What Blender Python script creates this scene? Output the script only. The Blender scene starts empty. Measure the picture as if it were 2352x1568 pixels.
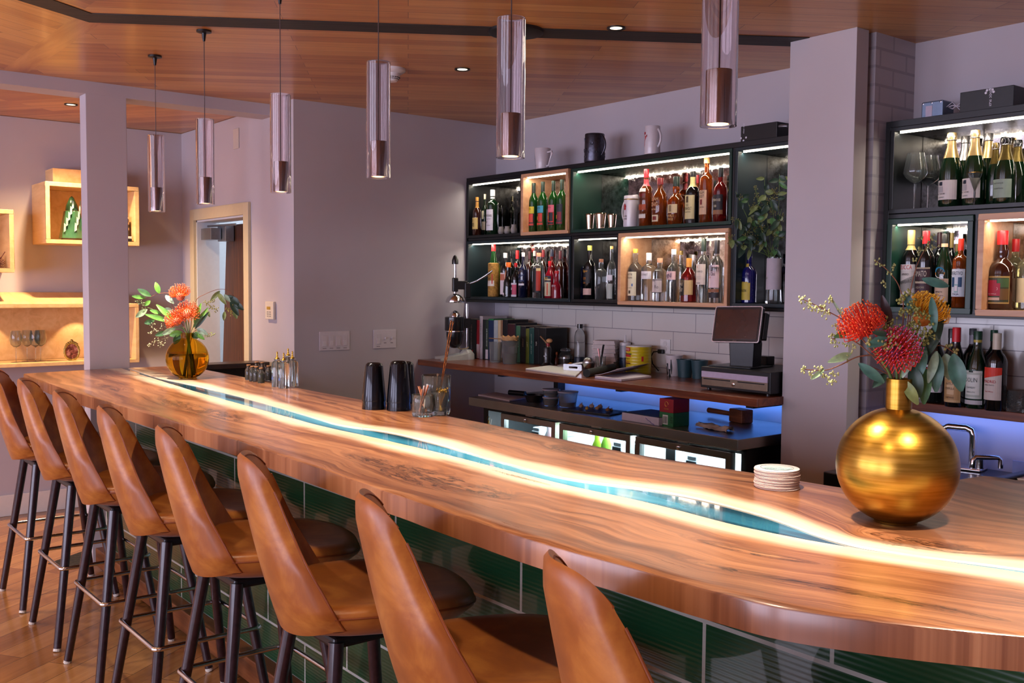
import bpy, bmesh, math, random
from mathutils import Vector, Matrix, noise
PI = math.pi
R2D = math.radians
S = bpy.context.scene
COL = S.collection
random.seed(7)

# ------------------------------------------------------------------ camera basis (35 mm lens at eye height in front of the bar)
FPX = 35 / 36 * 2352
YAW, PITCH, ROLL, CZ = 0.67023556, 0.05716704, 0.0082550, 1.54
FW = Vector((-math.cos(YAW) * math.cos(PITCH), math.sin(YAW) * math.cos(PITCH), -math.sin(PITCH)))
_r = Vector((math.sin(YAW), math.cos(YAW), 0))
_u = _r.cross(FW)
RT = math.cos(ROLL) * _r + math.sin(ROLL) * _u
UP = -math.sin(ROLL) * _r + math.cos(ROLL) * _u
EYE = Vector((0, 0, CZ))
def ray(x, y): return (x - 1176) / FPX * RT - (y - 784) / FPX * UP + FW
def at_z(x, y, z):
    d = ray(x, y); return EYE + d * ((z - CZ) / d.z)
def at_y(x, y, Y):
    d = ray(x, y); return EYE + d * (Y / d.y)
def at_x(x, y, X):
    d = ray(x, y); return EYE + d * (X / d.x)
def depth(p): return (Vector(p) - EYE).dot(FW)

# ------------------------------------------------------------------ materials
def lin(c):
    if isinstance(c, str):
        c = c.lstrip('#'); c = [int(c[i:i + 2], 16) / 255 for i in (0, 2, 4)]
        return tuple(v / 12.92 if v <= .04045 else ((v + .055) / 1.055) ** 2.4 for v in c)
    return tuple(c)
_M = {}
def nodes(name):
    m = bpy.data.materials.new(name); m.use_nodes = True
    nt = m.node_tree; return m, nt, nt.nodes['Principled BSDF']
def N(nt, t, **kw):
    n = nt.nodes.new('ShaderNode' + t)
    for k, v in kw.items():
        if k[0] == '_': n.inputs[int(k[1:])].default_value = v
        elif k in n.inputs: n.inputs[k].default_value = v
        else: setattr(n, k, v)
    return n
def math_n(nt, op, a, b=None, c=None):
    n = nt.nodes.new('ShaderNodeMath'); n.operation = op
    for i, v in enumerate((a, b, c)):
        if v is None: continue
        if isinstance(v, (int, float)): n.inputs[i].default_value = v
        else: nt.links.new(v, n.inputs[i])
    return n.outputs[0]
def mixc(nt, f, a, b, mode='MIX'):
    n = nt.nodes.new('ShaderNodeMix'); n.data_type = 'RGBA'; n.blend_type = mode
    for i, v in ((0, f), (6, a), (7, b)):
        if isinstance(v, (int, float)): n.inputs[i].default_value = v
        elif isinstance(v, tuple): n.inputs[i].default_value = (*v[:3], 1)
        else: nt.links.new(v, n.inputs[i])
    return n.outputs[2]
def ramp(nt, fac, stops, interp='LINEAR'):
    n = nt.nodes.new('ShaderNodeValToRGB'); cr = n.color_ramp; cr.interpolation = interp
    while len(cr.elements) < len(stops): cr.elements.new(.5)
    for e, (p, c) in zip(cr.elements, stops):
        e.position = p; c = lin(c) if isinstance(c, str) else c
        e.color = (*c, 1) if len(c) == 3 else c
    nt.links.new(fac, n.inputs[0]); return n.outputs[0]
def sstep(nt, v, lo, hi):
    n = nt.nodes.new('ShaderNodeMapRange'); n.interpolation_type = 'SMOOTHSTEP'; n.clamp = True
    nt.links.new(v, n.inputs[0]); n.inputs[1].default_value = lo; n.inputs[2].default_value = hi
    return n.outputs[0]
def bump(nt, h, strength, dist, bs):
    b = nt.nodes.new('ShaderNodeBump'); b.inputs['Strength'].default_value = strength; b.inputs['Distance'].default_value = dist
    nt.links.new(h, b.inputs['Height']); nt.links.new(b.outputs[0], bs.inputs['Normal'])

def plain(color, rough=.5, metal=0., trans=0., ior=1.45, coat=0., vary=.06, scale=40., emit=0., alpha=None, sheen=0., bumpy=0., spec=None):
    """Principled paint / metal / glass with a little procedural variation."""
    key = ('plain', str(color), rough, metal, trans, ior, coat, vary, scale, emit, sheen, bumpy, spec)
    if key in _M: return _M[key]
    c = lin(color); m, nt, bs = nodes('mat_%d' % len(_M))
    bs.inputs['Roughness'].default_value = rough; bs.inputs['Metallic'].default_value = metal
    bs.inputs['Transmission Weight'].default_value = trans; bs.inputs['IOR'].default_value = ior
    bs.inputs['Coat Weight'].default_value = coat; bs.inputs['Coat Roughness'].default_value = .08
    if spec is not None: bs.inputs['Specular IOR Level'].default_value = spec
    if sheen: bs.inputs['Sheen Weight'].default_value = sheen
    if emit:
        bs.inputs['Emission Color'].default_value = (*c, 1); bs.inputs['Emission Strength'].default_value = emit
    if vary and not emit:
        tc = N(nt, 'TexCoord'); nz = N(nt, 'TexNoise', Scale=scale, Detail=3.)
        nt.links.new(tc.outputs['Object'], nz.inputs['Vector'])
        hi = tuple(min(1, v * (1 + vary) + .002) for v in c); lo = tuple(v * (1 - vary) for v in c)
        nt.links.new(ramp(nt, nz.outputs[0], [(.3, lo), (.7, hi)]), bs.inputs['Base Color'])
        if bumpy: bump(nt, nz.outputs[0], bumpy, .002, bs)
    else: bs.inputs['Base Color'].default_value = (*c, 1)
    _M[key] = m; return m
def glow(color, s): return plain(color, emit=s, vary=0)

def woodmat(name, stops, grain=(1, 14, 14), scale=3., rough=.4, rot=0., coat=0., planks=None, bias=0., coords='Object'):
    """Procedural wood: long grain along local X (after rot about Z); planks = (length, width, gap) splits it into boards."""
    m, nt, bs = nodes(name); L = nt.links.new
    tc = N(nt, 'TexCoord'); geo = N(nt, 'NewGeometry')
    src = geo.outputs['Position'] if coords == 'World' else tc.outputs['Object']
    mp = N(nt, 'Mapping'); L(src, mp.inputs[0]); mp.inputs['Rotation'].default_value = (0, 0, -rot) if not isinstance(rot, tuple) else rot
    vec = mp.outputs[0]
    mg = N(nt, 'Mapping'); mg.inputs['Scale'].default_value = grain; L(vec, mg.inputs[0])
    gv = mg.outputs[0]; tint = None
    if planks:
        bl, bw, gap = planks
        bk = N(nt, 'TexBrick', offset=.37, offset_frequency=2, squash=1.)
        bk.inputs['Scale'].default_value = 1; bk.inputs['Brick Width'].default_value = bl; bk.inputs['Row Height'].default_value = bw
        bk.inputs['Mortar Size'].default_value = gap; bk.inputs['Mortar Smooth'].default_value = .1
        bk.inputs['Color1'].default_value = (0, 0, 0, 1); bk.inputs['Color2'].default_value = (1, 1, 1, 1); bk.inputs['Mortar'].default_value = (.5, .5, .5, 1)
        bk.inputs['Bias'].default_value = bias
        L(vec, bk.inputs['Vector'])
        tint = bk.outputs['Color']
        add = N(nt, 'VectorMath', operation='MULTIPLY_ADD'); L(tint, add.inputs[0]); add.inputs[1].default_value = (7, 13, 5); L(gv, add.inputs[2])
        gv = add.outputs[0]
    nz = N(nt, 'TexNoise', Scale=scale, Detail=9., Roughness=.62, Distortion=.6); L(gv, nz.inputs['Vector'])
    f = nz.outputs[0]
    if tint: f = math_n(nt, 'ADD', math_n(nt, 'MULTIPLY', f, .62), math_n(nt, 'MULTIPLY', tint, .36))
    col = ramp(nt, f, stops)
    if planks: col = mixc(nt, math_n(nt, 'MULTIPLY', bk.outputs['Fac'], .75), col, (.02, .01, .006))
    L(col, bs.inputs['Base Color']); bs.inputs['Roughness'].default_value = rough; bs.inputs['Coat Weight'].default_value = coat
    bs.inputs['Coat Roughness'].default_value = .12
    bump(nt, nz.outputs[0], .08, .002, bs)
    return m

def tilemat(name, col, col2, grout, w, h, gap, rough=.25, plane='xz', offset=.5, ribs=0., coat=.3, ox=0., oz=0.):
    m, nt, bs = nodes(name); L = nt.links.new
    geo = N(nt, 'NewGeometry'); sp = N(nt, 'SeparateXYZ'); L(geo.outputs['Position'], sp.inputs[0])
    cb = N(nt, 'CombineXYZ')
    L(math_n(nt, 'ADD', sp.outputs[0 if plane[0] == 'x' else 1], ox + 40 * w), cb.inputs[0]); L(math_n(nt, 'ADD', sp.outputs[2], oz + 40 * h), cb.inputs[1])
    bk = N(nt, 'TexBrick', offset=offset, offset_frequency=2)
    for k, v in (('Scale', 1), ('Brick Width', w), ('Row Height', h), ('Mortar Size', gap), ('Mortar Smooth', .0), ('Bias', 0)): bk.inputs[k].default_value = v
    bk.inputs['Color1'].default_value = (*lin(col), 1); bk.inputs['Color2'].default_value = (*lin(col2), 1); bk.inputs['Mortar'].default_value = (*lin(grout), 1)
    L(cb.outputs[0], bk.inputs['Vector'])
    nz = N(nt, 'TexNoise', Scale=3., Detail=4.); L(geo.outputs['Position'], nz.inputs['Vector'])
    c = mixc(nt, math_n(nt, 'MULTIPLY', sstep(nt, nz.outputs[0], .3, .7), .25), bk.outputs['Color'], tuple(v * .75 for v in lin(col)))
    c = mixc(nt, bk.outputs['Fac'], c, lin(grout))
    L(c, bs.inputs['Base Color'])
    L(math_n(nt, 'MULTIPLY_ADD', bk.outputs['Fac'], .5, rough), bs.inputs['Roughness']); bs.inputs['Coat Weight'].default_value = coat
    hgt = math_n(nt, 'MULTIPLY', bk.outputs['Fac'], -1.)
    if ribs:
        wv = math_n(nt, 'SINE', math_n(nt, 'MULTIPLY', sp.outputs[2], ribs)); hgt = math_n(nt, 'MULTIPLY_ADD', wv, .35, hgt)
    bump(nt, hgt, .35, .002, bs)
    return m

# ------------------------------------------------------------------ mesh builder
class G:
    def __init__(s): s.v = []; s.f = []; s.m = []; s.uv = None
    def add(s, vs, fs, mi=0):
        o = len(s.v); s.v += [tuple(p) for p in vs]; s.f += [tuple(i + o for i in f) for f in fs]; s.m += [mi] * len(fs); return s
    def box(s, x0, x1, y0, y1, z0, z1, mi=0):
        v = [(x, y, z) for z in (z0, z1) for y in (y0, y1) for x in (x0, x1)]
        return s.add(v, [(0, 2, 3, 1), (4, 5, 7, 6), (0, 1, 5, 4), (2, 6, 7, 3), (0, 4, 6, 2), (1, 3, 7, 5)], mi)
    def obox(s, c, sx, sy, sz, M, mi=0):
        h = len(s.v); s.box(-sx / 2, sx / 2, -sy / 2, sy / 2, -sz / 2, sz / 2, mi)
        for i in range(h, len(s.v)): s.v[i] = tuple(M @ Vector(s.v[i]) + Vector(c))
        return s
    def lathe(s, prof, n=24, c=(0, 0, 0), mi=0, closed=False, sx=1., sy=1.):
        vs = []; fs = []; k = len(prof)
        for i in range(n):
            a = 2 * PI * i / n; ca, sa = math.cos(a) * sx, math.sin(a) * sy
            for r, z in prof: vs.append((c[0] + r * ca, c[1] + r * sa, c[2] + z))
        for i in range(n):
            j = (i + 1) % n
            for q in range(k - 1 if not closed else k):
                w = (q + 1) % k; fs.append((i * k + q, j * k + q, j * k + w, i * k + w))
        if not closed:
            if prof[0][0] > 1e-6: fs.append(tuple(i * k for i in range(n))[::-1])
            if prof[-1][0] > 1e-6: fs.append(tuple(i * k + k - 1 for i in range(n)))
        return s.add(vs, fs, mi)
    def tube(s, pts, r, n=8, mi=0, cap=True, closed=False, flat=1.):
        pts = [Vector(p) for p in pts]; k = len(pts); rs = r if isinstance(r, (list, tuple)) else [r] * k
        vs = []; fs = []; nrm = None
        for i, p in enumerate(pts):
            if closed: t = pts[(i + 1) % k] - pts[i - 1]
            else: t = pts[min(i + 1, k - 1)] - pts[max(i - 1, 0)]
            t = t.normalized() if t.length > 1e-9 else Vector((0, 0, 1))
            if nrm is None: nrm = t.orthogonal().normalized()
            nrm = (nrm - t * nrm.dot(t)); nrm = nrm.normalized() if nrm.length > 1e-6 else t.orthogonal().normalized()
            b = t.cross(nrm)
            for j in range(n):
                a = 2 * PI * j / n; vs.append(p + (nrm * math.cos(a) * flat + b * math.sin(a)) * rs[i])
        for i in range(k if closed else k - 1):
            w = (i + 1) % k
            for j in range(n): fs.append((i * n + j, i * n + (j + 1) % n, w * n + (j + 1) % n, w * n + j))
        if cap and not closed: fs += [tuple(range(n))[::-1], tuple((k - 1) * n + j for j in range(n))]
        return s.add(vs, fs, mi)
    def prism(s, poly, z0, z1, mi=0, M=None):
        n = len(poly); vs = [(x, y, z0) for x, y in poly] + [(x, y, z1) for x, y in poly]
        if M: vs = [M @ Vector(p) for p in vs]
        return s.add(vs, [tuple(range(n))[::-1], tuple(range(n, 2 * n))] + [(i, (i + 1) % n, n + (i + 1) % n, n + i) for i in range(n)], mi)
    def grid(s, rows, mi=0, wrap=False):
        a = len(rows); b = len(rows[0]); vs = [p for r in rows for p in r]; fs = []
        for i in range(a - 1):
            for j in range(b if wrap else b - 1): fs.append((i * b + j, i * b + (j + 1) % b, (i + 1) * b + (j + 1) % b, (i + 1) * b + j))
        return s.add(vs, fs, mi)
    def ball(s, c, r, n=10, mi=0, sz=1.):
        k = max(4, n // 2); return s.lathe([(max(0, r * math.sin(PI * i / k)), -r * sz * math.cos(PI * i / k)) for i in range(k + 1)], n, c, mi)
    def move(s, M, h=0):
        for i in range(h, len(s.v)): s.v[i] = tuple(M @ Vector(s.v[i]))
        return s
    def mesh(s, name, mats, smooth=None, bev=0., seg=2):
        me = bpy.data.meshes.new(name); me.from_pydata(s.v, [], s.f)
        for m in (mats if isinstance(mats, (list, tuple)) else [mats]): me.materials.append(m)
        if any(s.m): me.polygons.foreach_set('material_index', s.m)
        if s.uv is not None:
            ul = me.uv_layers.new(name='grain')
            for lp in me.loops: ul.data[lp.index].uv = s.uv[lp.vertex_index]
        bm = bmesh.new(); bm.from_mesh(me)
        if s.uv is None: bmesh.ops.remove_doubles(bm, verts=bm.verts, dist=1e-6)
        bmesh.ops.recalc_face_normals(bm, faces=bm.faces)
        if bev: bmesh.ops.bevel(bm, geom=[e for e in bm.edges if len(e.link_faces) == 2 and e.calc_face_angle(0) > .6], offset=bev, segments=seg, affect='EDGES', profile=.5, clamp_overlap=True)
        bm.to_mesh(me); bm.free()
        if smooth is not None:
            me.polygons.foreach_set('use_smooth', [True] * len(me.polygons)); me.set_sharp_from_angle(angle=R2D(smooth))
        me.update(); return me
    def obj(s, name, mats, parent=None, loc=(0, 0, 0), rot=(0, 0, 0), smooth=None, bev=0., seg=2):
        o = bpy.data.objects.new(name, s.mesh(name, mats, smooth, bev, seg)); COL.objects.link(o)
        o.location = loc; o.rotation_euler = rot
        if parent: o.parent = parent
        return o

def tag(o, label, cat, group=None, kind=None):
    o['label'] = label; o['category'] = cat
    if group: o['group'] = group
    if kind: o['kind'] = kind
    return o
def thing(name, label, cat, loc=(0, 0, 0), rz=0., group=None):
    o = bpy.data.objects.new(name, None); COL.objects.link(o); o.empty_display_size = .05
    o.location = loc; o.rotation_euler = (0, 0, rz); return tag(o, label, cat, group)
def struct(o): o['kind'] = 'structure'; return o
def dup(o, loc=None, rz=None, label=None, parent=None):
    c = o.copy(); COL.objects.link(c)
    if parent is not None: c.parent = parent
    if loc is not None: c.location = loc
    if rz is not None: c.rotation_euler = (0, 0, rz)
    if label: c['label'] = label
    for ch in [x for x in KIDS.get(o.name, [])]: dup(ch, parent=c)
    return c
KIDS = {}
def index_kids(o):
    KIDS[o.name] = [c for c in bpy.data.objects if c.parent == o]
    for c in KIDS[o.name]: index_kids(c)

_T = {}
def glyphs(s):
    if s not in _T:
        cu = bpy.data.curves.new('t', 'FONT'); cu.body = s; cu.resolution_u = 2; cu.align_x = 'CENTER'
        ob = bpy.data.objects.new('t', cu); COL.objects.link(ob)
        me = bpy.data.meshes.new_from_object(ob, depsgraph=None) if False else None
        dg = bpy.context.evaluated_depsgraph_get(); ev = ob.evaluated_get(dg); me = ev.to_mesh()
        vs = [v.co.copy() for v in me.vertices]; fs = [tuple(p.vertices) for p in me.polygons]
        ev.to_mesh_clear(); bpy.data.objects.remove(ob); bpy.data.curves.remove(cu)
        if vs:
            y0 = min(v.y for v in vs); y1 = max(v.y for v in vs); x0 = min(v.x for v in vs); x1 = max(v.x for v in vs)
            h = max(y1 - y0, 1e-6); vs = [((v.x - (x0 + x1) / 2) / h, (v.y - y0) / h) for v in vs]
        _T[s] = (vs, fs)
    return _T[s]
def text(g, s, h, place, mi=0, w=None):
    """lettering of height h; place(tx, tz) -> point.  w squeezes the word to that width."""
    vs, fs = glyphs(s)
    if not vs: return
    span = (max(v[0] for v in vs) - min(v[0] for v in vs)) * h
    k = (w / span) if w else 1.
    g.add([place(x * h * k, y * h) for x, y in vs], fs, mi)
# ================================================================== SETTING
ZC = 2.593; XL = -5.32; YA = 4.069; YC = 2.60; XB = -5.57; BZ = 1.067
PAINT = plain('#b9b4bb', .75, vary=.025, scale=3, bumpy=.05)
TRIMP = plain('#cfc8bd', .45, vary=.02)
CEIL_STOPS = [(.12, '#8a4f22'), (.42, '#b97a3e'), (.62, '#cf9552'), (.9, '#dcae6c')]
ceil_a = woodmat('ceiling_planks_a', CEIL_STOPS, rot=R2D(57.6), planks=(1.35, .088, .0012), grain=(1, 11, 11), scale=2.2, rough=.34, coords='World', coat=.15)
ceil_b = woodmat('ceiling_planks_b', CEIL_STOPS, rot=R2D(-60), planks=(1.35, .088, .0012), grain=(1, 11, 11), scale=2.2, rough=.34, coords='World', coat=.15)
ceil_c = woodmat('ceiling_border', CEIL_STOPS, grain=(1, 8, 8), scale=2., rough=.34, coords='World', coat=.15)
ceil_d = woodmat('ceiling_annex', CEIL_STOPS, rot=R2D(35), planks=(1.35, .088, .0012), grain=(1, 11, 11), scale=2.2, rough=.34, coords='World', coat=.15)
char = woodmat('charred_board', [(.3, '#0d0c0c'), (.55, '#2a2524'), (.8, '#4a403b')], rot=R2D(57.6), grain=(1, 25, 25), scale=4, rough=.6, coords='World')

XR, YF, YBK = 3.2, -4.2, YA
floor_m = woodmat('floor_planks', [(.15, '#6e4527'), (.45, '#8d5f38'), (.7, '#a5774a'), (.9, '#b98a5a')], rot=R2D(124), planks=(1.6, .135, .0015), grain=(1, 10, 10), scale=2., rough=.22, coords='World', coat=.25)
struct(G().box(-8.6, XR, YF, 5.0, -.05, 0).obj('floor', floor_m))
struct(G().box(XB - .02, XR, 1.246, 5.0, ZC, ZC + .06).obj('ceiling', ceil_a))
struct(G().box(XB - .02, XR, YF, 1.133, ZC, ZC + .06).obj('ceiling', ceil_b))
struct(G().box(XB - .02, -4.28, 1.133, 1.246, ZC, ZC + .06).obj('ceiling', ceil_c))
struct(G().box(-4.28, XR, 1.133, 1.246, ZC, ZC + .06).obj('ceiling', ceil_a))
struct(G().box(-7.2, XB, YF, YC + .06, ZC + .002, ZC + .06).obj('ceiling', ceil_d))
# charred stripe with a kink at the mitre
k0, k1 = (-4.16, 1.171), (-4.304, 1.202)
e0 = (-2.625 + .08, 3.567 + .127); e1 = (-2.725, 3.688)
b0, b1 = (-4.065 + 1.9, 1.003 - 3.4), (-4.146 + 1.9, .908 - 3.4)
sg = G(); z0, z1 = ZC - .003, ZC + .01
sg.prism([k1, k0, (-2.5, 3.75), (-2.66, 3.79)], z0, z1)
struct(sg.obj('trim_1', char))
sg = G(); sg.prism([k0, k1, (-4.146, .908), (-2.35, -2.42), (-2.2, -2.42), (-4.065 + .05, .94)], z0, z1)
struct(sg.obj('trim_2', char))

# walls
struct(G().box(XL - .14, XL, YC, YA + .1, 0, ZC).obj('wall_left', PAINT))
struct(G().box(XL - .14, 1.6, YA, YA + .14, 0, ZC).obj('wall_back', PAINT))
# cream wall with the door opening (x -6.83 .. -5.985, z up to 1.965)
g = G(); DX0, DX1, DZ = -6.83, -5.99, 1.965
g.box(DX1, XL - .14, YC, YC + .14, 0, ZC); g.box(-7.2, DX0, YC, YC + .14, 0, ZC); g.box(DX0, DX1, YC, YC + .14, DZ, ZC)
struct(g.obj('wall_kitchen', PAINT))
XN = -7.1
struct(G().box(XN - .14, XN, YF, YC + .14, 0, ZC).obj('wall_niche', PAINT))
struct(G().box(XN, XN + .018, YF, YC, 0, .14).obj('baseboard_niche', plain('#d9d6d2', .5, vary=.02), bev=.004))
# beam over the opening + post at the bar end
struct(G().box(XB - .17, XB, YF, YC, 2.527, ZC).obj('trim_3', PAINT))
struct(G().box(XB - .11, XB - .002, 1.53, 1.742, 0, 2.53).obj('column', PAINT, bev=.003))
# drywall pier in front of painted brick
struct(G().box(-2.672, -2.35, 3.633, 3.72, 0, ZC).obj('wall_pier', plain('#bdb7bb', .75, vary=.025, scale=3, bumpy=.05), bev=.002))
brick_m = tilemat('painted_brick', '#b3aeb6', '#b8b3ba', '#a19da6', .20, .075, .006, rough=.6, plane='yz', coat=0., oz=.02)
struct(G().box(-2.66, -2.345, 3.765, YA, 0, ZC).obj('wall_brick', brick_m))
# dining side shell: right wall and street windows behind the photographer
struct(G().box(1.6, 1.74, -.5, YA + .14, 0, ZC).obj('wall_right', PAINT))
struct(G().box(XR, XR + .14, YF, 5.0, 0, ZC).obj('wall_east', PAINT))
g = G(); wins = [(-6.4, -4.4), (-3.8, -1.6), (-1.0, 1.2)]
xs = [XN] + [v for w in wins for v in w] + [XR]
for a, b in zip(xs[::2], xs[1::2]): g.box(a, b, YF - .14, YF, 0, ZC)
for a, b in wins: g.box(a, b, YF - .14, YF, 0, .55); g.box(a, b, YF - .14, YF, 2.35, ZC)
struct(g.obj('wall_street', PAINT))
frame_m = plain('#2a2a2c', .4)
for i, (a, b) in enumerate(wins):
    g = G(); g.box(a, a + .05, YF - .1, YF - .04, .55, 2.35); g.box(b - .05, b, YF - .1, YF - .04, .55, 2.35)
    g.box(a, b, YF - .1, YF - .04, .55, .6); g.box(a, b, YF - .1, YF - .04, 2.3, 2.35)
    struct(g.obj('window_%d' % (i + 1), frame_m))

# backsplash tile (slightly proud of the wall)
splash_m = tilemat('backsplash_tile', '#c9c5c0', '#d0ccc7', '#77747a', .3175, .1016, .0016, rough=.3, coat=.2, ox=4.659 + .0, oz=-.0712 + .0)
struct(G().box(XL + .16, -2.68, YA - .008, YA, 1.06, 1.44).obj('trim_4', splash_m))
struct(G().box(-2.344, 1.0, YA - .008, YA, 1.06, 1.44).obj('trim_5', splash_m))

# kitchen door: casing, leaf with porthole, closer
dm = woodmat('door_walnut', [(.2, '#24120a'), (.5, '#4a2814'), (.8, '#74451f')], rot=(0, R2D(90), 0), grain=(1, 26, 26), scale=2.5, rough=.4)
door = thing('door_1', 'dark walnut kitchen door with a rounded porthole', 'door', (0, 0, 0)); door['kind'] = 'structure'
g = G(); cw = .075
g.box(DX0 - cw, DX0, YC - .02, YC, 0, DZ + cw); g.box(DX1, DX1 + cw, YC - .02, YC, 0, DZ + cw); g.box(DX0, DX1, YC - .02, YC, DZ, DZ + cw)
g.obj('door_frame', plain('#cbbf9f', .5, vary=.02), door, bev=.003)
g = G(); jm = plain('#d6dbe2', .5, vary=.02)
g.box(DX0, DX0 + .012, YC, YC + .16, 0, DZ); g.box(DX1 - .012, DX1, YC, YC + .05, 0, DZ); g.box(DX0, DX1, YC, YC + .14, DZ - .012, DZ)
g.obj('jamb', jm, door)
YD = YC + .17
def rrect(x0, x1, z0, z1, r, n=6):
    pts = []
    for cx, cz, a0 in ((x1 - r, z0 + r, -90), (x1 - r, z1 - r, 0), (x0 + r, z1 - r, 90), (x0 + r, z0 + r, 180)):
        for i in range(n + 1):
            a = R2D(a0 + 90 * i / n); pts.append((cx + r * math.cos(a), cz + r * math.sin(a)))
    return pts
TOY = Matrix(((1, 0, 0, 0), (0, 0, 1, 0), (0, 1, 0, 0), (0, 0, 0, 1)))   # prism polygon (x, z), extruded along y
def wallframe(g, outer, inner, y0, y1, mi=0):
    n = len(outer); vs = [(x, y, z) for y in (y0, y1) for pl in (outer, inner) for x, z in pl]
    fs = []
    for i in range(n):
        j = (i + 1) % n
        fs += [(i, j, n + j, n + i), (2 * n + i, 3 * n + i, 3 * n + j, 2 * n + j), (i, 2 * n + i, 2 * n + j, j), (n + i, n + j, 3 * n + j, 3 * n + i)]
    g.add(vs, fs, mi); return g
lx0, lx1, px0, px1, pz0, pz1 = DX0 + .03, DX1 + .25, -6.22, -5.80, 1.24, 1.70
pr = rrect(px0, px1, pz0, pz1, .09)
def rect_like(x0, x1, z0, z1, ref):
    cx, cz = (px0 + px1) / 2, (pz0 + pz1) / 2; out = []
    for x, z in ref:
        dx, dz = x - cx, z - cz; t = min(((x1 - cx) if dx > 0 else (cx - x0)) / max(abs(dx), 1e-6), ((z1 - cz) if dz > 0 else (cz - z0)) / max(abs(dz), 1e-6))
        out.append((cx + dx * t, cz + dz * t))
    return out
g = G(); wallframe(g, rect_like(lx0, lx1, .01, DZ - .03, pr), pr, YD, YD + .04)
g.obj('door_leaf', dm, door)
wallframe(G(), rrect(px0 - .035, px1 + .035, pz0 - .035, pz1 + .035, .11), pr, YD - .012, YD + .05).obj('porthole_gasket', plain('#0c0f12', .35), door, bev=.003)
G().prism(pr, 0, .006, M=Matrix.Translation((0, YD + .02, 0)) @ TOY).obj('porthole_glass', plain('#dfeaf2', .05, trans=.9, vary=0), door)
g = G(); g.box(-6.80, -6.62, YC + .02, YC + .09, 1.83, 1.91); g.box(-6.70, -6.56, YC + .1, YC + .16, 1.82, 1.93)
g.tube([(-6.75, YC + .05, 1.925), (-6.45, YC + .13, 1.93)], .008)
g.obj('door_closer', plain('#9aa0a8', .35, metal=.8), door, bev=.006)
# bright kitchen beyond the door
struct(G().box(-7.2, XL - .14, YC + 1.9, YC + 2.0, 0, ZC).obj('wall_galley', plain('#e6ecf2', .6, vary=.02)))
struct(G().box(-7.3, -7.2, YC, YC + 2.0, 0, ZC).obj('wall_galley', plain('#e6ecf2', .6, vary=.02)))
struct(G().box(-7.2, XL - .14, YC + .06, YC + 2.0, ZC, ZC + .06).obj('ceiling', plain('#e6ecf2', .6, vary=.02)))

# ================================================================== BAR
def lerp_tab(tab, x):
    if x <= tab[0][0]: return tab[0][1]
    for (x0, y0), (x1, y1) in zip(tab, tab[1:]):
        if x <= x1:
            t = (x - x0) / (x1 - x0); return y0 + (y1 - y0) * t
    return tab[-1][1]
def smooth_tab(tab, x, w=.05):
    return sum(lerp_tab(tab, x + w * k / 3) for k in range(-3, 4)) / 7
FRONT = [(-5.66, 1.19), (-5.3, 1.18), (-4.58, 1.165), (-3.7, 1.185), (-2.835, 1.2), (-2.2, 1.185), (-1.73, 1.17), (-1.37, 1.167), (-1.126, 1.188), (-.95, 1.2), (-.88, 1.213), (-.826, 1.238), (-.724, 1.299), (-.609, 1.379), (-.45, 1.5), (-.2, 1.7)]
BACK = [(-5.66, 2.02), (-5.2, 2.038), (-4.7, 2.035), (-4.1, 2.02), (-3.53, 2.03), (-2.74, 2.032), (-1.96, 2.0), (-1.6, 2.045), (-1.37, 2.062), (-1.30, 2.075), (-1.262, 2.11), (-1.245, 2.2), (-1.23, 2.31), (-1.222, 2.50), (-1.1, 2.506), (-.2, 2.506)]
RLO = [(-5.66, 1.70), (-4.857, 1.641), (-4.3, 1.60), (-3.716, 1.573), (-2.957, 1.544), (-2.7, 1.56), (-2.325, 1.569), (-1.755, 1.556), (-1.49, 1.577), (-1.242, 1.563), (-1.074, 1.584), (-.995, 1.607), (-.9, 1.64), (-.756, 1.695), (-.5, 1.75), (-.2, 1.80)]
RHI = [(-5.66, 1.735), (-4.946, 1.671), (-4.4, 1.685), (-3.961, 1.677), (-3.5, 1.648), (-3.11, 1.618), (-2.95, 1.60), (-2.724, 1.662), (-2.447, 1.651), (-2.1, 1.618), (-1.811, 1.604), (-1.597, 1.680), (-1.463, 1.697), (-1.341, 1.69), (-1.219, 1.668), (-1.074, 1.61), (-.995, 1.613), (-.9, 1.648), (-.756, 1.715), (-.5, 1.79), (-.2, 1.85)]
def wob(x, s): return .006 * noise.noise(Vector((x * 2.3, s, 0))) + .003 * noise.noise(Vector((x * 9, s, 3)))
def f_front(x): return smooth_tab(FRONT, x) + wob(x, 1)
def f_back(x): return smooth_tab(BACK, x, .012) + wob(x, 5) * .5
def f_lo(x): return smooth_tab(RLO, x, .09) + wob(x, 9) * .6
def f_hi(x): return max(smooth_tab(RHI, x, .08) + wob(x, 13) * .6, f_lo(x) + .004)
def end_x(y): return -5.50 - (min(y, 1.5) - 1.19) * .19 + max(0, y - 1.5) * .0            # the far end is cut on a slant

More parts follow.
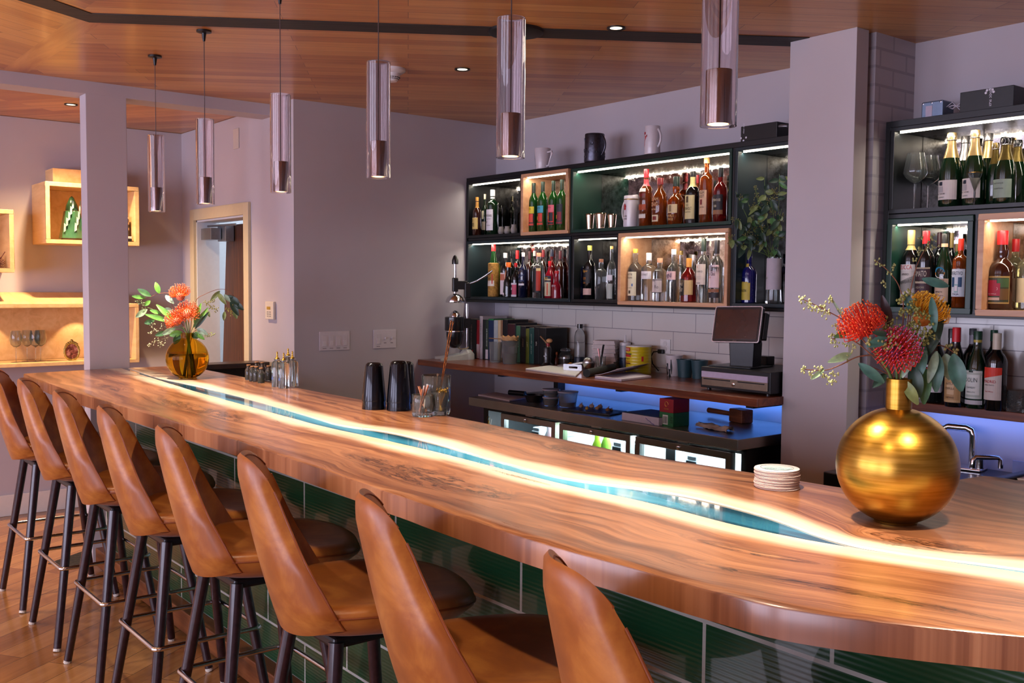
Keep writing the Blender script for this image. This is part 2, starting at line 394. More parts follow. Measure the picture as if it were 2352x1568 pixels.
KN = [(970, 1095, .30, .09), (1085, 1120, .2, .06), (430, 935, .42, .075), (500, 950, .3, .06), (1730, 1268, .15, .022), (1800, 1330, .2, .02), (2070, 1380, .2, .018), (1190, 1095, .17, .01),
      (1140, 985, .2, .07), (1310, 1035, .16, .05), (2120, 1250, .16, .06), (760, 925, .06, .02), (860, 1060, .2, .05), (250, 890, .25, .04)]
def barwood(name):
    m, nt, bs = nodes(name); L = nt.links.new
    uv = N(nt, 'UVMap', uv_map='grain'); sp = N(nt, 'SeparateXYZ'); L(uv.outputs[0], sp.inputs[0]); u, v = sp.outputs[0], sp.outputs[1]
    w1 = N(nt, 'TexNoise', Scale=2.2, Detail=3.); L(uv.outputs[0], w1.inputs['Vector'])
    w2 = N(nt, 'TexNoise', Scale=22., Detail=5., Roughness=.65); L(uv.outputs[0], w2.inputs['Vector'])
    warp = math_n(nt, 'ADD', math_n(nt, 'MULTIPLY', w1.outputs[0], .16), math_n(nt, 'MULTIPLY', w2.outputs[0], .008))
    dark = None; soft = None
    for px, py, su, sv in KN:
        p = at_z(px, py, BZ); up = p.x; vp = (p.y - f_lo(p.x)) if p.y < f_lo(p.x) else (p.y - f_hi(p.x))
        du = math_n(nt, 'DIVIDE', math_n(nt, 'SUBTRACT', u, up), su); dv = math_n(nt, 'DIVIDE', math_n(nt, 'SUBTRACT', v, vp), sv)
        d = math_n(nt, 'SQRT', math_n(nt, 'ADD', math_n(nt, 'MULTIPLY', du, du), math_n(nt, 'MULTIPLY', dv, dv)))
        k = math_n(nt, 'SUBTRACT', 1., sstep(nt, d, .15, 1.25))
        soft = k if soft is None else math_n(nt, 'MAXIMUM', soft, k)
    vv = math_n(nt, 'ADD', v, math_n(nt, 'ADD', warp, math_n(nt, 'MULTIPLY', soft, .09)))
    cb = N(nt, 'CombineXYZ'); L(math_n(nt, 'MULTIPLY', u, .9), cb.inputs[0]); L(math_n(nt, 'MULTIPLY', vv, 20.), cb.inputs[1])
    g1 = N(nt, 'TexNoise', Scale=1.1, Detail=8., Roughness=.6); L(cb.outputs[0], g1.inputs['Vector'])
    cb2 = N(nt, 'CombineXYZ'); L(math_n(nt, 'MULTIPLY', u, 5.), cb2.inputs[0]); L(math_n(nt, 'MULTIPLY', vv, 230.), cb2.inputs[1])
    g2 = N(nt, 'TexNoise', Scale=1., Detail=3.); L(cb2.outputs[0], g2.inputs['Vector'])
    f = math_n(nt, 'ADD', math_n(nt, 'MULTIPLY', g1.outputs[0], .72), math_n(nt, 'MULTIPLY', g2.outputs[0], .28))
    heart = ramp(nt, f, [(.30, '#3f2215'), (.45, '#7d4c31'), (.58, '#a8714c'), (.75, '#c79468')])
    sapc = ramp(nt, f, [(.3, '#cdb192'), (.7, '#ecdfc8')])
    av = math_n(nt, 'ADD', math_n(nt, 'ABSOLUTE', v), math_n(nt, 'MULTIPLY', math_n(nt, 'SUBTRACT', w1.outputs[0], .5), .10))
    sap = math_n(nt, 'SUBTRACT', 1., sstep(nt, av, .035, .095))
    col = mixc(nt, sap, heart, sapc)
    # knots: dark figure and black resin filled cracks, following the grain
    mv = N(nt, 'Mapping'); L(uv.outputs[0], mv.inputs[0]); mv.inputs['Scale'].default_value = (5, 22, 1)
    cr = N(nt, 'TexNoise', Scale=1., Detail=8., Roughness=.68, Distortion=1.6); L(mv.outputs[0], cr.inputs['Vector'])
    rid = math_n(nt, 'ABSOLUTE', math_n(nt, 'SUBTRACT', cr.outputs[0], .5))
    crack = math_n(nt, 'MULTIPLY', math_n(nt, 'SUBTRACT', 1., sstep(nt, rid, .0, .035)), sstep(nt, soft, .25, .6))
    blob = math_n(nt, 'MULTIPLY', sstep(nt, cr.outputs[0], .58, .70), sstep(nt, soft, .3, .75))
    shade = math_n(nt, 'MULTIPLY', sstep(nt, cr.outputs[0], .42, .66), math_n(nt, 'MULTIPLY', soft, .75))
    col = mixc(nt, shade, col, lin('#4e2a18'))
    col = mixc(nt, math_n(nt, 'MAXIMUM', crack, blob), col, lin('#140d0a'))
    L(col, bs.inputs['Base Color']); L(math_n(nt, 'MULTIPLY_ADD', g2.outputs[0], .12, .24), bs.inputs['Roughness'])
    bs.inputs['Coat Weight'].default_value = .35; bs.inputs['Coat Roughness'].default_value = .16
    bump(nt, g2.outputs[0], .05, .0006, bs)
    return m
bar_m = barwood('walnut_slab')

def slab(name, x0, x1, edge, river, sgn, parent, slant=False, thick=.05):
    """one live-edged slab between its outer edge and the river; uv = (along the grain, distance from the river edge)"""
    n = max(12, int((x1 - x0) / .022)); prof = [(0, -thick), (0, -.006), (.0015, -.002), (.006, 0)]; g = G(); uv = []; rows = []
    for i in range(n + 1):
        x = x0 + (x1 - x0) * i / n; e = edge(x); r = river(x); row = []
        ys = [(e - sgn * d, z) for d, z in prof]
        k = 16; y0 = ys[-1][0]
        ys += [(y0 + (r - y0) * j / k, 0.) for j in range(1, k)]
        ys += [(r + sgn * .004, 0), (r, -.003), (r, -thick)]
        for y, z in ys:
            xx = x
            if slant and i == 0: xx = end_x(y)
            elif slant: xx = max(x, end_x(y) + .002 * i)
            row.append((xx, y, BZ + z)); uv.append((xx, y - r))
        rows.append(row)
    b = len(rows[0]); g.grid(rows, wrap=True)
    g.f += [tuple(range(b))[::-1], tuple(n * b + j for j in range(b))]; g.m += [0, 0]; g.uv = uv
    return g.obj(name, bar_m, parent, smooth=35)
bar = thing('bar_counter', 'long walnut live-edge bar with a blue resin river and green tiled front', 'bar', (0, 0, 0))
JX = -2.842
slab('front_slab', -5.66, JX, f_front, f_lo, -1, bar, slant=True); slab('front_slab', JX + .0015, -.2, f_front, f_lo, -1, bar)
slab('back_slab', -5.66, JX, f_back, f_hi, 1, bar, slant=True); slab('back_slab', JX + .0015, -.2, f_back, f_hi, 1, bar)
# resin river
m, nt, bs = nodes('resin'); L = nt.links.new
geo = N(nt, 'NewGeometry'); mp = N(nt, 'Mapping'); mp.inputs['Scale'].default_value = (1.3, 9, 1); L(geo.outputs['Position'], mp.inputs[0])
nz = N(nt, 'TexNoise', Scale=1., Detail=4.); L(mp.outputs[0], nz.inputs['Vector'])
L(ramp(nt, nz.outputs[0], [(.32, '#1a2a36'), (.46, '#27566e'), (.58, '#3f97bd'), (.75, '#66bfe0')]), bs.inputs['Base Color'])
bs.inputs['Roughness'].default_value = .06; bs.inputs['Coat Weight'].default_value = .6
g = G(); n = 250; rows = []
for i in range(n + 1):
    x = -5.66 + 5.46 * i / n
    lo, hi = f_lo(x) - .001, f_hi(x) + .001
    rows.append([(max(x, end_x(y)), y, BZ + z) for y, z in ((lo, -.045), (lo, -.0035), ((lo + hi) / 2, -.0035), (hi, -.0035), (hi, -.045))])
g.grid(rows, wrap=True); g.f += [tuple(range(5))[::-1], tuple(n * 5 + j for j in range(5))]; g.m += [0, 0]
g.obj('resin_river', m, bar, smooth=40)
# green tile die wall below the top
YP = 1.59
green_m = tilemat('green_tile', '#0f3d22', '#14452a', '#a9aba2', .61, .146, .0045, rough=.28, coat=.45, ribs=560, ox=.13, oz=.0355)
g = G(); g.box(-5.50, -.35, YP, YP + .12, 0, BZ - .05); g.box(-.95, -.35, YP + .121, 2.45, 0, BZ - .05)
g.obj('tiled_front', green_m, bar)
G().box(-5.515, -5.50, YP - .004, YP + .124, 0, BZ - .052).obj('edge_strip', plain('#cfcfc8', .4, metal=.3), bar)
G().box(-5.50, -.4, YP - .065, YP - .001, .02, .115).obj('foot_board', woodmat('foot_walnut', [(.25, '#3b1e0f'), (.5, '#6d3c1e'), (.8, '#965a2f')], grain=(1, 12, 12), scale=2.5, rough=.35), bar, bev=.004)

# gate flap between the bar end and the kitchen wall
walnut = woodmat('ledge_walnut', [(.22, '#3a1a0d'), (.48, '#6a3319'), (.66, '#8d4c26'), (.88, '#aa683a')], grain=(1, 13, 13), scale=2.4, rough=.3, coat=.3)
walnut_v = woodmat('gate_walnut', [(.2, '#24120a'), (.5, '#4a2814'), (.8, '#74451f')], rot=(0, R2D(90), 0), grain=(1, 22, 22), scale=2.6, rough=.4)
gate = thing('bar_gate', 'dark walnut swing gate closing the gap between bar end and kitchen wall', 'gate', (0, 0, 0))
G().box(-5.78, -5.62, 2.06, 2.585, 1.03, 1.06).obj('cap_board', plain('#3b2a20', .35, vary=.2, scale=15), gate, bev=.004)
G().box(-5.70, -5.655, 2.07, 2.58, .18, .945).obj('gate_panel', walnut_v, gate)
G().box(-5.72, -5.68, 2.08, 2.57, .945, 1.03).obj('gate_rail', plain('#0e0c0b', .5), gate)

# ================================================================== BAR STOOLS
def leather():
    m, nt, bs = nodes('cognac_leather'); L = nt.links.new
    tc = N(nt, 'TexCoord'); a = N(nt, 'TexNoise', Scale=7., Detail=6., Roughness=.6, Distortion=.5); b = N(nt, 'TexNoise', Scale=180., Detail=2.)
    L(tc.outputs['Object'], a.inputs['Vector']); L(tc.outputs['Object'], b.inputs['Vector'])
    L(ramp(nt, a.outputs[0], [(.25, '#74380f'), (.5, '#95521a'), (.72, '#b87630')]), bs.inputs['Base Color'])
    bs.inputs['Roughness'].default_value = .38; bs.inputs['Sheen Weight'].default_value = .08
    bump(nt, b.outputs[0], .08, .0008, bs); return m
leather_m = leather()
seam_m = plain('#7a3a12', .5); leg_m = plain('#2a161c', .28, vary=.35, scale=60, coat=.25); chrome = plain('#d9dade', .1, metal=1., vary=0); black_m = plain('#131316', .35)
def sgnpow(v, p): return math.copysign(abs(v) ** p, v)
def make_stool():
    t = thing('bar_stool', 'tan leather bar stool', 'bar stool', group='leather bar stools along the bar front')
    M = Matrix.Translation((.03, 0, 0)) @ Matrix.Rotation(R2D(-23), 4, 'Z')
    # seat cushion
    g = G(); rings = []; n = 48; cy = .045
    def ring(k, z, dz_front=0.):
        r = []
        for i in range(n):
            a = 2 * PI * i / n; c, s = math.cos(a), math.sin(a)
            w = .222 if s < 0 else .222 - .035 * s
            x = w * k * sgnpow(c, .72); y = cy + .245 * k * sgnpow(s, .72 if s > 0 else .5)
            r.append((x, y, z + .012 * (x / .22) ** 2 - (.016 * max(0, (y - .1) / .2) ** 2 if z > .72 else 0)))
        return r
    rings = [ring(.02, .7655), ring(.3, .7655), ring(.6, .766), ring(.82, .769), ring(.93, .768), ring(.985, .760), ring(1., .748), ring(.992, .735), ring(.95, .716), ring(.86, .698), ring(.7, .686), ring(.3, .682), ring(.02, .682)]
    g.grid([r + [r[0]] for r in rings]); g.f += [tuple(range(n + 1))[::-1], tuple((len(rings) - 1) * (n + 1) + j for j in range(n + 1))]; g.m += [0, 0]
    g.move(M); seat = g.obj('seat', leather_m, t, smooth=60)
    g = G(); g.tube([(x, y, z - .004) for x, y, z in ring(1.003, .748)], .0028, 6, closed=True); g.move(M); g.obj('piping', seam_m, seat, smooth=60)
    # backrest shell: winged, leaning back, narrower towards a rounded top
    def pt(u, v, side):
        hw = lerp_tab([(0, .205), (.12, .222), (.45, .196), (.72, .15), (.9, .122), (1, .108)], v)
        z = .688 + .425 * v - .05 * v * abs(u) ** 3.2 * (1 if v > .5 else v * 2) + .035 * abs(u) ** 2 * (1 - v) ** 2
        au = abs(u); fwd = (.11 * (1 - v) + .062 * v) * au ** 1.7
        x = hw * math.sin(u * 1.25) / math.sin(1.25)
        y = -.20 - .095 * v + fwd + .02 * (1 - v) ** 3
        th = (.044 - .014 * v) * (1 - .45 * au ** 6) * min(1, 6 * (1 - v) + .45)
        return Vector((x, y + side * th * .55, z))
    g = G(); nu, nv = 26, 18; rows = []
    for j in range(nv + 1):
        v = j / nv; row = [pt(-1 + 2 * i / nu, v, -1) for i in range(nu + 1)] + [pt(1 - 2 * i / nu, v, 1) for i in range(nu + 1)]
        rows.append(row)
    top = [(pt(u, 1, -1) + pt(u, 1, 1)) / 2 + Vector((0, 0, .008)) for u in [-1 + 2 * i / nu for i in range(nu + 1)]]
    rows.append(top + top[::-1])
    g.grid(rows, wrap=True); b = len(rows[0]); g.f.append(tuple(range(b))[::-1]); g.m.append(0)
    g.move(M); back = g.obj('backrest', leather_m, t, smooth=50)
    g = G()
    for s in (-1, 1): g.tube([pt(s * .985, v / 16, .75) + Vector((s * .002, .001, .002)) for v in range(16)], .0028, 6)
    g.tube([pt(-1 + 2 * i / nu, .985, .55) + Vector((0, .002, .002)) for i in range(1, nu)], .0026, 6)
    g.move(M); g.obj('piping', seam_m, back, smooth=60)
    G().box(-.13, .13, -.13, .13, .655, .684).obj('swivel_plate', black_m, t, bev=.008)
    for sx in (-1, 1):
        for sy in (-1, 1):
            lg = G().tube([(sx * .118, sy * .118, .67), (sx * .21, sy * .21, .012)], [.0195, .0155], 12).obj('leg', leg_m, t, smooth=50)
            G().tube([(sx * .2097, sy * .2097, .012), (sx * .2125, sy * .2125, 0)], .0152, 12).obj('glide', plain('#c9c4ba', .5), lg)
    q = .185; z = .335; pts = []
    for cx, cy2, a0 in ((q - .02, -q + .02, -90), (q - .02, q - .02, 0), (-q + .02, q - .02, 90), (-q + .02, -q + .02, 180)):
        for i in range(5):
            a = R2D(a0 + 22.5 * i); pts.append((cx + .02 * math.cos(a), cy2 + .02 * math.sin(a), z))
    G().tube(pts, .0085, 8, closed=True).obj('foot_ring', chrome, t, smooth=60)
    return t
st0 = make_stool(); index_kids(st0)
SX = [-5.175, -4.567, -3.985, -3.41, -2.83, -2.235, -1.65, -1.06]
words = ['cut by the left edge of the picture', 'second from the left edge of the picture', 'third from the left edge of the picture', 'fourth from the left edge of the picture', 'just left of the seam in the bar top', 'sixth from the left, below the big dark knot', 'second nearest, with its seat front in full view', 'nearest of the row, only its upper back in view']
for i, x in enumerate(SX):
    lb = 'tan leather bar stool ' + words[i]
    if i == 0: st0.location = (x, 1.26, 0); st0['label'] = lb
    else: dup(st0, (x, 1.26, 0), 0, lb)

# ================================================================== PENDANTS
PY_ = 1.615
glass_m = plain('#f4ecee', .0, trans=1., ior=1.45, vary=0); cord_m = plain('#4a3a38', .5)
can_m = plain('#a39a98', .16, metal=1., vary=.03, scale=20)
def make_pendant():
    t = thing('pendant_lamp', 'glass tube pendant', 'pendant lamp', group='glass cylinder pendants over the bar')
    G().lathe([(0, ZC - .001), (.031, ZC - .001), (.031, ZC - .008), (.01, ZC - .012), (.005, ZC - .045), (0, ZC - .045)], 24).obj('canopy', black_m, t, smooth=40)
    G().tube([(0, 0, ZC - .04), (0, 0, 1.975)], .0017, 6).obj('cord', cord_m, t)
    G().lathe([(.0375, 1.868), (.0375, 2.219), (.0368, 2.2245), (.0358, 2.2245), (.0349, 2.219), (.0349, 1.868)], 40, closed=True).obj('glass_tube', glass_m, t, smooth=35)
    c = G().lathe([(0, 1.981), (.0262, 1.981), (.0268, 1.979), (.0268, 1.872), (.0225, 1.872), (.0225, 1.885), (0, 1.885)], 36).obj('metal_can', can_m, t, smooth=35)
    G().lathe([(0, 1.884), (.0222, 1.884), (.0222, 1.8785), (0, 1.8775)], 24).obj('bulb', glow('#ffd9a0', 22.), c)
    return t
pd0 = make_pendant(); index_kids(pd0)
PX = [-4.741, -4.136, -3.409, -2.716, -2.051, -1.361, -.69]
pw = ['over the far bar end, closest to the post', 'above the cork spice jars, second from the post', 'third from the post, in front of the wall corner', 'fourth from the post, before the smoke detector', 'fifth from the post, below the round black ceiling disc', 'nearest in the picture, its top cut by the frame', 'above the near right end of the bar']
for i, x in enumerate(PX):
    lb = 'clear glass tube pendant lamp ' + pw[i]
    if i == 0: pd0.location = (x, PY_, 0); pd0['label'] = lb
    else: dup(pd0, (x, PY_, 0), 0, lb)

# ceiling fittings
def downlight(p, lb, r=.038, z=ZC):
    t = thing('recessed_downlight', lb, 'ceiling light', (p.x, p.y, z), group='recessed ceiling downlights')
    G().lathe([(r * .62, -.001), (r, -.001), (r, -.006), (r * .68, -.004)], 28, closed=True).obj('trim_ring', black_m, t, smooth=40)
    G().lathe([(0, -.0015), (r * .66, -.0015), (r * .66, -.003), (0, -.003)], 24).obj('lens', glow('#fff0c8', 3.0), t)
    return t
downlight(at_z(1415, 63, ZC), 'black ringed ceiling downlight beside the charred stripe')
downlight(at_z(1062, 158, ZC), 'black ringed ceiling downlight between two pendants, right of the smoke detector')
downlight(at_z(163, 240, ZC), 'black ringed ceiling downlight in the side room beside the post', z=ZC + .002)
p = at_z(1185, 70, ZC)
tag(G().lathe([(0, 0), (.115, 0), (.115, -.012), (.10, -.016), (0, -.016)], 40, (p.x, p.y, ZC)).obj('ceiling_speaker', plain('#0d0d10', .5), smooth=40), 'flat round black disc on the ceiling across the charred stripe', 'ceiling disc')
p = at_z(898, 158, ZC)
sd = thing('smoke_detector', 'white domed smoke detector on the wood ceiling', 'smoke detector', (p.x, p.y, ZC))
G().lathe([(0, 0), (.072, 0), (.072, -.012), (.055, -.024), (0, -.024)], 32).obj('base', plain('#e4e2e4', .4), sd, smooth=40)
G().lathe([(0, -.02), (.046, -.02), (.044, -.04), (.03, -.062), (0, -.066)], 32).obj('dome', plain('#e4e2e4', .4), sd, smooth=50)
g = G()
for k in range(3):
    for j in range(20):
        a = 2 * PI * j / 20; r = .0425 - .0065 * k; z = -.044 - .007 * k
        g.obox((r * math.cos(a), r * math.sin(a), z), .004, .009, .0028, Matrix.Rotation(a, 3, 'Z').to_4x4())
g.obj('vent_slots', plain('#1c1c1e', .6), sd)
# ================================================================== WALL SHELVING
YFc = 3.82; cab_blk = plain('#0d1114', .38, vary=.1, scale=8); cab_grn = plain('#12352b', .36, vary=.1, scale=8); cab_teal = plain('#12242a', .38, vary=.1, scale=8)
maple = woodmat('maple_box', [(.25, '#b98560'), (.5, '#cb9b75'), (.75, '#d8ad88')], grain=(1, 9, 9), scale=2.4, rough=.4)
def mirror():
    m, nt, bs = nodes('antique_mirror'); L = nt.links.new
    tc = N(nt, 'TexCoord'); a = N(nt, 'TexNoise', Scale=28., Detail=5., Roughness=.7); L(tc.outputs['Object'], a.inputs['Vector'])
    L(ramp(nt, a.outputs[0], [(.35, '#7d776f'), (.6, '#c9c6c2')]), bs.inputs['Base Color']); bs.inputs['Metallic'].default_value = 1
    L(math_n(nt, 'MULTIPLY_ADD', sstep(nt, a.outputs[0], .45, .8), .25, .03), bs.inputs['Roughness']); return m
mirror_m = mirror(); led_m = glow('#fff3dc', 14.)
def open_box(g, x0, x1, z0, z1, y0, y1, t, mi=0):
    """four boards, open to the front"""
    g.box(x0, x1, y0, y1, z1 - t, z1, mi); g.box(x0, x1, y0, y1, z0, z0 + t, mi)
    g.box(x0, x0 + t, y0, y1, z0 + t, z1 - t, mi); g.box(x1 - t, x1, y0, y1, z0 + t, z1 - t, mi)
def cubby(root, x0, x1, z0, z1, paint, seam=None, y0=None, name='cubby', t=.017):
    y0 = YFc if y0 is None else y0; yb = YA - .022
    g = G(); open_box(g, x0, x1, z0, z1, y0, yb, t); c = g.obj(name, paint, root, bev=.002)
    sx = [x0 + t, x1 - t] if seam is None else [x0 + t, seam, x1 - t]
    for a, b in zip(sx, sx[1:]): G().box(a + .0012, b - .0012, yb - .004, yb, z0 + t, z1 - t).obj('mirror_back', mirror_m, c)
    G().box(x0 + t + .008, x1 - t - .004, y0 + .028, y0 + .036, z1 - t - .006, z1 - t - .0005).obj('light_strip', led_m, c)
    lamp('AREA', 'shelf_led', ((x0 + x1) / 2, y0 + .032, z1 - t - .008), 1.1 * (x1 - x0) / .5, (1, .88, .72), rot=(R2D(14), 0, 0), shape='RECTANGLE', size=x1 - x0 - 2 * t, size_y=.01)
    return c
WARM = (1., .66, .36); WARM2 = (1., .80, .58); DAY = (.78, .76, 1.)
def lamp(kind, name, loc, energy, color, rot=None, target=None, **kw):
    d = bpy.data.lights.new(name, kind); d.energy = energy; d.color = color
    for k, v in kw.items(): setattr(d, k, v)
    o = bpy.data.objects.new(name, d); COL.objects.link(o); o.location = loc
    if target is not None: o.rotation_euler = (Vector(target) - Vector(loc)).to_track_quat('-Z', 'Y').to_euler()
    elif rot is not None: o.rotation_euler = rot
    return o
ZM = 1.828
c1 = thing('wall_shelving', 'black wall shelving with lit cubbies left of the grey pier', 'shelving')
g = G(); yk = YA - .02
g.box(-5.316, -2.5, YFc + .004, yk, 2.203, 2.228); g.box(-5.316, -2.5, YFc + .004, yk, 1.424, 1.440)
g.box(-5.318, -5.306, YFc + .004, yk, 1.44, 2.203); g.box(-5.294, -3.128, YFc + .004, yk, ZM - .008, ZM + .008)
g.box(-5.316, -2.5, yk - .001, yk + .018, 1.424, 2.228); g.box(-3.128, -3.112, YFc + .004, yk, 1.44, 2.203)
g.box(-4.736, -4.730, YFc + .004, yk, ZM, 2.2); g.box(-4.298, -4.290, YFc + .004, yk, ZM, 2.2); g.box(-4.284, -4.276, YFc + .004, yk, 1.44, ZM); g.box(-3.892, -3.886, YFc + .004, yk, 1.44, ZM)
g.obj('carcass', cab_blk, c1, bev=.001)
cubby(c1, -5.304, -4.738, ZM + .010, 2.202, cab_blk, -4.98)
cubby(c1, -4.727, -4.300, ZM + .008, 2.205, maple, -4.45, y0=YFc - .014, name='maple_cubby', t=.02)
cubby(c1, -4.288, -3.130, ZM + .010, 2.202, cab_grn, -3.93)
cubby(c1, -5.304, -4.286, 1.442, ZM - .010, cab_teal, -4.83)
cubby(c1, -4.274, -3.894, 1.442, ZM - .010, cab_blk, -4.05)
cubby(c1, -3.884, -3.132, 1.436, ZM - .008, maple, -3.65, y0=YFc - .014, name='maple_cubby', t=.02)
cubby(c1, -3.110, -2.52, 1.442, 2.202, cab_teal, -2.82)
c2 = thing('wall_shelving', 'black wall shelving with lit cubbies right of the painted brick', 'shelving')
g = G(); g.box(-2.325, .2, YFc + .004, yk, 2.203, 2.228); g.box(-2.325, .2, YFc + .004, yk, 1.424, 1.440); g.box(-2.325, -2.302, YFc + .004, yk, 1.44, 2.203)
g.box(-2.302, .2, YFc + .004, yk, ZM - .002, ZM + .016); g.box(-2.325, .2, yk - .001, yk + .018, 1.424, 2.228); g.box(-1.934, -1.915, YFc + .004, yk, 1.44, ZM)
g.obj('carcass', cab_blk, c2, bev=.001)
cubby(c2, -2.300, -.9, ZM + .018, 2.202, cab_blk, -2.02)
cubby(c2, -2.298, -1.936, 1.438, ZM - .004, cab_grn, -2.14, y0=YFc - .008, t=.022)
cubby(c2, -1.912, -1.0, 1.434, ZM - .002, maple, -1.71, y0=YFc - .014, name='maple_cubby', t=.024)

# ================================================================== BOTTLES
PROF = {
 'bordeaux': [(.0, .0), (.9, 0), (1, .02), (1, .60), (.97, .65), (.82, .70), (.5, .755), (.38, .79), (.37, .965), (.40, .97), (.40, 1)],
 'champ': [(0, 0), (.9, 0), (1, .03), (1, .42), (.96, .50), (.82, .60), (.6, .70), (.42, .80), (.36, .88), (.36, 1)],
 'spirit': [(0, 0), (.92, 0), (1, .015), (1, .56), (.96, .62), (.8, .675), (.5, .715), (.36, .745), (.34, .96), (.38, .965), (.38, 1)],
 'shoulder': [(0, 0), (.93, 0), (1, .015), (1, .66), (.94, .70), (.7, .735), (.42, .765), (.36, .79), (.36, 1)],
 'squat': [(0, 0), (.9, 0), (1, .025), (1, .50), (.97, .57), (.85, .64), (.6, .71), (.38, .76), (.32, .80), (.32, 1)],
 'bulb': [(0, 0), (.92, 0), (1, .02), (1, .46), (.94, .53), (.7, .59), (.42, .635), (.37, .66), (.44, .70), (.45, .76), (.38, .81), (.36, 1)],
 'slope': [(0, 0), (.92, 0), (1, .015), (1, .45), (.93, .55), (.72, .66), (.5, .74), (.4, .79), (.38, .97), (.41, .975), (.41, 1)],
 'flask': [(0, 0), (.98, 0), (1, .03), (.92, .30), (.9, .42), (.72, .52), (.5, .58), (.45, .62), (.45, 1)],
}
def prof_r(pf, t):
    for (r0, z0), (r1, z1) in zip(pf, pf[1:]):
        if z0 <= t <= z1 and z1 > z0: return r0 + (r1 - r0) * (t - z0) / (z1 - z0)
    return pf[-1][0]
GL = {
 'dark': plain('#0a0d0b', .06, coat=.5, vary=.05), 'black': plain('#08080a', .08, coat=.4, vary=.05), 'navy': plain('#0b0f2a', .06, coat=.5, vary=.1),
 'green': plain('#14501c', .05, trans=.55, ior=1.3, coat=.5, vary=.1), 'dkgreen': plain('#0a2412', .05, trans=.25, coat=.6, vary=.1),
 'amber': plain('#a8480f', .04, trans=.75, ior=1.36, coat=.4, vary=.1), 'red': plain('#7c1212', .04, trans=.6, ior=1.36, coat=.4, vary=.1), 'brown': plain('#36140a', .05, trans=.3, coat=.6, vary=.1),
 'clear': plain('#e9efee', .02, trans=.96, ior=1.25, coat=.3, vary=0), 'pale': plain('#e2d9a6', .03, trans=.9, ior=1.33, coat=.3, vary=0), 'blue': plain('#12145c', .05, trans=.2, coat=.6, vary=.1), 'lime': plain('#8ba012', .05, trans=.5, ior=1.33, coat=.4),
 'rose': plain('#a5162d', .05, trans=.5, ior=1.35, coat=.5)}
INK = plain('#1a1416', .6, vary=0)
PLACED = []
def settle(px, ytop, Y, zs, wpx):
    """slide the foot along its line of sight until it stands clear of its neighbours"""
    for sh in (1, .94, .88, .82, .76, .7, .62):
        for dy in sorted([k * .004 for k in range(-45, 46)], key=abs):
            y = Y + dy; p = at_y(px, ytop, y); R = sh * wpx * depth((p.x, y, zs)) / FPX / 2
            if y - R < 3.823 or y + R > 4.042: continue
            if all(abs(zs - z) > .1 or math.hypot(p.x - x, y - yy) > R + r + .0012 for x, yy, z, r in PLACED):
                PLACED.append((p.x, y, zs, R)); return p, y, p.z - zs, R
    PLACED.append((p.x, Y, zs, R)); return p, Y, p.z - zs, R
def bottle(label, px, ytop, Y, zs, wpx, style, glass, cap, capf, lab=None, words=(), rz=0., group=None, zb=None, neck=None, name='bottle', cat='bottle', capR=None, fill=None):
    """px, ytop, wpx: where the photo shows it at depth Y; lab = (z0, z1, half angle, colour, [extra patches]) in parts of the height"""
    pf = PROF[style]; p, Y, H, R = settle(px, ytop, Y, zs, wpx)
    t = thing(name, label, cat, (p.x, Y, zs + .0005), rz, group)
    zc = 1 - capf; body = [(r * R, z * H) for r, z in pf if z < zc] + [(prof_r(pf, zc) * R, zc * H), (0, zc * H)]
    G().lathe(body, 28).obj('glass_body', GL[glass], t, smooth=35)
    if fill:
        fc, fz = fill; rr = [(max(0, r * R * .93 - .0004), z * H + .003) for r, z in pf if z < fz] + [(prof_r(pf, fz) * R * .93, fz * H), (0, fz * H)]
        G().lathe(rr, 24).obj('liquor', GL[fc], t, smooth=35)
    cr = (capR or (prof_r(pf, zc) * 1.07)) * R
    G().lathe([(0, zc * H - .0005), (cr, zc * H - .0005), (cr, H * (1 - .06 * capf)), (cr * .93, H), (0, H)], 20).obj('cap', cap if not isinstance(cap, str) else plain(cap, .4, vary=.08), t, smooth=40)
    if neck:
        z0, z1, c = neck; n = 18; k = 5
        G().lathe([(prof_r(pf, z0 + (z1 - z0) * i / k) * R * 1.03, (z0 + (z1 - z0) * i / k) * H) for i in range(k + 1)], n).obj('neck_foil', plain(c, .35, vary=.1), t, smooth=40)
    if lab:
        z0, z1, ha, c = lab[:4]; ex = lab[4] if len(lab) > 4 else []
        mats = []; g = G()
        def mi(c):
            m = c if not isinstance(c, str) else plain(c, .55, vary=.04)
            if m not in mats: mats.append(m)
            return mats.index(m)
        def patch(za, zb_, a0, a1, c, off, sl=0.):
            n = 10; rows = []
            for i in range(n + 1):
                a = R2D(a0 + (a1 - a0) * i / n); d = sl * (i / n - .5) * H; rows.append([])
                for z in (za, zb_):
                    r = prof_r(pf, min(z, .6)) * R if z < .62 else prof_r(pf, z) * R
                    rows[-1].append(((r + off) * math.sin(a), -(r + off) * math.cos(a), z * H + d))
            g.grid(rows, mi(c))
        patch(z0, z1, -ha, ha, c, .0007, 0)
        for q, e in enumerate(ex): patch(*e[:5], .0011 + .0003 * q, e[5] if len(e) > 5 else 0)
        for wd in words:
            s, z, h, col = wd[:4]; a0 = wd[4] if len(wd) > 4 else -6; wm = wd[5] if len(wd) > 5 else None; sl = wd[6] if len(wd) > 6 else 0.
            rr = prof_r(pf, min(z, .58)) * R + .0022
            def pl(tx, tz, rr=rr, z=z, a0=a0, sl=sl):
                a = tx / rr + R2D(a0); return (rr * math.sin(a), -rr * math.cos(a), z * H + tz + sl * tx)
            text(g, s, h * H, pl, mi(col), wm and wm * R)
        lo = g.obj('label', mats, t)
    return t
Z1, Z2 = ZM + .028, 1.4595      # shelf boards of the upper and lower cubbies
Z2w = 1.4565
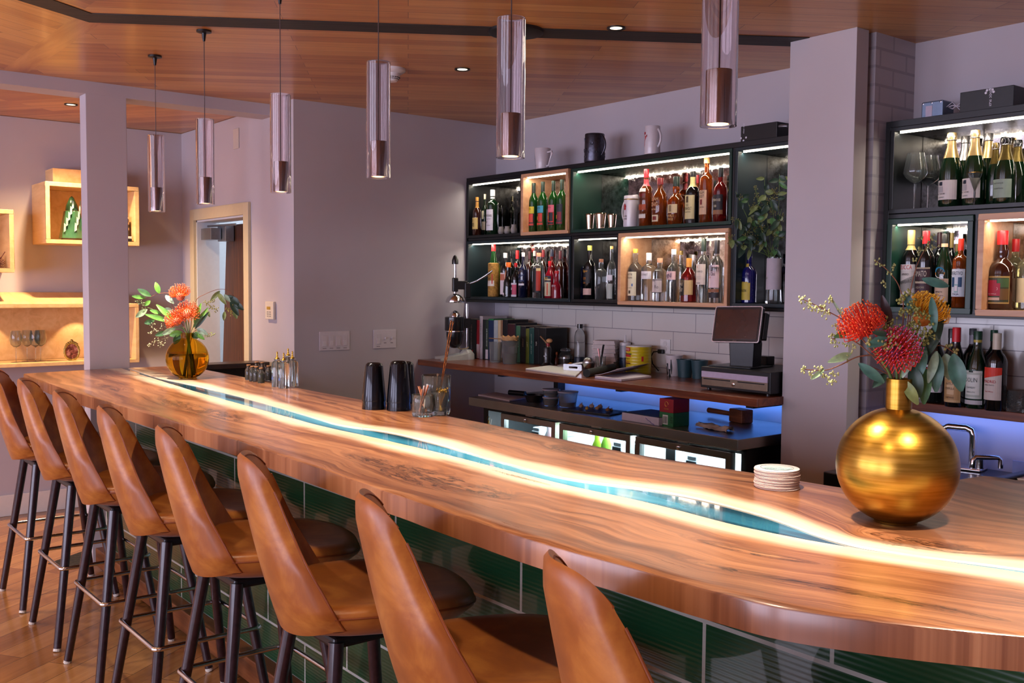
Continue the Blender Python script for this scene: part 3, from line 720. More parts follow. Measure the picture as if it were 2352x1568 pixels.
GRA, GRB, GRC, GRE, GRF, GRG = ('bottles in the upper left black cubby', 'green bottles in the small maple cubby', 'whiskey bottles in the wide green cubby', 'liqueur bottles in the lower left cubby', 'rum bottles in the narrow black cubby', 'clear bottles in the lower maple cubby')
# upper left black cubby
bottle('gold capped whisky bottle with a cream label of brushed characters', 1096, 453, 3.852, Z1, 21, 'spirit', 'brown', '#c98d3a', .10, (.16, .46, 62, '#d8bd6e'), [('山', .36, .07, INK, -10), ('崎', .22, .11, INK, -10)], group=GRA, neck=(.72, .88, '#c08a3c'))
bottle('slim bottle with cream neck behind the white labelled whisky', 1114, 446, 3.93, Z1, 14, 'spirit', 'dkgreen', '#d8cfae', .12, (.14, .34, 60, '#d9c9bc', [(.40, .60, -30, 30, '#e3dcc8')]), [], group=GRA)
bottle('bottle with a mustard yellow cap at the back of the black cubby', 1124, 437, 4.0, Z1, 16, 'spirit', 'dark', '#d79a1d', .055, None, [], group=GRA)
bottle('dark green whisky bottle with a tall white label and white cap', 1132, 436, 3.90, Z1, 29, 'shoulder', 'dkgreen', '#d6d7db', .14, (.10, .56, 55, '#d9d6dc'), [('LAPHROAIG', .40, .05, INK, -4, 1.75), ('10', .26, .05, INK, -14), ('ISLAY SINGLE MALT', .34, .018, INK, -4, 1.5), ('SCOTCH WHISKY', .20, .018, INK, -4, 1.3)], group=GRA, neck=(.80, .84, '#c8c8ce'))
cer = plain('#8c8580', .45, vary=.2, scale=30)
for px, yt, Y, l in ((1151, 520.5, 3.90, 'grey brown stoneware cup beside the white labelled whisky'), (1165, 519.5, 3.91, 'grey brown stoneware cup, middle of the row of three'), (1180, 515.5, 3.90, 'pale stoneware cup with a flared rim, touching the cubby side')):
    p = at_y(px, yt, Y); h = p.z - Z1; r = .020
    tag(G().lathe([(0, 0), (r * .6, 0), (r * .95, h * .25), (r, h * .5), (r * .72, h * .85), (r * .8, h), (r * .68, h), (r * .6, h * .85), (r * .85, h * .5), (0, h * .12)], 20, (p.x, Y, Z1)).obj('stoneware_cup', cer, smooth=50), l, 'cup', 'stoneware cups in the black cubby')
# green bottles in the maple cubby
for px, yt, Y, w, l, cols in (
 (1226, 420.6, 3.885, 24, 'green bottle with a yellow and red label, leftmost in the small maple cubby', ('#c9b72e', '#c2402e', '#241414')),
 (1247, 417.6, 3.885, 24, 'green bottle with a sky blue and red label in the small maple cubby', ('#3f97b5', '#c23a2a', '#3d4a1e')),
 (1243, 421, 3.99, 22, 'green bottle hidden behind the yellow and the blue labelled ones', ('#2a3a22', '#243018', '#1c2414')),
 (1271.5, 415.5, 3.885, 24, 'green bottle with a pink and black mountain label in the small maple cubby', ('#d4687a', '#1d1718', '#c2342c')),
 (1291, 412.5, 3.89, 24, 'green bottle with a dark floral label, rightmost in the small maple cubby', ('#1d2430', '#7c2434', '#203a3c'))):
    bottle(l, px, yt, Y, Z1, w, 'bordeaux', 'green', '#10251a', .05, (.13, .52, 55, cols[2], [(.38, .52, -55, 55, cols[0]), (.20, .37, -8, 44, cols[1]), (.24, .31, -44, -14, '#d79a3a'), (.14, .18, -50, 50, cols[1])]), [('MEZCAL', .46, .03, INK, -4, 1.0)], group=GRB, neck=(.80, .95, '#0d1f14'))
# julep cups
silver = plain('#cdb9a4', .16, metal=1., vary=.06)
for px, yt, Y, w, l in ((1332, 493, 3.90, 21, 'leftmost silver julep cup'), (1355, 491.5, 3.89, 23, 'second silver julep cup from the left'), (1380, 489.5, 3.875, 27, 'largest silver julep cup, third from the left'), (1406, 492, 3.90, 23, 'silver julep cup touching the white mug')):
    p = at_y(px, yt, Y); h = p.z - Z1; r = w * depth(p) / FPX / 2
    c = thing('julep_cup', l + ' in the green cubby', 'julep cup', (p.x, Y, Z1), group='silver julep cups in the green cubby')
    G().lathe([(0, 0), (r * .66, 0), (r * .95, h * .93), (r * .9, h * .93), (r * .62, .004), (0, .004)], 24).obj('cup_body', silver, c, smooth=40)
    G().lathe([(r * .97, h * .93), (r * 1.03, h * .96), (r * .98, h), (r * .9, h), (r * .9, h * .93)], 24, closed=True).obj('beaded_rim', silver, c, smooth=40)
    G().lathe([(r * .62, 0), (r * .72, .002), (r * .72, .006), (r * .66, .008)], 24, closed=True).obj('foot_rim', silver, c, smooth=40)

def handle(g, x, r0, z0, z1, out, rad, flat=.7, sx=1):
    pts = []
    for i in range(13):
        t = i / 12; a = PI * t; pts.append((x + sx * (r0 + out * math.sin(a) ** .7), 0, z0 + (z1 - z0) * t))
    g.tube(pts, rad, 8, flat=flat)
white = plain('#d5d0d6', .3, vary=.03, coat=.3)
def printed(t, mats, build, R):
    g = G(); build(g, lambda a, z, off=.0012: ((R(z) + off) * math.sin(a), -(R(z) + off) * math.cos(a), z)); return g.obj('print', mats, t)
def flat_poly(g, place, pts, mi=0):
    g.add([place(x, z) for x, z in pts], [tuple(range(len(pts)))], mi)
# four-roses style pitcher mug
p = at_y(1449, 519.5, 3.88); H = at_y(1449, 446, 3.88).z - Z1; r = 35 * depth(p) / FPX / 2
t = thing('pitcher_mug', 'white ceramic pitcher mug with a red rose print beside the julep cups', 'mug', (p.x, 3.88, Z1))
g = G(); n = 32; rows = []
for i in range(n + 1):
    a = 2 * PI * i / n; wv = .03 * H * max(0, math.cos(a - .3)) ** 3
    rows.append([(rr * math.cos(a), rr * math.sin(a), z + (wv if z > .8 * H else 0)) for rr, z in ((0, 0), (r * .96, 0), (r, .01), (r * .97, H * .6), (r * .95, H * .93), (r * .9, H * .95), (r * .88, H * .6), (0, .02))])
g.grid(rows); g.obj('mug_body', white, t, smooth=45)
g = G(); handle(g, 0, r * .9, H * .12, H * .86, .030, .007, sx=-1); g.obj('handle', white, t, smooth=60)
G().lathe([(r * .975, H * .82), (r * .985, H * .82), (r * .985, H * .85), (r * .965, H * .85)], 32, closed=True).obj('gold_band', plain('#8a6a30', .3, metal=.8), t)
def b(g, P):
    for k in range(5):
        a = 2 * PI * k / 5 + .3; cx, cz = .30 + .11 * math.cos(a) / 1, H * .60 + .011 * math.sin(a)
        flat_poly(g, lambda x, z: P(x, z), [(cx - .35 + .12 * math.cos(q * PI / 5) - .12, cz + .0075 * math.sin(q * PI / 5)) for q in range(10)], 0)
    for s, z in (('FOUR', .30), ('ROSES', .22)): text(g, s, .0085, lambda x, tz, z=z: P(x / r - .15, z * H + tz, .0016), 1)
printed(t, [plain('#b01c24', .5, vary=.1), INK], b, lambda z: r * .985)
# whiskeys
bottle('amber whiskey bottle with red cap and white slanted label beside the pitcher mug', 1485, 388.6, 3.89, Z1, 32, 'spirit', 'amber', '#b3202a', .15, (.14, .66, 40, '#d9d0c4', [(.28, .38, -42, 42, '#a3441a'), (.60, .66, -40, 40, '#e4ddd2')]), [("DEWAR'S", .52, .05, '#a0262a', -4, 1.1), ('WHITE LABEL', .46, .02, INK, -4, 1.0)], group=GRC, neck=(.70, .82, '#b8414a'))
bottle('round shouldered bourbon bottle with burgundy stopper and gold lettering', 1517, 409, 3.89, Z1, 37, 'squat', 'amber', '#6c1a20', .14, (.08, .22, 30, '#d4c3a0', [(.11, .19, -18, 18, '#7c2a24')]), [('ELIJAH', .50, .085, '#e0b98a', -6, 1.25), ('CRAIG', .40, .085, '#e0b98a', -6, 1.15), ('Small Batch', .32, .04, '#e0b98a', -6, 1.0)], group=GRC, capR=.42)
bottle('bourbon bottle with dark green cap and a pale torn paper label', 1554, 406, 3.90, Z1, 37, 'bulb', 'amber', '#15241c', .20, (.24, .42, 50, '#cfb98c', [(.27, .40, -16, 6, '#8a7350')]), [('BUFFALO', .16, .05, '#d8b070', -6, 1.3), ('TRACE', .09, .05, '#d8b070', -6, 1.0)], group=GRC)
bottle('black bottle with a big cream label and black cap in the green cubby', 1592, 393.5, 3.90, Z1, 33, 'spirit', 'black', '#0c0c0e', .10, (.07, .56, 60, '#17140f', [(.09, .54, -56, 56, '#cdbf8d'), (.40, .52, -20, 6, '#4a3d28')]), [('OLD', .33, .05, INK, -6, .5), ('OVERHOLT', .26, .055, INK, -6, 1.5), ('STRAIGHT RYE', .21, .022, INK, -6, 1.2)], group=GRC, neck=(.70, .89, '#c8b77c'))
bottle('red capped bottle half hidden behind the tall wooden-stoppered whiskey', 1603, 402, 4.0, Z1, 18, 'spirit', 'amber', '#a81f26', .16, None, [], group=GRC)
bottle('tall slim whiskey bottle with a wooden stopper and cream label', 1624, 362.5, 3.90, Z1, 31, 'shoulder', 'amber', '#cf9a62', .085, (.13, .50, 42, '#cda988', [(.28, .36, -20, 4, '#6d1f26')]), [('HIGH', .44, .055, INK, -6, 1.05), ('WEST', .385, .045, INK, -6, 1.05), ('DOUBLE RYE', .23, .02, INK, -6, 1.0)], group=GRC, capR=.44)
bottle('rye bottle with black cap and dark label beside the cubby end', 1656, 385, 3.89, Z1, 31, 'spirit', 'red', '#0e0d10', .17, (.14, .50, 60, '#1a1216', [(.14, .22, -60, 60, '#8a5d3c')]), [('RITTENHOUSE', .38, .045, '#d8cdb0', -6, 1.7), ('100', .27, .045, '#d8cdb0', -6, .5)], group=GRC)
# ---------------------------------------------------------------- lower left cubby: liqueurs
straw = woodmat('straw_wrap', [(.3, '#6b4a1c'), (.55, '#a67a34'), (.8, '#c79b52')], rot=(0, R2D(90), 0), grain=(1, 1, 1), scale=60, rough=.8)
t = bottle('straw wrapped liqueur bottle with red cap, first in the lower left cubby', 1134, 558, 3.885, Z2, 25, 'champ', 'green', '#c01d22', .15, (.20, .60, 60, '#cfc4bb', [(.55, .58, -40, 0, '#b3262a'), (.24, .56, 34, 44, '#b3262a')]), [('LUXARDO', .54, .035, '#b3262a', -14, 1.1), ('GRAN LIQVORE', .46, .022, INK, -12, 1.1), ('MARASCHINO', .40, .022, INK, -12, 1.1), ('ORIGINALE', .33, .022, INK, -12, 1.1)], group=GRE)
_R = PLACED[-1][3]; _H = at_y(1134, 558, PLACED[-1][1]).z - Z2
G().lathe([(_R * .9, 0)] + [(_R * (1.012 + .012 * (k % 2)), _H * (.01 + .61 * k / 30)) for k in range(31)] + [(_R * .8, _H * .63)], 24).obj('straw_wrap', straw, t, smooth=60)
for ch in t.children:
    if ch.name.startswith('label'): ch.scale = (1.04, 1.04, 1)
for a in (
 ('small lime green liqueur bottle squeezed behind the straw wrapped one', 1146, 601, 3.93, Z2, 15, 'spirit', 'lime', '#2a241c', .08, (.2, .5, 40, '#4b5a18')),
 ('white capped dark bottle with a peach and white label in the lower left cubby', 1161, 581, 3.90, Z2, 23, 'bordeaux', 'black', '#cbc8cc', .11, (.06, .55, 46, '#d8cbd0', [(.38, .52, -40, 40, '#b8674a')])),
 ('black capped dark bottle behind the orange capped one', 1174, 576, 4.0, Z2, 18, 'spirit', 'dark', '#0d0d10', .1, None),
 ('short black bottle with an orange foil cap and red cord in the lower left cubby', 1168, 602.7, 3.885, Z2, 25, 'flask', 'black', '#d9641c', .14, (.04, .62, 30, '#17120f', [(.05, .55, -40, -2, '#cbbcc4'), (.52, .78, -46, 0, '#b06a4c')])),
 ('dark bottle with a tall bright red cap in the lower left cubby', 1188.5, 575, 3.97, Z2, 20, 'bordeaux', 'black', '#c8161c', .18, None),
 ('low dark bottle with a red cord and a white and pink label', 1185, 604, 3.88, Z2, 21, 'squat', 'black', '#b5191f', .12, (.02, .42, 60, '#d8d2da', [(.08, .37, -10, 60, '#c4506a'), (.08, .36, -60, -2, '#2c1a20')])),
 ('dark bottle with a white label crossed by blue diagonal lines', 1202, 580, 3.87, Z2, 21, 'spirit', 'navy', '#d2cbd0', .09, (.27, .68, 62, '#d3d1dc', [(.36, .39, -62, 62, '#22305e'), (.60, .62, -62, 62, '#22305e', .10), (.45, .47, -62, 62, '#22305e', .10)])),
 ('bottle with a burgundy cap just behind the blue striped label', 1217, 577, 3.99, Z2, 18, 'bordeaux', 'brown', '#4a0f1a', .16, None),
 ('bottle with a white screw cap in the middle of the lower left cubby', 1228, 576, 3.99, Z2, 19, 'spirit', 'dark', '#d6cdc6', .11, None),
 ('broad clear bottle with a black and red label and peach cork', 1238, 581, 3.885, Z2, 28, 'shoulder', 'clear', '#cf7c5c', .08, (.12, .66, 70, '#141014', [(.16, .60, 24, 66, '#a83020'), (.60, .66, 24, 66, '#d4bc84')])),
 ('bottle with a dark red cap behind the black and red label', 1248, 574, 4.0, Z2, 18, 'bordeaux', 'brown', '#8c1420', .15, None),
 ('clear necked bottle with a navy blue cap in the lower left cubby', 1268, 572, 3.99, Z2, 20, 'spirit', 'red', '#121a38', .15, None),
 ('orange red aperitif bottle with a dark blue and cream label', 1263, 599.5, 3.89, Z2, 23, 'squat', 'rose', '#b0141c', .14, (.06, .52, 60, '#c3bd9d', [(.44, .60, -64, 64, '#141a30'), (.08, .40, 14, 30, '#c2502c')])),
 ('bottle with a burgundy cap at the right end of the lower left cubby', 1287, 576, 3.98, Z2, 18, 'bordeaux', 'brown', '#55101c', .17, None),
 ('blood orange liqueur bottle shading from blue to red, right end of the lower left cubby', 1279, 622, 3.875, Z2, 23, 'flask', 'rose', '#b21a22', .1, None)):
    lb = a[0]; wd = []
    if 'diagonal' in lb: wd = [('AUTO', .53, .065, '#6c4330', -8, 1.2, .12), ('AMERICANO', .475, .04, '#22305e', -4, 1.5, .12)]
    if 'aperitif' in lb: wd = [('APEROL', .48, .09, '#e0a81e', -6, 1.35)]
    if 'white and pink' in lb: wd = [('Elisir', .22, .09, '#e8e2e6', -16, .9)]
    bo = bottle(*a, words=wd, group=GRE)
    if 'blood orange' in lb:
        R = PLACED[-1][3]; H = at_y(1279, 622, PLACED[-1][1]).z - Z2; g = G()
        text(g, 'SOLERNO', .07 * H, lambda x, z: ((R + .001) * math.sin(x / R - .1), -(R + .001) * math.cos(x / R - .1), .42 * H + z), 0, 1.4 * R); g.obj('print', plain('#d8d2e0', .5), bo)
for lb, px, yt, Y, w, st, gl, cap, cf, lab, wd in (
 ('glossy dark blue bottle with an orange cork in the narrow black cubby', 1333, 573.6, 3.89, 21, 'spirit', 'navy', '#c9893e', .07, None, []),
 ('tall black rum bottle with a yellow green cap, gold script and pink base label', 1355, 564, 3.90, 29, 'spirit', 'black', '#a7a343', .09, (.08, .20, 62, '#c9a79b', [(.30, .56, -50, 50, '#141012')]), [('Clipper', .49, .06, '#d49a34', -6, 1.3), ('RUM', .36, .05, '#c77a2c', -6, .6), ('AGED', .29, .03, '#c77a2c', -6, .6)]),
 ('clear rum bottle with a brown cork and printed letters in the narrow black cubby', 1381, 595, 3.885, 27, 'shoulder', 'clear', '#7c4f3c', .08, None, []),
 ('slim clear bottle with small white label at the right end of the narrow black cubby', 1405, 565.5, 3.90, 20, 'spirit', 'clear', '#cf9a52', .05, (.36, .46, 60, '#d8d4dc', [(.02, .30, -60, 60, '#aab2a8')]), [])):
    bo = bottle(lb, px, yt, Y, Z2, w, st, gl, cap, cf, lab, wd, group=GRF)
    if 'printed letters' in lb:
        g = G(); R = PLACED[-1][3]; H = at_y(px, yt, PLACED[-1][1]).z - Z2
        text(g, 'RUM', .08 * H, lambda x, z: ((R + .001) * math.sin(x / R - .15), -(R + .001) * math.cos(x / R - .15), .28 * H + z)); g.obj('print', INK, bo)
# ---------------------------------------------------------------- lower maple cubby: clear spirits
bottle('clear tequila bottle with yellow wooden stopper and tall cream label', 1460, 571.6, 3.885, Z2w, 33, 'spirit', 'clear', '#cfa63a', .08, (.10, .56, 52, '#d9d3b2', [(.14, .20, -16, 4, '#3c3528'), (.28, .33, 14, 26, '#4a6a9c')]), [('SIETE', .49, .035, INK, -8, 1.1), ('LEGUAS', .43, .03, INK, -8, 1.1), ('TEQUILA BLANCO', .24, .018, INK, -8, 1.1)], group=GRG)
bottle('ribbed clear gin bottle with white cap and narrow white label', 1491, 581, 3.885, Z2w, 34, 'shoulder', 'clear', '#dad6d8', .15, (.46, .62, 62, '#dcd8dc'), [('THE BOTANIST', .53, .04, '#565a60', -6, 1.5)], group=GRG)
bottle('squat clear gin bottle with peach cork and round engraved label', 1516, 593, 3.875, Z2w, 33, 'shoulder', 'clear', '#cf9474', .10, (.20, .52, 60, '#d9cdc8', [(.21, .51, -4, 46, '#b9b0ac'), (.49, .51, -60, 60, '#4a4444'), (.20, .215, -60, 60, '#4a4444')]), [('GIN', .33, .04, INK, -36, .35), ('Ro', .30, .08, '#5a4a46', 18, .6), ('CALIFORNIA', .46, .022, INK, -20, 1.0)], group=GRG)
bottle('clear gin bottle with white cap and slanted pink label', 1548, 572.5, 3.88, Z2w, 31, 'spirit', 'clear', '#dcdadc', .10, (.42, .58, 60, '#d5b3b3'), [('MINI', .45, .08, '#23284e', -6, 1.2, .22)], group=GRG)
bottle('clear bottle with dark gold cap behind the slanted pink label', 1565, 576, 3.985, Z2w, 24, 'spirit', 'clear', '#8a7130', .08, None, [], group=GRG)
bottle('stout red brown bottle with orange stopper and a round black label', 1583, 593, 3.875, Z2w, 38, 'squat', 'red', '#cf8f3e', .20, (.17, .50, 70, '#cdb179', [(.15, .53, -62, 8, '#15120f')]), [('WHILE', .38, .06, '#d8ccb0', -26, .85), ('THE', .32, .03, '#d8ccb0', -26, .3), ('CAT', .24, .07, '#d8ccb0', -22, .7)], group=GRG)
bottle('silver topped clear bottle behind the round black label', 1593, 585, 3.985, Z2w, 20, 'spirit', 'clear', '#bdbac0', .12, None, [], group=GRG)
bottle('tall clear bottle with black capsule and a cream label with an orange bird', 1617, 548, 3.885, Z2w, 32, 'spirit', 'clear', '#16241c', .20, (.48, .48, 4, '#d6c9bb'), [], group=GRG)
t = [o for o in bpy.data.objects if o.get('label', '').startswith('tall clear bottle with black capsule')][0]
R = PLACED[-1][3]; H = at_y(1617, 548, PLACED[-1][1]).z - Z2w
for ch in list(t.children):
    if ch.name.startswith('label'): bpy.data.objects.remove(ch)
g = G(); P = lambda a, z, o=.0008: ((R + o) * math.sin(a), -(R + o) * math.cos(a), z * H)
def cpatch(g, a0, a1, z0, z1, mi=0, o=.0008, n=8):
    g.grid([[P(a0 + (a1 - a0) * i / n, z0, o), P(a0 + (a1 - a0) * i / n, z1, o)] for i in range(n + 1)], mi)
cpatch(g, -1.0, 1.0, .28, .60)
g.add([P(-.3 + .11 * x, .555 + .018 * z, .0016) for x, z in ((-1, 1), (0, .5), (1, .9), (.5, 0), (1.1, -.9), (.2, -1), (-.2, 0))], [tuple(range(7))], 2)
text(g, 'APURRO', .028 * H, lambda x, z: P(x / R - .12, .47 + z / H, .0016), 1, 1.4 * R)
for k in range(3): text(g, 'vodka de agave', .010 * H, lambda x, z, k=k: P(x / R - .12, .40 - .02 * k + z / H, .0016), 1, 1.0 * R)
cpatch(g, -.5, .3, .30, .308, 1, .0014)
g.obj('label', [plain('#d6c9bb', .55), INK, plain('#a8491e', .5)], t)
bottle('clear vodka bottle with black top and pinkish label with a small picture', 1647, 551, 3.88, Z2w, 34, 'spirit', 'clear', '#12121a', .22, (.24, .60, 60, '#d6c1c4', [(.52, .60, -30, 0, '#8a8694'), (.08, .16, -60, 60, '#1d1a22'), (.17, .22, -60, 60, '#8c5a3c')]), [('Ketel One', .43, .06, '#1c2236', -10, 1.5), ('VODKA', .39, .03, '#a8232c', -20, .6)], group=GRG)
# ---------------------------------------------------------------- tall cubby: blue bottle and eucalyptus carafe
bottle('cobalt blue bottle with a gold label, beside the eucalyptus carafe', 1722, 580, 3.90, Z2, 35, 'spirit', 'blue', '#101440', .08, (.06, .40, 46, '#b8a23c', [(.40, .78, -36, 30, '#a8903a'), (.50, .70, -22, 14, '#131a4a')]), [('CORAZON', .22, .05, INK, -10, 1.0)])
p = at_y(1776, 699, 3.90); r = 34 * depth(p) / FPX / 2; H = at_y(1776, 590, 3.90).z - Z2
cf = thing('carafe_vase', 'glass carafe in a white sleeve holding eucalyptus, in the tall cubby', 'vase', (p.x, 3.90, Z2))
G().lathe([(0, 0), (r * 1.05, 0), (r * 1.1, .008), (r * .95, H * .35), (r * .9, H), (r * .86, H), (r * .9, H * .35), (r * .98, .012), (0, .012)], 28).obj('glass_body', GL['clear'], cf, smooth=40)
G().lathe([(r * 1.02, H * .30), (r * .99, H * .97), (r * .95, H * .97), (r * .97, H * .30)], 28, closed=True).obj('cloth_sleeve', plain('#b3aab2', .8, vary=.05, bumpy=.1), cf, smooth=50)

# ---------------------------------------------------------------- things on top of the shelving
ZT = 2.229
def mug(label, px, yt, Y, w, body, hand_sx, taper=1., zs=ZT, rz=0., name='mug', grp=None):
    p = at_y(px, yt, Y); H = p.z - zs; r = w * depth((p.x, Y, zs)) / FPX / 2
    t = thing(name, label, 'mug', (p.x, Y, zs), rz, grp)
    G().lathe([(0, 0), (r * taper * .96, 0), (r * taper, .006), (r, H * .98), (r * .97, H), (r * .92, H * .97), (r * taper * .9, .01), (0, .01)], 32).obj('mug_body', body, t, smooth=40)
    return t, H, r
t, H, r = mug('small white flared mug with a black figure print on top of the shelving', 1246, 341, 3.86, 38, white, 1, .78)
g = G(); g.tube([(r * .95, 0, H * .78), (r * 1.75, 0, H * .80), (r * 1.75, 0, H * .72), (r * 1.15, 0, H * .14), (r * .80, 0, H * .12)], .006, 8, flat=.7); g.obj('handle', white, t, smooth=50)
g = G(); P = lambda x, z: ((r * .92) * math.sin(x / r - .5) , -(r * (.78 + .22 * z / H) + .001) * math.cos(x / r - .5), z)
P = lambda x, z: ((r * (.78 + .22 * z / H) + .0012) * math.sin(x / r - .75), -(r * (.78 + .22 * z / H) + .0012) * math.cos(x / r - .75), z)
g.add([P(x * r * .3, H * z) for x, z in ((-.6, .28), (-.2, .36), (-.7, .5), (-.3, .66), (-.4, .82), (0, .70), (.4, .6), (.5, .42), (.3, .28))], [tuple(range(9))], 0)
text(g, 'FRIARS', .09 * H, lambda x, z: P(x, .13 * H + z), 0, r * .8); g.obj('print', plain('#2a1216', .5, vary=.2), t)
dark_metal = plain('#4a4a55', .35, metal=.85, vary=.25, scale=50, bumpy=.6)
t, H, r = mug('embossed dark metal tankard on top of the shelving', 1366, 308, 3.86, 45, dark_metal, 1, 1.06, name='tankard')
g = G()
for k in range(26):
    a = random.uniform(0, 2 * PI); z = random.uniform(.12, .85) * H
    g.tube([((r * 1.03) * math.cos(a + .12 * i + .1 * math.sin(i)), (r * 1.03) * math.sin(a + .12 * i + .1 * math.sin(i)), z + .008 * math.sin(i * 1.7 + k)) for i in range(5)], [.001, .003, .0036, .003, .001], 6)
g.obj('relief', dark_metal, t, smooth=60)
g = G(); handle(g, 0, r * .95, H * .2, H * .95, .034, .0055, sx=1); g.tube([(r + .01 + .008 * math.cos(i * .7), 0, H * .22 + .008 * math.sin(i * .7)) for i in range(9)], .004, 6); g.obj('handle', dark_metal, t, smooth=60)
t, H, r = mug('tall white mug with a red seven print on top of the shelving', 1499, 290, 3.86, 35, white, 1, 1.06, name='mug')
g = G(); handle(g, 0, r * .9, H * .22, H * .9, .024, .0062, sx=1); g.obj('handle', white, t, smooth=60)
g = G(); P = lambda x, z: ((r * 1.03 + .0012) * math.sin(x / r - .45), -(r * 1.03 + .0012) * math.cos(x / r - .45), z)
text(g, '7', .42 * H, lambda x, z: P(x, .26 * H + z), 0, r * .85)
flat = [(-.5, .56), (.5, .60), (.45, .68), (-.5, .64)]
g.add([P(x * r, H * z) for x, z in flat], [(0, 1, 2, 3)], 0)
g.add([P(r * .2 * math.cos(i), H * .74 + r * .2 * math.sin(i)) for i in [k * PI / 5 for k in range(10)]], [tuple(range(10))], 0)
g.obj('print', plain('#b3202a', .5, vary=.05), t)
boxblk = plain('#08080a', .4, vary=.1)
def led_driver(label, px0, px1, ytop, yb, Y, words, side):
    a = at_y(px0, yb, Y); b2 = at_y(px1, yb, Y); h = at_y(px0, ytop, Y).z - ZT
    t = thing('power_box', label, 'power box', (a.x, Y, ZT)); L_ = b2.x - a.x
    G().box(0, L_, 0, .15, 0, h).obj('case', boxblk, t, bev=.002)
    g = G(); lx = L_ * (.06 if side else .62)
    for s, z0, hh in words:
        text(g, s, hh, lambda x, z: (lx + z, -.0008, z0 + x), 0) if side else text(g, s, hh, lambda x, z: (lx - z, -.0008, z0 - x), 0)
    for k in range(5 if not side else 3):
        aa = PI * k / 4 if not side else PI + PI * k / 2; cx, cz = (lx - .012, h * .80) if not side else (lx + .005, .018)
        g.add([(cx + .015 * math.cos(aa) + .005 * math.cos(q), -.0008, cz + .013 * math.sin(aa) + .005 * math.sin(q)) for q in [2 * PI * i / 10 for i in range(10)]], [tuple(range(10))])
    g.obj('lettering', plain('#d9d9e4', .5, vary=0), t)
    return t, L_, h
t, L_, h = led_driver('black box with white sideways lettering above the tall cubby', 1701, 1784, 291, 326, 3.84, [('optic arts', .062, .011)], True)
G().tube([(L_ * .96, .02, h * .72), (L_ * 1.05, .01, h * .70), (L_ * 1.2, .02, h * .66)], .008, 8).obj('conduit', plain('#7a7a80', .35, metal=.8), t, smooth=60)
t, L_, h = led_driver('black box with white flower dots logo on the right-hand shelving', 2204, 2327, 213, 254, 3.84, [('Optic arts', .045, .016)], False)
p = at_y(2114, 268, 3.86); q = at_y(2165, 228, 3.86)
t = thing('junction_box', 'blue grey metal junction box with a label on the right-hand shelving', 'junction box', (p.x + .002, 3.86, ZT)); w_, h_ = q.x - p.x, q.z - ZT
G().box(0, w_, 0, .09, 0, h_).obj('case', plain('#6e7f96', .4, metal=.5), t, bev=.006)
G().box(w_ * .22, w_ * .52, -.0012, 0, .004, h_ * .72).obj('label', plain('#b9aec0', .5), t)
for x in (.10, .5, .9): G().lathe([(0, 0), (.004, 0), (.004, .002), (0, .003)], 10).obj('screw', plain('#a9aab4', .3, metal=1.), t, loc=(w_ * x, 0, h_ * .88), rot=(R2D(90), 0, 0))
g = G()
for k in range(3): g.tube([(w_ + .0, .03 + .01 * k, h_ * .6), (w_ + .03, .02, h_ * (.8 - .2 * k)), (w_ + .06, .03, h_ * (.25 + .25 * k)), (w_ + .085, .03, h_ * (.2 + .2 * k))], .0028, 6)
g.obj('cables', plain('#a9a6b2', .5), t, smooth=60)

# ---------------------------------------------------------------- right shelving contents
Z3, Z4, Z4w = ZM + .036, 1.4615, 1.4595
gold = plain('#c9ab74', .3, metal=.75, vary=.12); silv = plain('#b9b4b4', .28, metal=.85, vary=.12); dkgold = plain('#5f4f22', .35, metal=.7, vary=.2); blkfoil = plain('#15161a', .3, metal=.5, vary=.2)
def champagne(label, px, yt, Y, w, foil, topfoil, lab=None, words=()):
    t = bottle(label, px, yt, Y, Z3, w, 'champ', 'dkgreen', topfoil, .10, lab, words, group='sparkling wine bottles on the right-hand shelving', capR=.42, neck=(.66, .905, '#c9ab74'))
    for ch in t.children:
        if ch.name.startswith('neck_foil'): ch.data.materials[0] = foil
    R = PLACED[-1][3]; H = at_y(px, yt, PLACED[-1][1]).z - Z3; g = G()
    for k in range(8):
        a = 2 * PI * k / 8; g.tube([(R * .44 * math.cos(a), R * .44 * math.sin(a), H * .90), (R * .45 * math.cos(a + .3), R * .45 * math.sin(a + .3), H * .95), (R * .40 * math.cos(a), R * .40 * math.sin(a), H * .998)], .0008, 4)
    g.lathe([(R * .42, H * .895), (R * .455, H * .90), (R * .42, H * .907)], 20); g.obj('wire_cage', silv, t)
    return t
wl = (.10, .36, 60, '#cfc6c0', [(.29, .34, -34, -14, '#232c3c'), (.20, .28, -50, -10, '#a8a3a4')])
champagne('champagne bottle with a cream foil neck and white label, left of the front pair', 2187, 305.6, 3.90, 50, gold, gold, wl, [('K', .29, .045, '#1c2230', -28, .4), ('BRUT NATURE', .17, .018, INK, -22, .9), ('CREMANT', .125, .014, INK, -22, .7)])
champagne('silver foiled sparkling bottle behind the two front champagnes', 2218, 313, 3.985, 46, silv, silv)
champagne('champagne bottle with a cream foil neck and white label, right of the front pair', 2241, 299.5, 3.89, 48, gold, gold, wl, [('K', .29, .045, '#1c2230', -28, .4), ('BRUT NATURE', .17, .018, INK, -22, .9), ('CREMANT', .125, .014, INK, -22, .7)])
champagne('silver topped sparkling bottle with a pale green label behind the gilt rimmed coupe', 2271, 307, 3.93, 46, gold, silv, (.10, .36, 60, '#c6c6a8'))
champagne('half hidden sparkling bottle with a dark gilt top, third row of the right-hand shelving', 2288, 328.6, 4.0, 36, dkgold, dkgold)
champagne('sparkling bottle with black top and gold neck and a grey green label', 2312, 317.4, 3.91, 48, dkgold, blkfoil, (.09, .37, 60, '#8fa08e'), [('METHODE', .30, .018, INK, -10, 1.0), ('TRADITION', .22, .018, INK, -10, 1.0)])
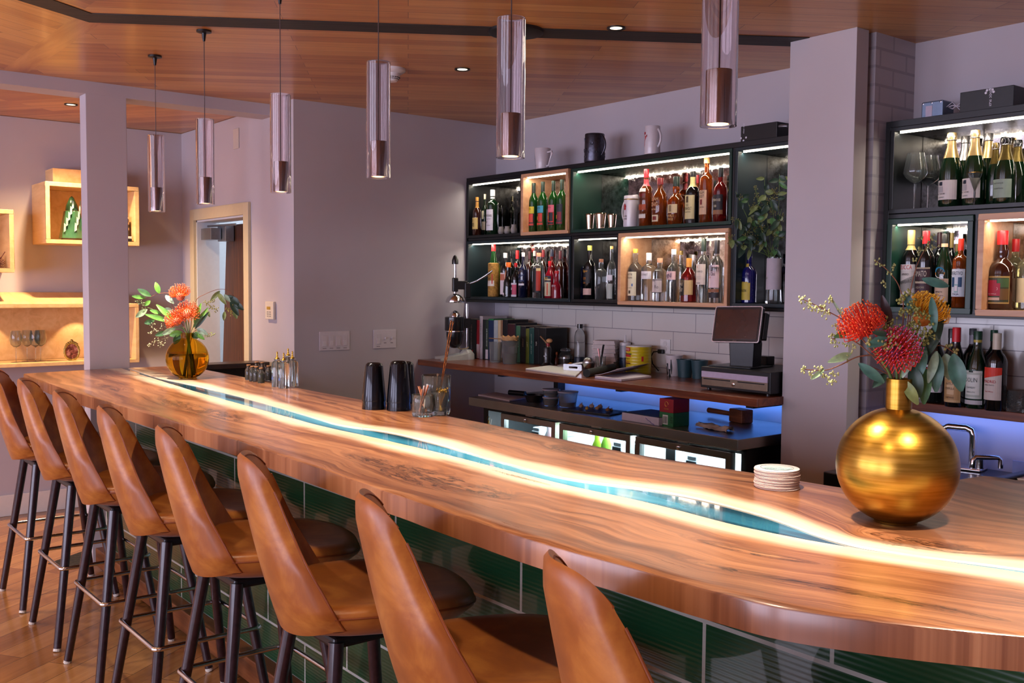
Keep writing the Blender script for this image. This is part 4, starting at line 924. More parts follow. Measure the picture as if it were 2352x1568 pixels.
champagne('sparkling bottle with black top and bronze neck, cut by the picture edge', 2339, 322, 3.95, 44, dkgold, blkfoil)
clear_thin = plain('#f3f6f6', .0, trans=1., ior=1.12, vary=0)
def stemglass(label, px, yb, yt, Y, w, zs, prof, grp, rim=None, name='wine_glass'):
    p, Y, H, r = settle(px, yt, Y, zs, w)
    t = thing(name, label, 'glass', (p.x, Y, zs), group=grp)
    bowl = [(a * r, z * H) for a, z in prof]
    G().lathe(bowl + [(max(0, a - .0012), z + (.0015 if i == 0 else 0)) for i, (a, z) in reversed(list(enumerate(bowl)))], 36).obj('bowl', GL['clear'], t, smooth=50)
    G().lathe([(0, .003), (.0035, .004), (.0032, prof[0][1] * H * .5), (.004, prof[0][1] * H), (0, prof[0][1] * H)], 14).obj('stem', GL['clear'], t, smooth=50)
    G().lathe([(0, 0), (r * .72, 0), (r * .72, .0012), (.006, .004), (0, .005)], 30).obj('foot', GL['clear'], t, smooth=40)
    if rim: G().lathe([(r * prof[-1][0] - .0016, H * .985), (r * prof[-1][0] + .0006, H * .985), (r * prof[-1][0] + .0006, H), (r * prof[-1][0] - .0016, H)], 36, closed=True).obj('gilt_rim', rim, t)
    return t
WG = [(.06, .46), (.3, .49), (.75, .56), (1, .64), (.95, .72), (.80, .88), (.70, 1)]
stemglass('angular wine glass on the right-hand shelving, farther from the champagne', 2104, 479, 352, 3.89, 54, Z3, WG, 'angular wine glasses on the right-hand shelving')
stemglass('angular wine glass on the right-hand shelving, touching the champagne bottle', 2135, 476, 358, 3.91, 54, Z3, WG, 'angular wine glasses on the right-hand shelving')
stemglass('small martini glass with a gilt rim before the champagne bottles', 2291, 471, 404, 3.855, 52, Z3, [(.05, .42), (.5, .68), (1, 1)], None, plain('#b98a34', .25, metal=1), name='martini_glass')
GRR = 'liqueur bottles in the green cubby on the right'
bottle('dark amaro bottle with cream gold cap and a white and red label', 2094, 528.6, 3.89, Z4, 41, 'bordeaux', 'black', '#c7ac68', .19, (.10, .55, 58, '#c9c2ba', [(.47, .55, -58, 58, '#d2ccc6'), (.20, .36, -58, 58, '#8d8a82', .10), (.02, .10, -58, 58, '#b9b4ae')]), [('ZUCCA', .485, .055, '#b3262a', -4, 1.55), ('RABARBARO', .30, .045, '#2a2826', -4, 1.5, .18), ('AMARO', .405, .03, INK, -4, .9)], group=GRR, neck=(.74, .80, '#c7ac68'))
bottle('dark bottle with red cap and a brown purple label with pale block letters', 2128, 530.6, 3.895, Z4, 40, 'bordeaux', 'black', '#b3161c', .17, (.10, .52, 58, '#3a2028', [(.31, .34, -58, 58, '#b9a88e'), (.50, .52, -58, 58, '#a8977e'), (.12, .22, -58, 58, '#4a2c34')]), [('AMATO', .40, .075, '#d0c4b0', -4, 1.5), ('APERITIVO', .33, .022, INK, -4, 1.3), ('LIQUORE', .24, .03, '#b9a88e', -4, 1.1)], group=GRR)
bottle('dark bottle with a burgundy capsule at the back of the green cubby', 2159, 534, 4.0, Z4, 26, 'bordeaux', 'black', '#38101c', .2, None, [], group=GRR)
t = bottle('dark bottle with an eagle roundel above a parchment label', 2171, 537, 3.89, Z4, 37, 'slope', 'dkgreen', '#22211e', .13, (.07, .39, 60, '#c0a58c', [(.33, .38, -50, 50, '#b3947c')]), [('FERNET', .335, .04, '#3a2420', -4, 1.4), ('BRANCA', .28, .03, '#3a2420', -4, 1.2), ('amaro', .20, .02, '#3a2420', -4, .9), ('specialita', .15, .018, '#3a2420', -4, 1.2)], group=GRR, neck=(.82, .875, '#d0b08c'))
R = PLACED[-1][3]; H = at_y(2171, 537, PLACED[-1][1]).z - Z4; g = G()
P = lambda x, z, o=.0016: ((R * .985 + o) * math.sin(x / R - .1), -(R * .985 + o) * math.cos(x / R - .1), .475 * H + z)
rr = R * .68
for k, (z0, z1, mi) in enumerate(((-1, -.45, 2), (-.45, 0, 1), (0, 1, 0))):
    pts = []
    for i in range(9):
        z = z0 + (z1 - z0) * i / 8; pts.append((-math.sqrt(max(0, 1 - z * z)), z))
    pts += [(-x, z) for x, z in pts[::-1]]
    g.add([P(x * rr, z * rr) for x, z in pts], [tuple(range(len(pts)))], mi)
g.add([P(x * rr, z * rr, .0022) for x, z in ((-.7, .45), (-.1, .05), (.65, .5), (.25, -.05), (.1, -.4), (-.15, -.15))], [tuple(range(6))], 3)
g.obj('roundel', [plain('#2a86a8', .5), plain('#d98a3a', .5), plain('#d6d0d0', .5), plain('#2a1a14', .5)], t)
bottle('bottle with a ridged gold cap behind the eagle roundel', 2187, 535, 3.99, Z4, 22, 'bordeaux', 'black', '#8a7440', .2, None, [], group=GRR)
bottle('small bottle with an olive gold cap squeezed beside the red aperitif', 2199, 560, 3.97, Z4, 24, 'spirit', 'green', '#6f6232', .12, None, [], group=GRR)
bottle('red aperitif bottle with a pale crest label and red cap', 2208, 548, 3.885, Z4, 34, 'shoulder', 'amber', '#cf2f1e', .17, (.16, .56, 64, '#c9cfd6', [(.46, .54, -60, 60, '#d6d9de'), (.30, .44, -40, -14, '#23466a'), (.30, .44, 14, 40, '#23466a'), (.22, .34, -14, 14, '#8fb0ae'), (.24, .32, -10, 10, '#dcd0d4')]), [('APERITIVO', .47, .055, '#1c2c4a', -4, 1.8), ('ITALIA', .18, .03, '#1c2c4a', -4, .9), ('v', .25, .03, '#b3202a', -4, .2)], group=GRR)
GRW = 'bottles in the right-hand maple cubby'
bottle('stout dark cacao liqueur bottle with red cap and a red heart label', 2304, 530, 3.90, Z4w, 60, 'bulb', 'brown', '#c01c22', .17, (.07, .42, 60, '#a88a4a', [(.09, .40, -57, 57, '#3a3a20'), (.28, .39, 10, 55, '#3f5a30'), (.12, .26, 20, 55, '#6a4a22'), (.17, .33, -44, 22, '#a31830'), (.20, .37, -32, 8, '#a31830'), (.115, .15, -50, 20, '#c9a890')]), [('CACAO', .24, .04, '#e0b0a8', -12, .9), ('CREME DE', .295, .02, '#e6d0c8', -12, .6), ('A LA VANILLE', .19, .018, '#e6d0c8', -12, .7)], group=GRW, neck=(.82, .835, '#c01c22'), capR=.40)
bottle('clear yellowish liqueur bottle with red cap, second in the right-hand maple cubby', 2334, 549, 3.94, Z4w, 44, 'spirit', 'pale', '#b81c22', .18, (.1, .5, 20, '#c9a83a'), [], group=GRW)
bottle('liqueur bottle with dark red cap, cut by the picture edge in the maple cubby', 2362, 551, 3.95, Z4w, 44, 'spirit', 'pale', '#7c121c', .18, (.1, .45, 50, '#cdb98a'), [], group=GRW)

# ---------------------------------------------------------------- right ledge and its bottles
rl = tag(G().box(-2.343, .4, 3.92, YA - .009, 1.024, 1.06).obj('walnut_ledge', walnut, bev=.002), 'narrow walnut ledge under the right-hand shelving', 'ledge')
ZL = 1.0605; GRL = 'wine and vermouth bottles on the narrow walnut ledge'; YL = 3.985
bottle('dark vermouth bottle with a red and white neck behind the hanging leaves', 2152, 751, YL, ZL, 46, 'slope', 'dark', '#b9202a', .09, (.14, .50, 60, '#cdc9cc', [(.3, .46, -60, 0, '#b02a34')]), [], group=GRL, neck=(.80, .90, '#d0c6c4'))
bottle('black capped bottle behind the red capsule vermouth', 2187, 755, 4.02, ZL, 38, 'slope', 'black', '#101014', .12, None, [], group=GRL)
bottle('vermouth bottle with a red capsule and a tan engraved label', 2198, 752, 3.965, ZL, 44, 'slope', 'black', '#c41f28', .18, (.06, .38, 60, '#c2a273', [(.09, .35, -52, 52, '#b08c5c'), (.16, .31, -22, 22, '#cdb086')]), [('ANTICA', .28, .03, '#5a3a20', -4, .8), ('FORMULA', .22, .03, '#5a3a20', -4, 1.0), ('CARPANO', .11, .025, '#5a3a20', -4, 1.0)], group=GRL)
bottle('bottle with a grey and gold cap behind the white green label', 2235, 754.5, 4.02, ZL, 40, 'bordeaux', 'dark', '#4a4d52', .08, None, [], group=GRL, neck=(.80, .915, '#8f8c98'))
bottle('green vermouth bottle with a white and green ornate label', 2247, 760.5, 3.965, ZL, 45, 'slope', 'dkgreen', '#123a26', .11, (.12, .50, 60, '#2a4a3c', [(.13, .49, -57, 57, '#c9d0c8'), (.15, .47, -50, 50, '#aab5aa'), (.18, .44, -42, 42, '#d0d6ce'), (.47, .49, -20, 6, '#1a2620'), (.055, .11, -60, 60, '#b9b9bc')]), [('DOLIN', .345, .055, '#22302a', -6, 1.3), ('CHAMBERY', .26, .025, '#22302a', -6, 1.0), ('VERMOUTH', .205, .018, '#4a5a50', -6, .9)], group=GRL, neck=(.855, .89, '#a8963c'))
bottle('green capped bottle behind the red and cream labelled wine', 2284, 758, 4.02, ZL, 40, 'bordeaux', 'dark', '#15402c', .14, None, [], group=GRL)
bottle('red wine bottle with cream capsule and a red and cream label', 2291, 765, 3.955, ZL, 47, 'bordeaux', 'black', '#c2b7a2', .21, (.14, .56, 56, '#c9beb4', [(.50, .56, -56, 56, '#cf3420'), (.44, .53, -56, 56, '#cf3420', .06)]), [('MADRID', .36, .038, '#b3262a', -10, 1.3), ('VINO TINTO', .325, .016, INK, -10, 1.0), ('Red Wine', .24, .018, '#b3262a', -10, .9)], group=GRL)
cutg = GL['clear']
def cut_tumbler(label, p, r, h, zs):
    t = thing('cut_tumbler', label, 'glass', (p.x, p.y, zs)); n = 40; rows = []
    for i in range(14):
        z = h * i / 13; rows.append([((r + (.0022 if (j + i) % 4 in (0, 1) and 1 < i < 10 else 0) - .0012 * ((j - i) % 4 == 0)) * math.cos(2 * PI * j / n), (r + (.0022 if (j + i) % 4 in (0, 1) and 1 < i < 10 else 0)) * math.sin(2 * PI * j / n), z) for j in range(n)])
    for z, k in ((h, .93), (h * .3, .9), (.012, .85)): rows.append([(r * k * math.cos(2 * PI * j / n), r * k * math.sin(2 * PI * j / n), z) for j in range(n)])
    g = G(); g.grid(rows, wrap=True); g.f += [tuple(range(n))[::-1], tuple((len(rows) - 1) * n + j for j in range(n))]; g.m += [0, 0]
    g.obj('cut_body', cutg, t); return t
p = at_y(2338, 933, 3.96); cut_tumbler('cut crystal tumbler beside the red and cream labelled wine', p, .040, .083, ZL)
# ================================================================== BACK BAR LEDGE AND WHAT STANDS ON IT
YL0 = 3.453; ZB = 1.0605
bl = thing('back_bar_ledge', 'thick walnut ledge along the tiled back wall', 'ledge')
G().box(-5.318, -2.664, YL0, YA - .009, 1.024, 1.06).obj('walnut_top', walnut, bl, bev=.0025)
for x in (-4.62, -3.63, -2.80): G().box(x - .02, x + .02, YL0 + .12, YA - .02, .998, 1.0235).box(x - .02, x + .02, YA - .06, YA - .002, 0.0, .998).obj('bracket', black_m, bl)
def onL(px, py): return at_z(px, py, ZB)
# blue under-shelf light
blue_em = glow('#2a5cff', 2.2)
for a, b in ((-4.6, -3.66), (-3.6, -2.84)): lamp('AREA', 'under_ledge_blue', ((a + b) / 2, YA - .06, 1.018), 1.5, (.08, .28, 1.), rot=(R2D(35), 0, 0), shape='RECTANGLE', size=b - a, size_y=.02)
lamp('AREA', 'under_ledge_blue', (-1.4, YA - .07, 1.018), 1.6, (.16, .30, 1.), rot=(R2D(35), 0, 0), shape='RECTANGLE', size=1.7, size_y=.02)
bs_ = G().box(-4.66, -2.64, YA - .0045, YA - .001, 1.002, 1.022).box(-4.66, -2.64, YA - .03, YA - .001, 1.015, 1.022)
# juicer
p = at_y(1046, 700, 3.64); jz = thing('citrus_press', 'black and chrome lever citrus press on a grey forked foot at the ledge end', 'citrus press', (max(p.x, -5.20), 3.66, ZB), R2D(-20))
greyp = plain('#a9aca8', .35, vary=.05, coat=.3); blkp = plain('#101114', .28, vary=.05, coat=.4)
g = G()
for s in (-1, 1):
    rows = []
    for i in range(9):
        t = i / 8; y = .07 - .2 * t; x = s * (.025 + .055 * t); w_ = .035 - .010 * t; h = .055 - .037 * t ** .7
        rows.append([(x - w_ * .6, y, 0), (x - w_ * .5, y, h * .8), (x, y, h), (x + w_ * .5, y, h * .8), (x + w_ * .6, y, 0)])
    g.grid(rows, wrap=True); g.f += [tuple(range(5))[::-1]] if False else []
    b = len(g.v) - 45; g.f += [tuple(b + j for j in range(5)), tuple(b + 40 + j for j in range(5))[::-1]]; g.m += [0, 0]
g.lathe([(0, 0), (.05, 0), (.048, .035), (.026, .062), (0, .066)], 20, (0, .06, 0))
g.obj('forked_foot', greyp, jz, smooth=50)
G().tube([(0, .06, .05), (0, .06, .355)], .0095, 12).obj('post', chrome, jz, smooth=40)
G().lathe([(0, .185), (.062, .185), (.064, .19), (.064, .268), (.058, .272), (0, .272)], 28, (0, -.02, 0)).box(-.018, .018, .03, .08, .20, .262).obj('press_bowl', blkp, jz, smooth=40)
G().lathe([(0, .072), (.025, .076), (.045, .10), (.054, .15), (.054, .178), (.0, .178)], 24, (0, -.02, 0)).obj('juice_cup', blkp, jz, smooth=50)
G().lathe([(.052, .178), (.062, .178), (.062, .184), (.052, .184)], 24, (0, -.02, 0), closed=True).obj('collar', chrome, jz)
G().lathe([(.036, .272), (.034, .285), (.02, .303), (.006, .312), (0, .313)], 20, (0, -.02, 0)).obj('reamer', chrome, jz, smooth=60)
G().lathe([(.058, .362), (.060, .37), (.05, .395), (.03, .412), (.01, .42), (0, .42)], 24, (0, -.02, 0)).obj('strainer_dome', chrome, jz, smooth=60)
G().tube([(0, -.02, .41), (0, -.02, .61)], .0085, 12).obj('ram', chrome, jz, smooth=40)
G().lathe([(0, .605), (.021, .605), (.021, .63), (.012, .655), (.004, .662), (0, .662)], 18, (0, -.02, 0)).obj('ram_cap', blkp, jz, smooth=50)
G().box(-.017, .017, -.038, -.002, .43, .52).box(-.014, .014, -.01, .06, .445, .50).box(-.018, .018, .04, .08, .39, .49).obj('lever_head', blkp, jz, bev=.006)
G().tube([(.0, .065, .478), (.05, .11, .50), (.10, .155, .535), (.135, .185, .565)], [.006, .0065, .008, .004], 10).obj('lever', plain('#b9bcc0', .2, metal=1., vary=.3, scale=90), jz, smooth=50)
G().tube([(.0, .0, .075), (.01, .02, .066), (.03, .05, .072), (.04, .06, .08)], .004, 6).obj('wire_rest', plain('#c9b68c', .3, metal=.7), jz, smooth=60)
# books: px0, px1, top, colour, title, title colour, extra depth
GBK = 'cocktail books on the walnut ledge'
bks = [(1072.5, 1094, 732.5, '#0c0c10', 'LIQUID INTELLIGENCE', '#c9c6cc', 'black book with a small red heart at the start of the row'), (1094.4, 1100.8, 735, '#9c1a26', '', '', 'thin red and white book beside the black heart book'),
 (1101.2, 1108, 726, '#b9b2b4', 'THE JOY OF MIXOLOGY', '#3a3638', 'tallest pale grey book in the row'), (1108.4, 1114.6, 733.5, '#101614', '', '', 'thin black book right of the tall pale grey one'),
 (1115, 1121.4, 733.5, '#27382a', 'THE SAVOY BOOK', '#cfd2c8', 'dark green book with white upright title'), (1121.8, 1133.6, 735, '#1c2c4e', '', '', 'navy blue book with a bright green head band'),
 (1134, 1143, 735, '#a9b4b4', '', '', 'pale blue grey book in the middle of the row'), (1143.4, 1149.6, 735, '#c9b48c', '', '', 'cream spined book in the middle of the row'), (1150, 1154, 735.5, '#8a6a4c', '', '', 'thin brown and white book in the middle of the row'),
 (1154.4, 1165, 734, '#0e0e10', '', '', 'thick black book behind the filter tub'), (1165.4, 1182, 744, '#3a1016', '', '', 'wide dark maroon book behind the filter tub'), (1182.4, 1184.6, 742, '#1c1c1e', '', '', 'thin charcoal book behind the filter tub'),
 (1185, 1194.6, 748, '#3a6a4c', 'Bitters', '#d2d6cc', 'mid green book right of the filter tub'), (1195, 1207, 749.5, '#141216', 'Imbibe', '#c9a98c', 'black book with a pale floral spine'), (1207.4, 1215, 754.5, '#5f6a24', 'Tiki', '#c9c08c', 'olive green book near the end of the row'),
 (1215.4, 1226, 752.5, '#1c4a44', 'Vintage Spirits', '#b9c4b9', 'teal book near the end of the row'), (1226.4, 1238, 751.6, '#0d0f12', 'PDT', '#d2cfc4', 'black book with big white letters near the end of the row'), (1238.4, 1254, 753, '#101214', '', '', 'black book closing the row beside the torch')]
yb_front = onL(1080, 822).y
for i, (a, b, yt, c, tt, tc, l) in enumerate(bks):
    yy = yb_front + .055 * i / 17; pa, pb = at_y(a, 800, yy), at_y(b, 800, yy); h = at_y((a + b) / 2, yt, yy).z - ZB; w_ = pb.x - pa.x - .0012; dp = min(.17 if i != 2 else .2, YA - .02 - yy)
    t = thing('book', l, 'book', (pa.x, yy, ZB), group=GBK)
    G().box(0, w_, 0, dp, 0, h).obj('cover', plain(c, .45, vary=.12, scale=25), t, bev=min(.0015, w_ * .2))
    g = G(); g.box(.0015, w_ - .0015, .004, dp - .002, h - .0002, h + .0006); g.obj('page_block', plain('#cfc8b4', .8, vary=.1), t)
    if tt:
        g = G(); hh = min(w_ * .5, .011); text(g, tt, hh, lambda x, z: (w_ / 2 + hh / 2 - z, -.0009, h * .55 - x), 0, min(h * .72, len(tt) * hh * .75)); g.obj('title', plain(tc, .5, vary=0), t)
    if i == 0: g = G(); g.add([(w_ * .62 + .005 * math.cos(q), -.0009, h * .2 + .0055 * math.sin(q) - .003 * abs(math.cos(q))) for q in [2 * PI * k / 12 for k in range(12)]], [tuple(range(12))]); g.obj('heart', plain('#cf3a34', .5), t)
    if i == 1: G().box(.0005, w_ - .0005, -.0008, 0, .004, h * .38).obj('label', plain('#c9b9bc', .5), t)
    if i == 4: G().box(.0008, w_ - .0008, -.0008, 0, .004, h * .25).obj('label', plain('#c9bfc4', .5), t)
    if i == 5: G().box(0, w_, -.0006, dp, h - .0003, h + .008).obj('head_band', plain('#1f7a3c', .5), t)
    if i == 8: G().box(.0004, w_ - .0004, -.0008, 0, .02, h * .6).obj('label', plain('#cdbfb9', .5), t)
# tubs: clear beaker and filter tub
def tub(label, px, py, yt, wt, wb, fill, lv, name='plastic_tub', z=ZB, lid=None, grp=None, inner=None):
    p = at_z(px, py, z); h = at_y(px, yt, p.y).z - z; rt, rb = wt * depth(p) / FPX / 2, wb * depth(p) / FPX / 2
    t = thing(name, label, 'container', (p.x, p.y, z), group=grp)
    G().lathe([(0, 0), (rb, 0), (rt * .985, h * .97), (rt * 1.03, h * .975), (rt * 1.03, h), (rt * .95, h), (rb * .95, .003), (0, .003)], 32).obj('tub_body', plain('#dfe3e2', .12, trans=.85, ior=1.2, vary=0) if not inner else inner, t, smooth=40)
    if fill:
        q = rb + (rt - rb) * lv; G().lathe([(0, .0035), (rb * .94, .0035), (q * .94, h * lv), (0, h * lv)], 28).obj('contents', plain(fill, .25, trans=.25, vary=.08), t, smooth=40)
    if lid: G().lathe([(0, h + .0005), (rt * 1.05, h + .0005), (rt * 1.05, h + .007), (rt * .9, h + .008), (rt * .88, h + .005), (0, h + .005)], 28).obj('lid', plain(lid, .3, trans=.4, vary=.02), t, smooth=40)
    return t, p, h, rt
tub('empty clear plastic beaker standing before the books', 1138, 831, 785, 30, 26, None, 0)
t, p, h, r = tub('plastic tub of yellow green cordial under a paper coffee filter', 1171, 835, 781, 39, 32, '#a39b2a', .44)
g = G(); rows = []
for i in range(41):
    a = 2 * PI * i / 40; w_ = 1 + .05 * math.sin(a * 10)
    rows.append([(0.004 * math.cos(a), .004 * math.sin(a), h * .72), (r * .7 * math.cos(a), r * .7 * math.sin(a), h * .80), (r * .9 * math.cos(a), r * .9 * math.sin(a), h * 1.0), (r * 1.08 * w_ * math.cos(a), r * 1.08 * w_ * math.sin(a), h * (1.16 + .04 * math.sin(a * 10)))])
g.grid(rows); g.obj('paper_filter', plain('#c39a68', .8, vary=.12), t, smooth=60)
g = G(); g.tube([(-.17, -.03, h * 1.035), (-.04, -.012, h * 1.03), (r * 1.1, -.01, h * 1.03), (r * 1.3, .0, h * 1.0)], .003, 6); g.lathe([(r * 1.045, h * .995), (r * 1.07, h * .995), (r * 1.07, h * 1.01), (r * 1.045, h * 1.01)], 28, closed=True); g.obj('strainer_ring', plain('#9a7044', .4, metal=.4), t, smooth=40)
# kitchen torch with wooden knob, dark clutter
p = at_y(1257, 800, 3.82); t = thing('kitchen_torch', 'black kitchen torch with a brass nozzle and a tan knob beside the books', 'torch', (p.x, p.y, ZB))
G().lathe([(0, 0), (.040, 0), (.041, .004), (.034, .012), (.026, .02), (.026, .10), (.022, .112), (0, .112)], 20).obj('fuel_can', blkp, t, smooth=40)
G().tube([(.012, 0, .108), (.006, 0, .13), (-.03, -.004, .155), (-.055, -.006, .172)], [.012, .011, .007, .007], 10).obj('torch_nozzle', plain('#9a8a70', .3, metal=.9), t, smooth=50)
G().ball((.018, 0, .15), .019, 14, sz=.7).obj('knob', plain('#cf9f6c', .45), t, smooth=60)
G().lathe([(0, .118), (.011, .118), (.011, .136), (0, .138)], 14, (.022, -.012, 0)).obj('valve', plain('#8d1d1d', .3), t, smooth=50)
G().box(.0, .02, -.0275, -.026, .055, .062).obj('label', plain('#b9c4cc', .5), t)
for px, py, r, h, c, l in ((1279, 832, .013, .06, '#6a2c1c', 'small red brown dropper bottle behind the torch'), (1285, 833, .012, .045, '#5a7aa0', 'small blue bitters bottle with orange cap behind the torch')):
    p = at_y(px, 800, 3.93 + .02 * (px > 1280)); t = thing('dropper_bottle', l, 'bottle', (p.x, p.y, ZB)); G().lathe([(0, 0), (r, 0), (r, h * .6), (r * .45, h * .75), (r * .45, h)], 16).obj('glass_body', plain(c, .15, trans=.3), t, smooth=40)
    G().lathe([(0, h), (r * .55, h), (r * .5, h * 1.25), (0, h * 1.28)], 12).obj('cap', plain('#b4602c', .5), t, smooth=40)
p = at_y(1299, 800, 3.975); t = thing('preserve_jar', 'clip top glass jar with dark red preserve', 'jar', (p.x, p.y, ZB))
G().lathe([(0, 0), (.040, 0), (.042, .005), (.042, .05), (.036, .066), (.028, .075), (.028, .082)], 24).obj('glass_body', GL['clear'], t, smooth=40)
G().lathe([(0, .003), (.039, .003), (.039, .036), (0, .036)], 22).obj('preserve', plain('#4a1410', .3, vary=.2), t, smooth=40)
G().lathe([(.0425, .038), (.044, .038), (.044, .048), (.0425, .048)], 24, closed=True).obj('clip_band', plain('#b9b7b4', .25, metal=.9), t)
G().lathe([(.0, .083), (.031, .083), (.031, .09), (.022, .098), (0, .1)], 24).obj('lid', GL['clear'], t, smooth=50)
p = at_y(1331.7, 800, 4.01); t = thing('carbonating_bottle', 'clear plastic bottle with black cap and black base against the tiles', 'bottle', (p.x, p.y, ZB)); h = at_y(1331.7, 744, p.y).z - ZB; r = .033
G().lathe([(0, .0), (r, 0), (r, h * .72), (r * .8, h * .82), (r * .42, h * .88), (r * .42, h * .91)], 24).obj('bottle_body', GL['clear'], t, smooth=45)
G().lathe([(0, h * .9), (r * .52, h * .9), (r * .52, h), (0, h)], 20).obj('cap', blkp, t, smooth=40)
G().lathe([(r * 1.0, -.0), (r * 1.03, 0), (r * 1.03, h * .19), (r, h * .2)], 24, closed=True).obj('base_cup', plain('#101a2c', .35), t, smooth=40)
g = G(); text(g, 'sodastream', .006, lambda x, z: ((r + .0008) * math.sin(x / r - .3), -(r + .0008) * math.cos(x / r - .3), h * .52 + z)); g.obj('print', INK, t)
# folded towels
p = at_y(1393, 800, 3.955); GT = 'folded white bar towels on the ledge'; tw = plain('#cdc3c2', .9, vary=.05, scale=120, bumpy=.15)
hT = at_y(1393, 781, p.y).z - ZB
for k in range(7):
    z0 = ZB + hT * k / 7; th = hT / 7 * .96; W, D = .066 + random.uniform(-.003, .003), .055; g = G()
    for q in range(3):
        pts = []
        for i in range(9):
            a = PI * (i / 8 - .5); pts.append((-W + (.004 if q % 2 else 0) - th / 6 * math.cos(a), th * (q + .5) / 3 + th / 6.4 * math.sin(a)))
        pts += [(W - .002 * (q + k % 2), th * (q + .95) / 3), (W - .002 * (q + k % 2), th * (q + .05) / 3)]
        g.prism([(x, z) for x, z in pts[::-1]], -D, D, M=TOY)
    tag(g.obj('folded_towel', tw, loc=(p.x + random.uniform(-.003, .003), p.y, z0), rot=(0, 0, R2D(30) + random.uniform(-.05, .05)), smooth=40), 'folded white bar towel, ' + ('bottom', 'second', 'third', 'middle', 'fifth', 'sixth', 'top')[k] + ' of the stack by the yellow tin' if k in (0, 3, 6) else 'folded white bar towel, ' + {1: 'second', 2: 'third', 4: 'fifth', 5: 'sixth'}[k] + ' from the bottom of the stack by the yellow tin', 'towel', GT)
# squeeze bottle
p = at_y(1436, 800, 4.02); t = thing('squeeze_bottle', 'white squeeze bottle with dark blue contents behind the yellow tin', 'squeeze bottle', (p.x, p.y, ZB)); h = at_y(1435, 769, p.y).z - ZB; r = .033
G().lathe([(0, 0), (r, 0), (r, h * .36), (0, h * .36)], 24).obj('contents', plain('#1c2c46', .3), t, smooth=40)
G().lathe([(0, h * .36), (r, h * .36), (r, h * .66), (r * .9, h * .70), (0, h * .70)], 24).obj('bottle_body', plain('#b9bfc9', .3, trans=.2), t, smooth=40)
G().lathe([(0, h * .70), (r * .97, h * .70), (r * .97, h * .78), (r * .35, h * .80), (r * .2, h * .84), (.003, h), (0, h)], 20).obj('nozzle', plain('#d9d7da', .35), t, smooth=40)
# yellow cherry tin
p = at_y(1467, 800, 3.935); t = thing('cherry_tin', 'big yellow ribbed tin of cherries with a red banner', 'tin', (p.x, p.y, ZB)); q = (p.x, p.y, ZB); r = 58 * depth(q) / FPX / 2; h = at_y(1466, 793, p.y).z - ZB
pr_ = [(0, 0), (r, 0)]
for k in range(8): pr_ += [(r, h * (.06 + .11 * k)), (r * .985, h * (.085 + .11 * k)), (r, h * (.11 + .11 * k))]
G().lathe(pr_ + [(r, h * .97), (0, h * .97)], 40).obj('tin_body', plain('#c9b414', .35, vary=.04, coat=.2), t, smooth=30)
G().lathe([(0, h * .965), (r * 1.01, h * .965), (r * 1.01, h), (0, h)], 36).obj('lid', plain('#cfc9c0', .35), t, smooth=40)
g = G(); P = lambda x, z, o=.0018: ((r + o) * math.sin(x / r), -(r + o) * math.cos(x / r), z * h)
def pband(a0, a1, z0, z1, mi, o=.0012): g.grid([[P(r * (a0 + (a1 - a0) * i / 10), z0, o), P(r * (a0 + (a1 - a0) * i / 10), z1, o)] for i in range(11)], mi)
pband(-1.2, .05, .80, .94, 0); pband(-1.2, .12, .60, .68, 0); pband(-1.2, .1, .34, .38, 3); pband(1.0, 1.16, .45, .63, 0)
text(g, 'LUXARDO', .085 * h, lambda x, z: P(x - r * .52, .83 + z / h), 1, r * .95)
text(g, 'the Original', .08 * h, lambda x, z: P(x - r * .42, .49 + z / h), 3, r * .85); text(g, 'MARASCHINO', .075 * h, lambda x, z: P(x - r * .42, .385 + z / h), 0, r * .95); text(g, 'Cherries', .06 * h, lambda x, z: P(x - r * .5, .28 + z / h), 3, r * .6)
for k in range(9): g.add([P(r * (-1.0 + .13 * k) + .012 * math.cos(i), .705 + .028 * math.sin(i)) for i in [2 * PI * j / 8 for j in range(8)]], [tuple(range(8))], 2 if k % 3 else 0)
g.obj('print', [plain('#b3202a', .45), plain('#e0dcd4', .45), plain('#2c5a24', .45), plain('#5a2410', .45)], t)
# cutting board, plate with peel, steel press, glass of tools, roll, notebook
def poly_on(name, mat, pts, z0, th, label, cat, parent=None):
    P3 = [at_z(x, y, z0) for x, y in pts]; c = sum(P3, Vector()) / len(P3)
    o = G().prism([(v.x - c.x, v.y - c.y) for v in P3], 0, th).obj(name, mat, parent, loc=(c.x, c.y, z0), bev=th * .3)
    return tag(o, label, cat) if not parent else o
poly_on('cutting_board', plain('#cfcfcc', .45, vary=.03), [(1207, 849), (1262, 842), (1338, 851), (1322, 866)], ZB, .009, 'white plastic cutting board lying at the ledge front', 'cutting board')
p = at_y(1308, 800, 3.86); pl = thing('saucer', 'white saucer of orange peel behind the cutting board', 'plate', (p.x, p.y, ZB))
G().lathe([(0, 0), (.045, 0), (.07, .009), (.071, .012), (.045, .004), (0, .003)], 32).obj('dish', plain('#c9c7c4', .3), pl, smooth=50)
for k, (dx, dy) in enumerate(((.02, .01), (.035, -.015), (.045, .012))):
    g = G(); g.tube([(dx + .018 * math.cos(i * .8 + k), dy + .014 * math.sin(i * .8 + k), .011 + .003 * i) for i in range(7)], [.003, .007, .008, .008, .007, .006, .003], 6, flat=.4)
    tag(g.obj('orange_peel', plain('#d98a1c', .55, vary=.15), loc=(p.x, p.y, ZB), smooth=60), 'curl of orange peel on the white saucer, ' + ('nearest the board', 'at the rim', 'toward the tools')[k], 'orange peel', 'orange peels on the saucer')
steel = plain('#b4b6b8', .3, metal=1., vary=.06)
p = onL(1328, 856); q = onL(1302, 858)
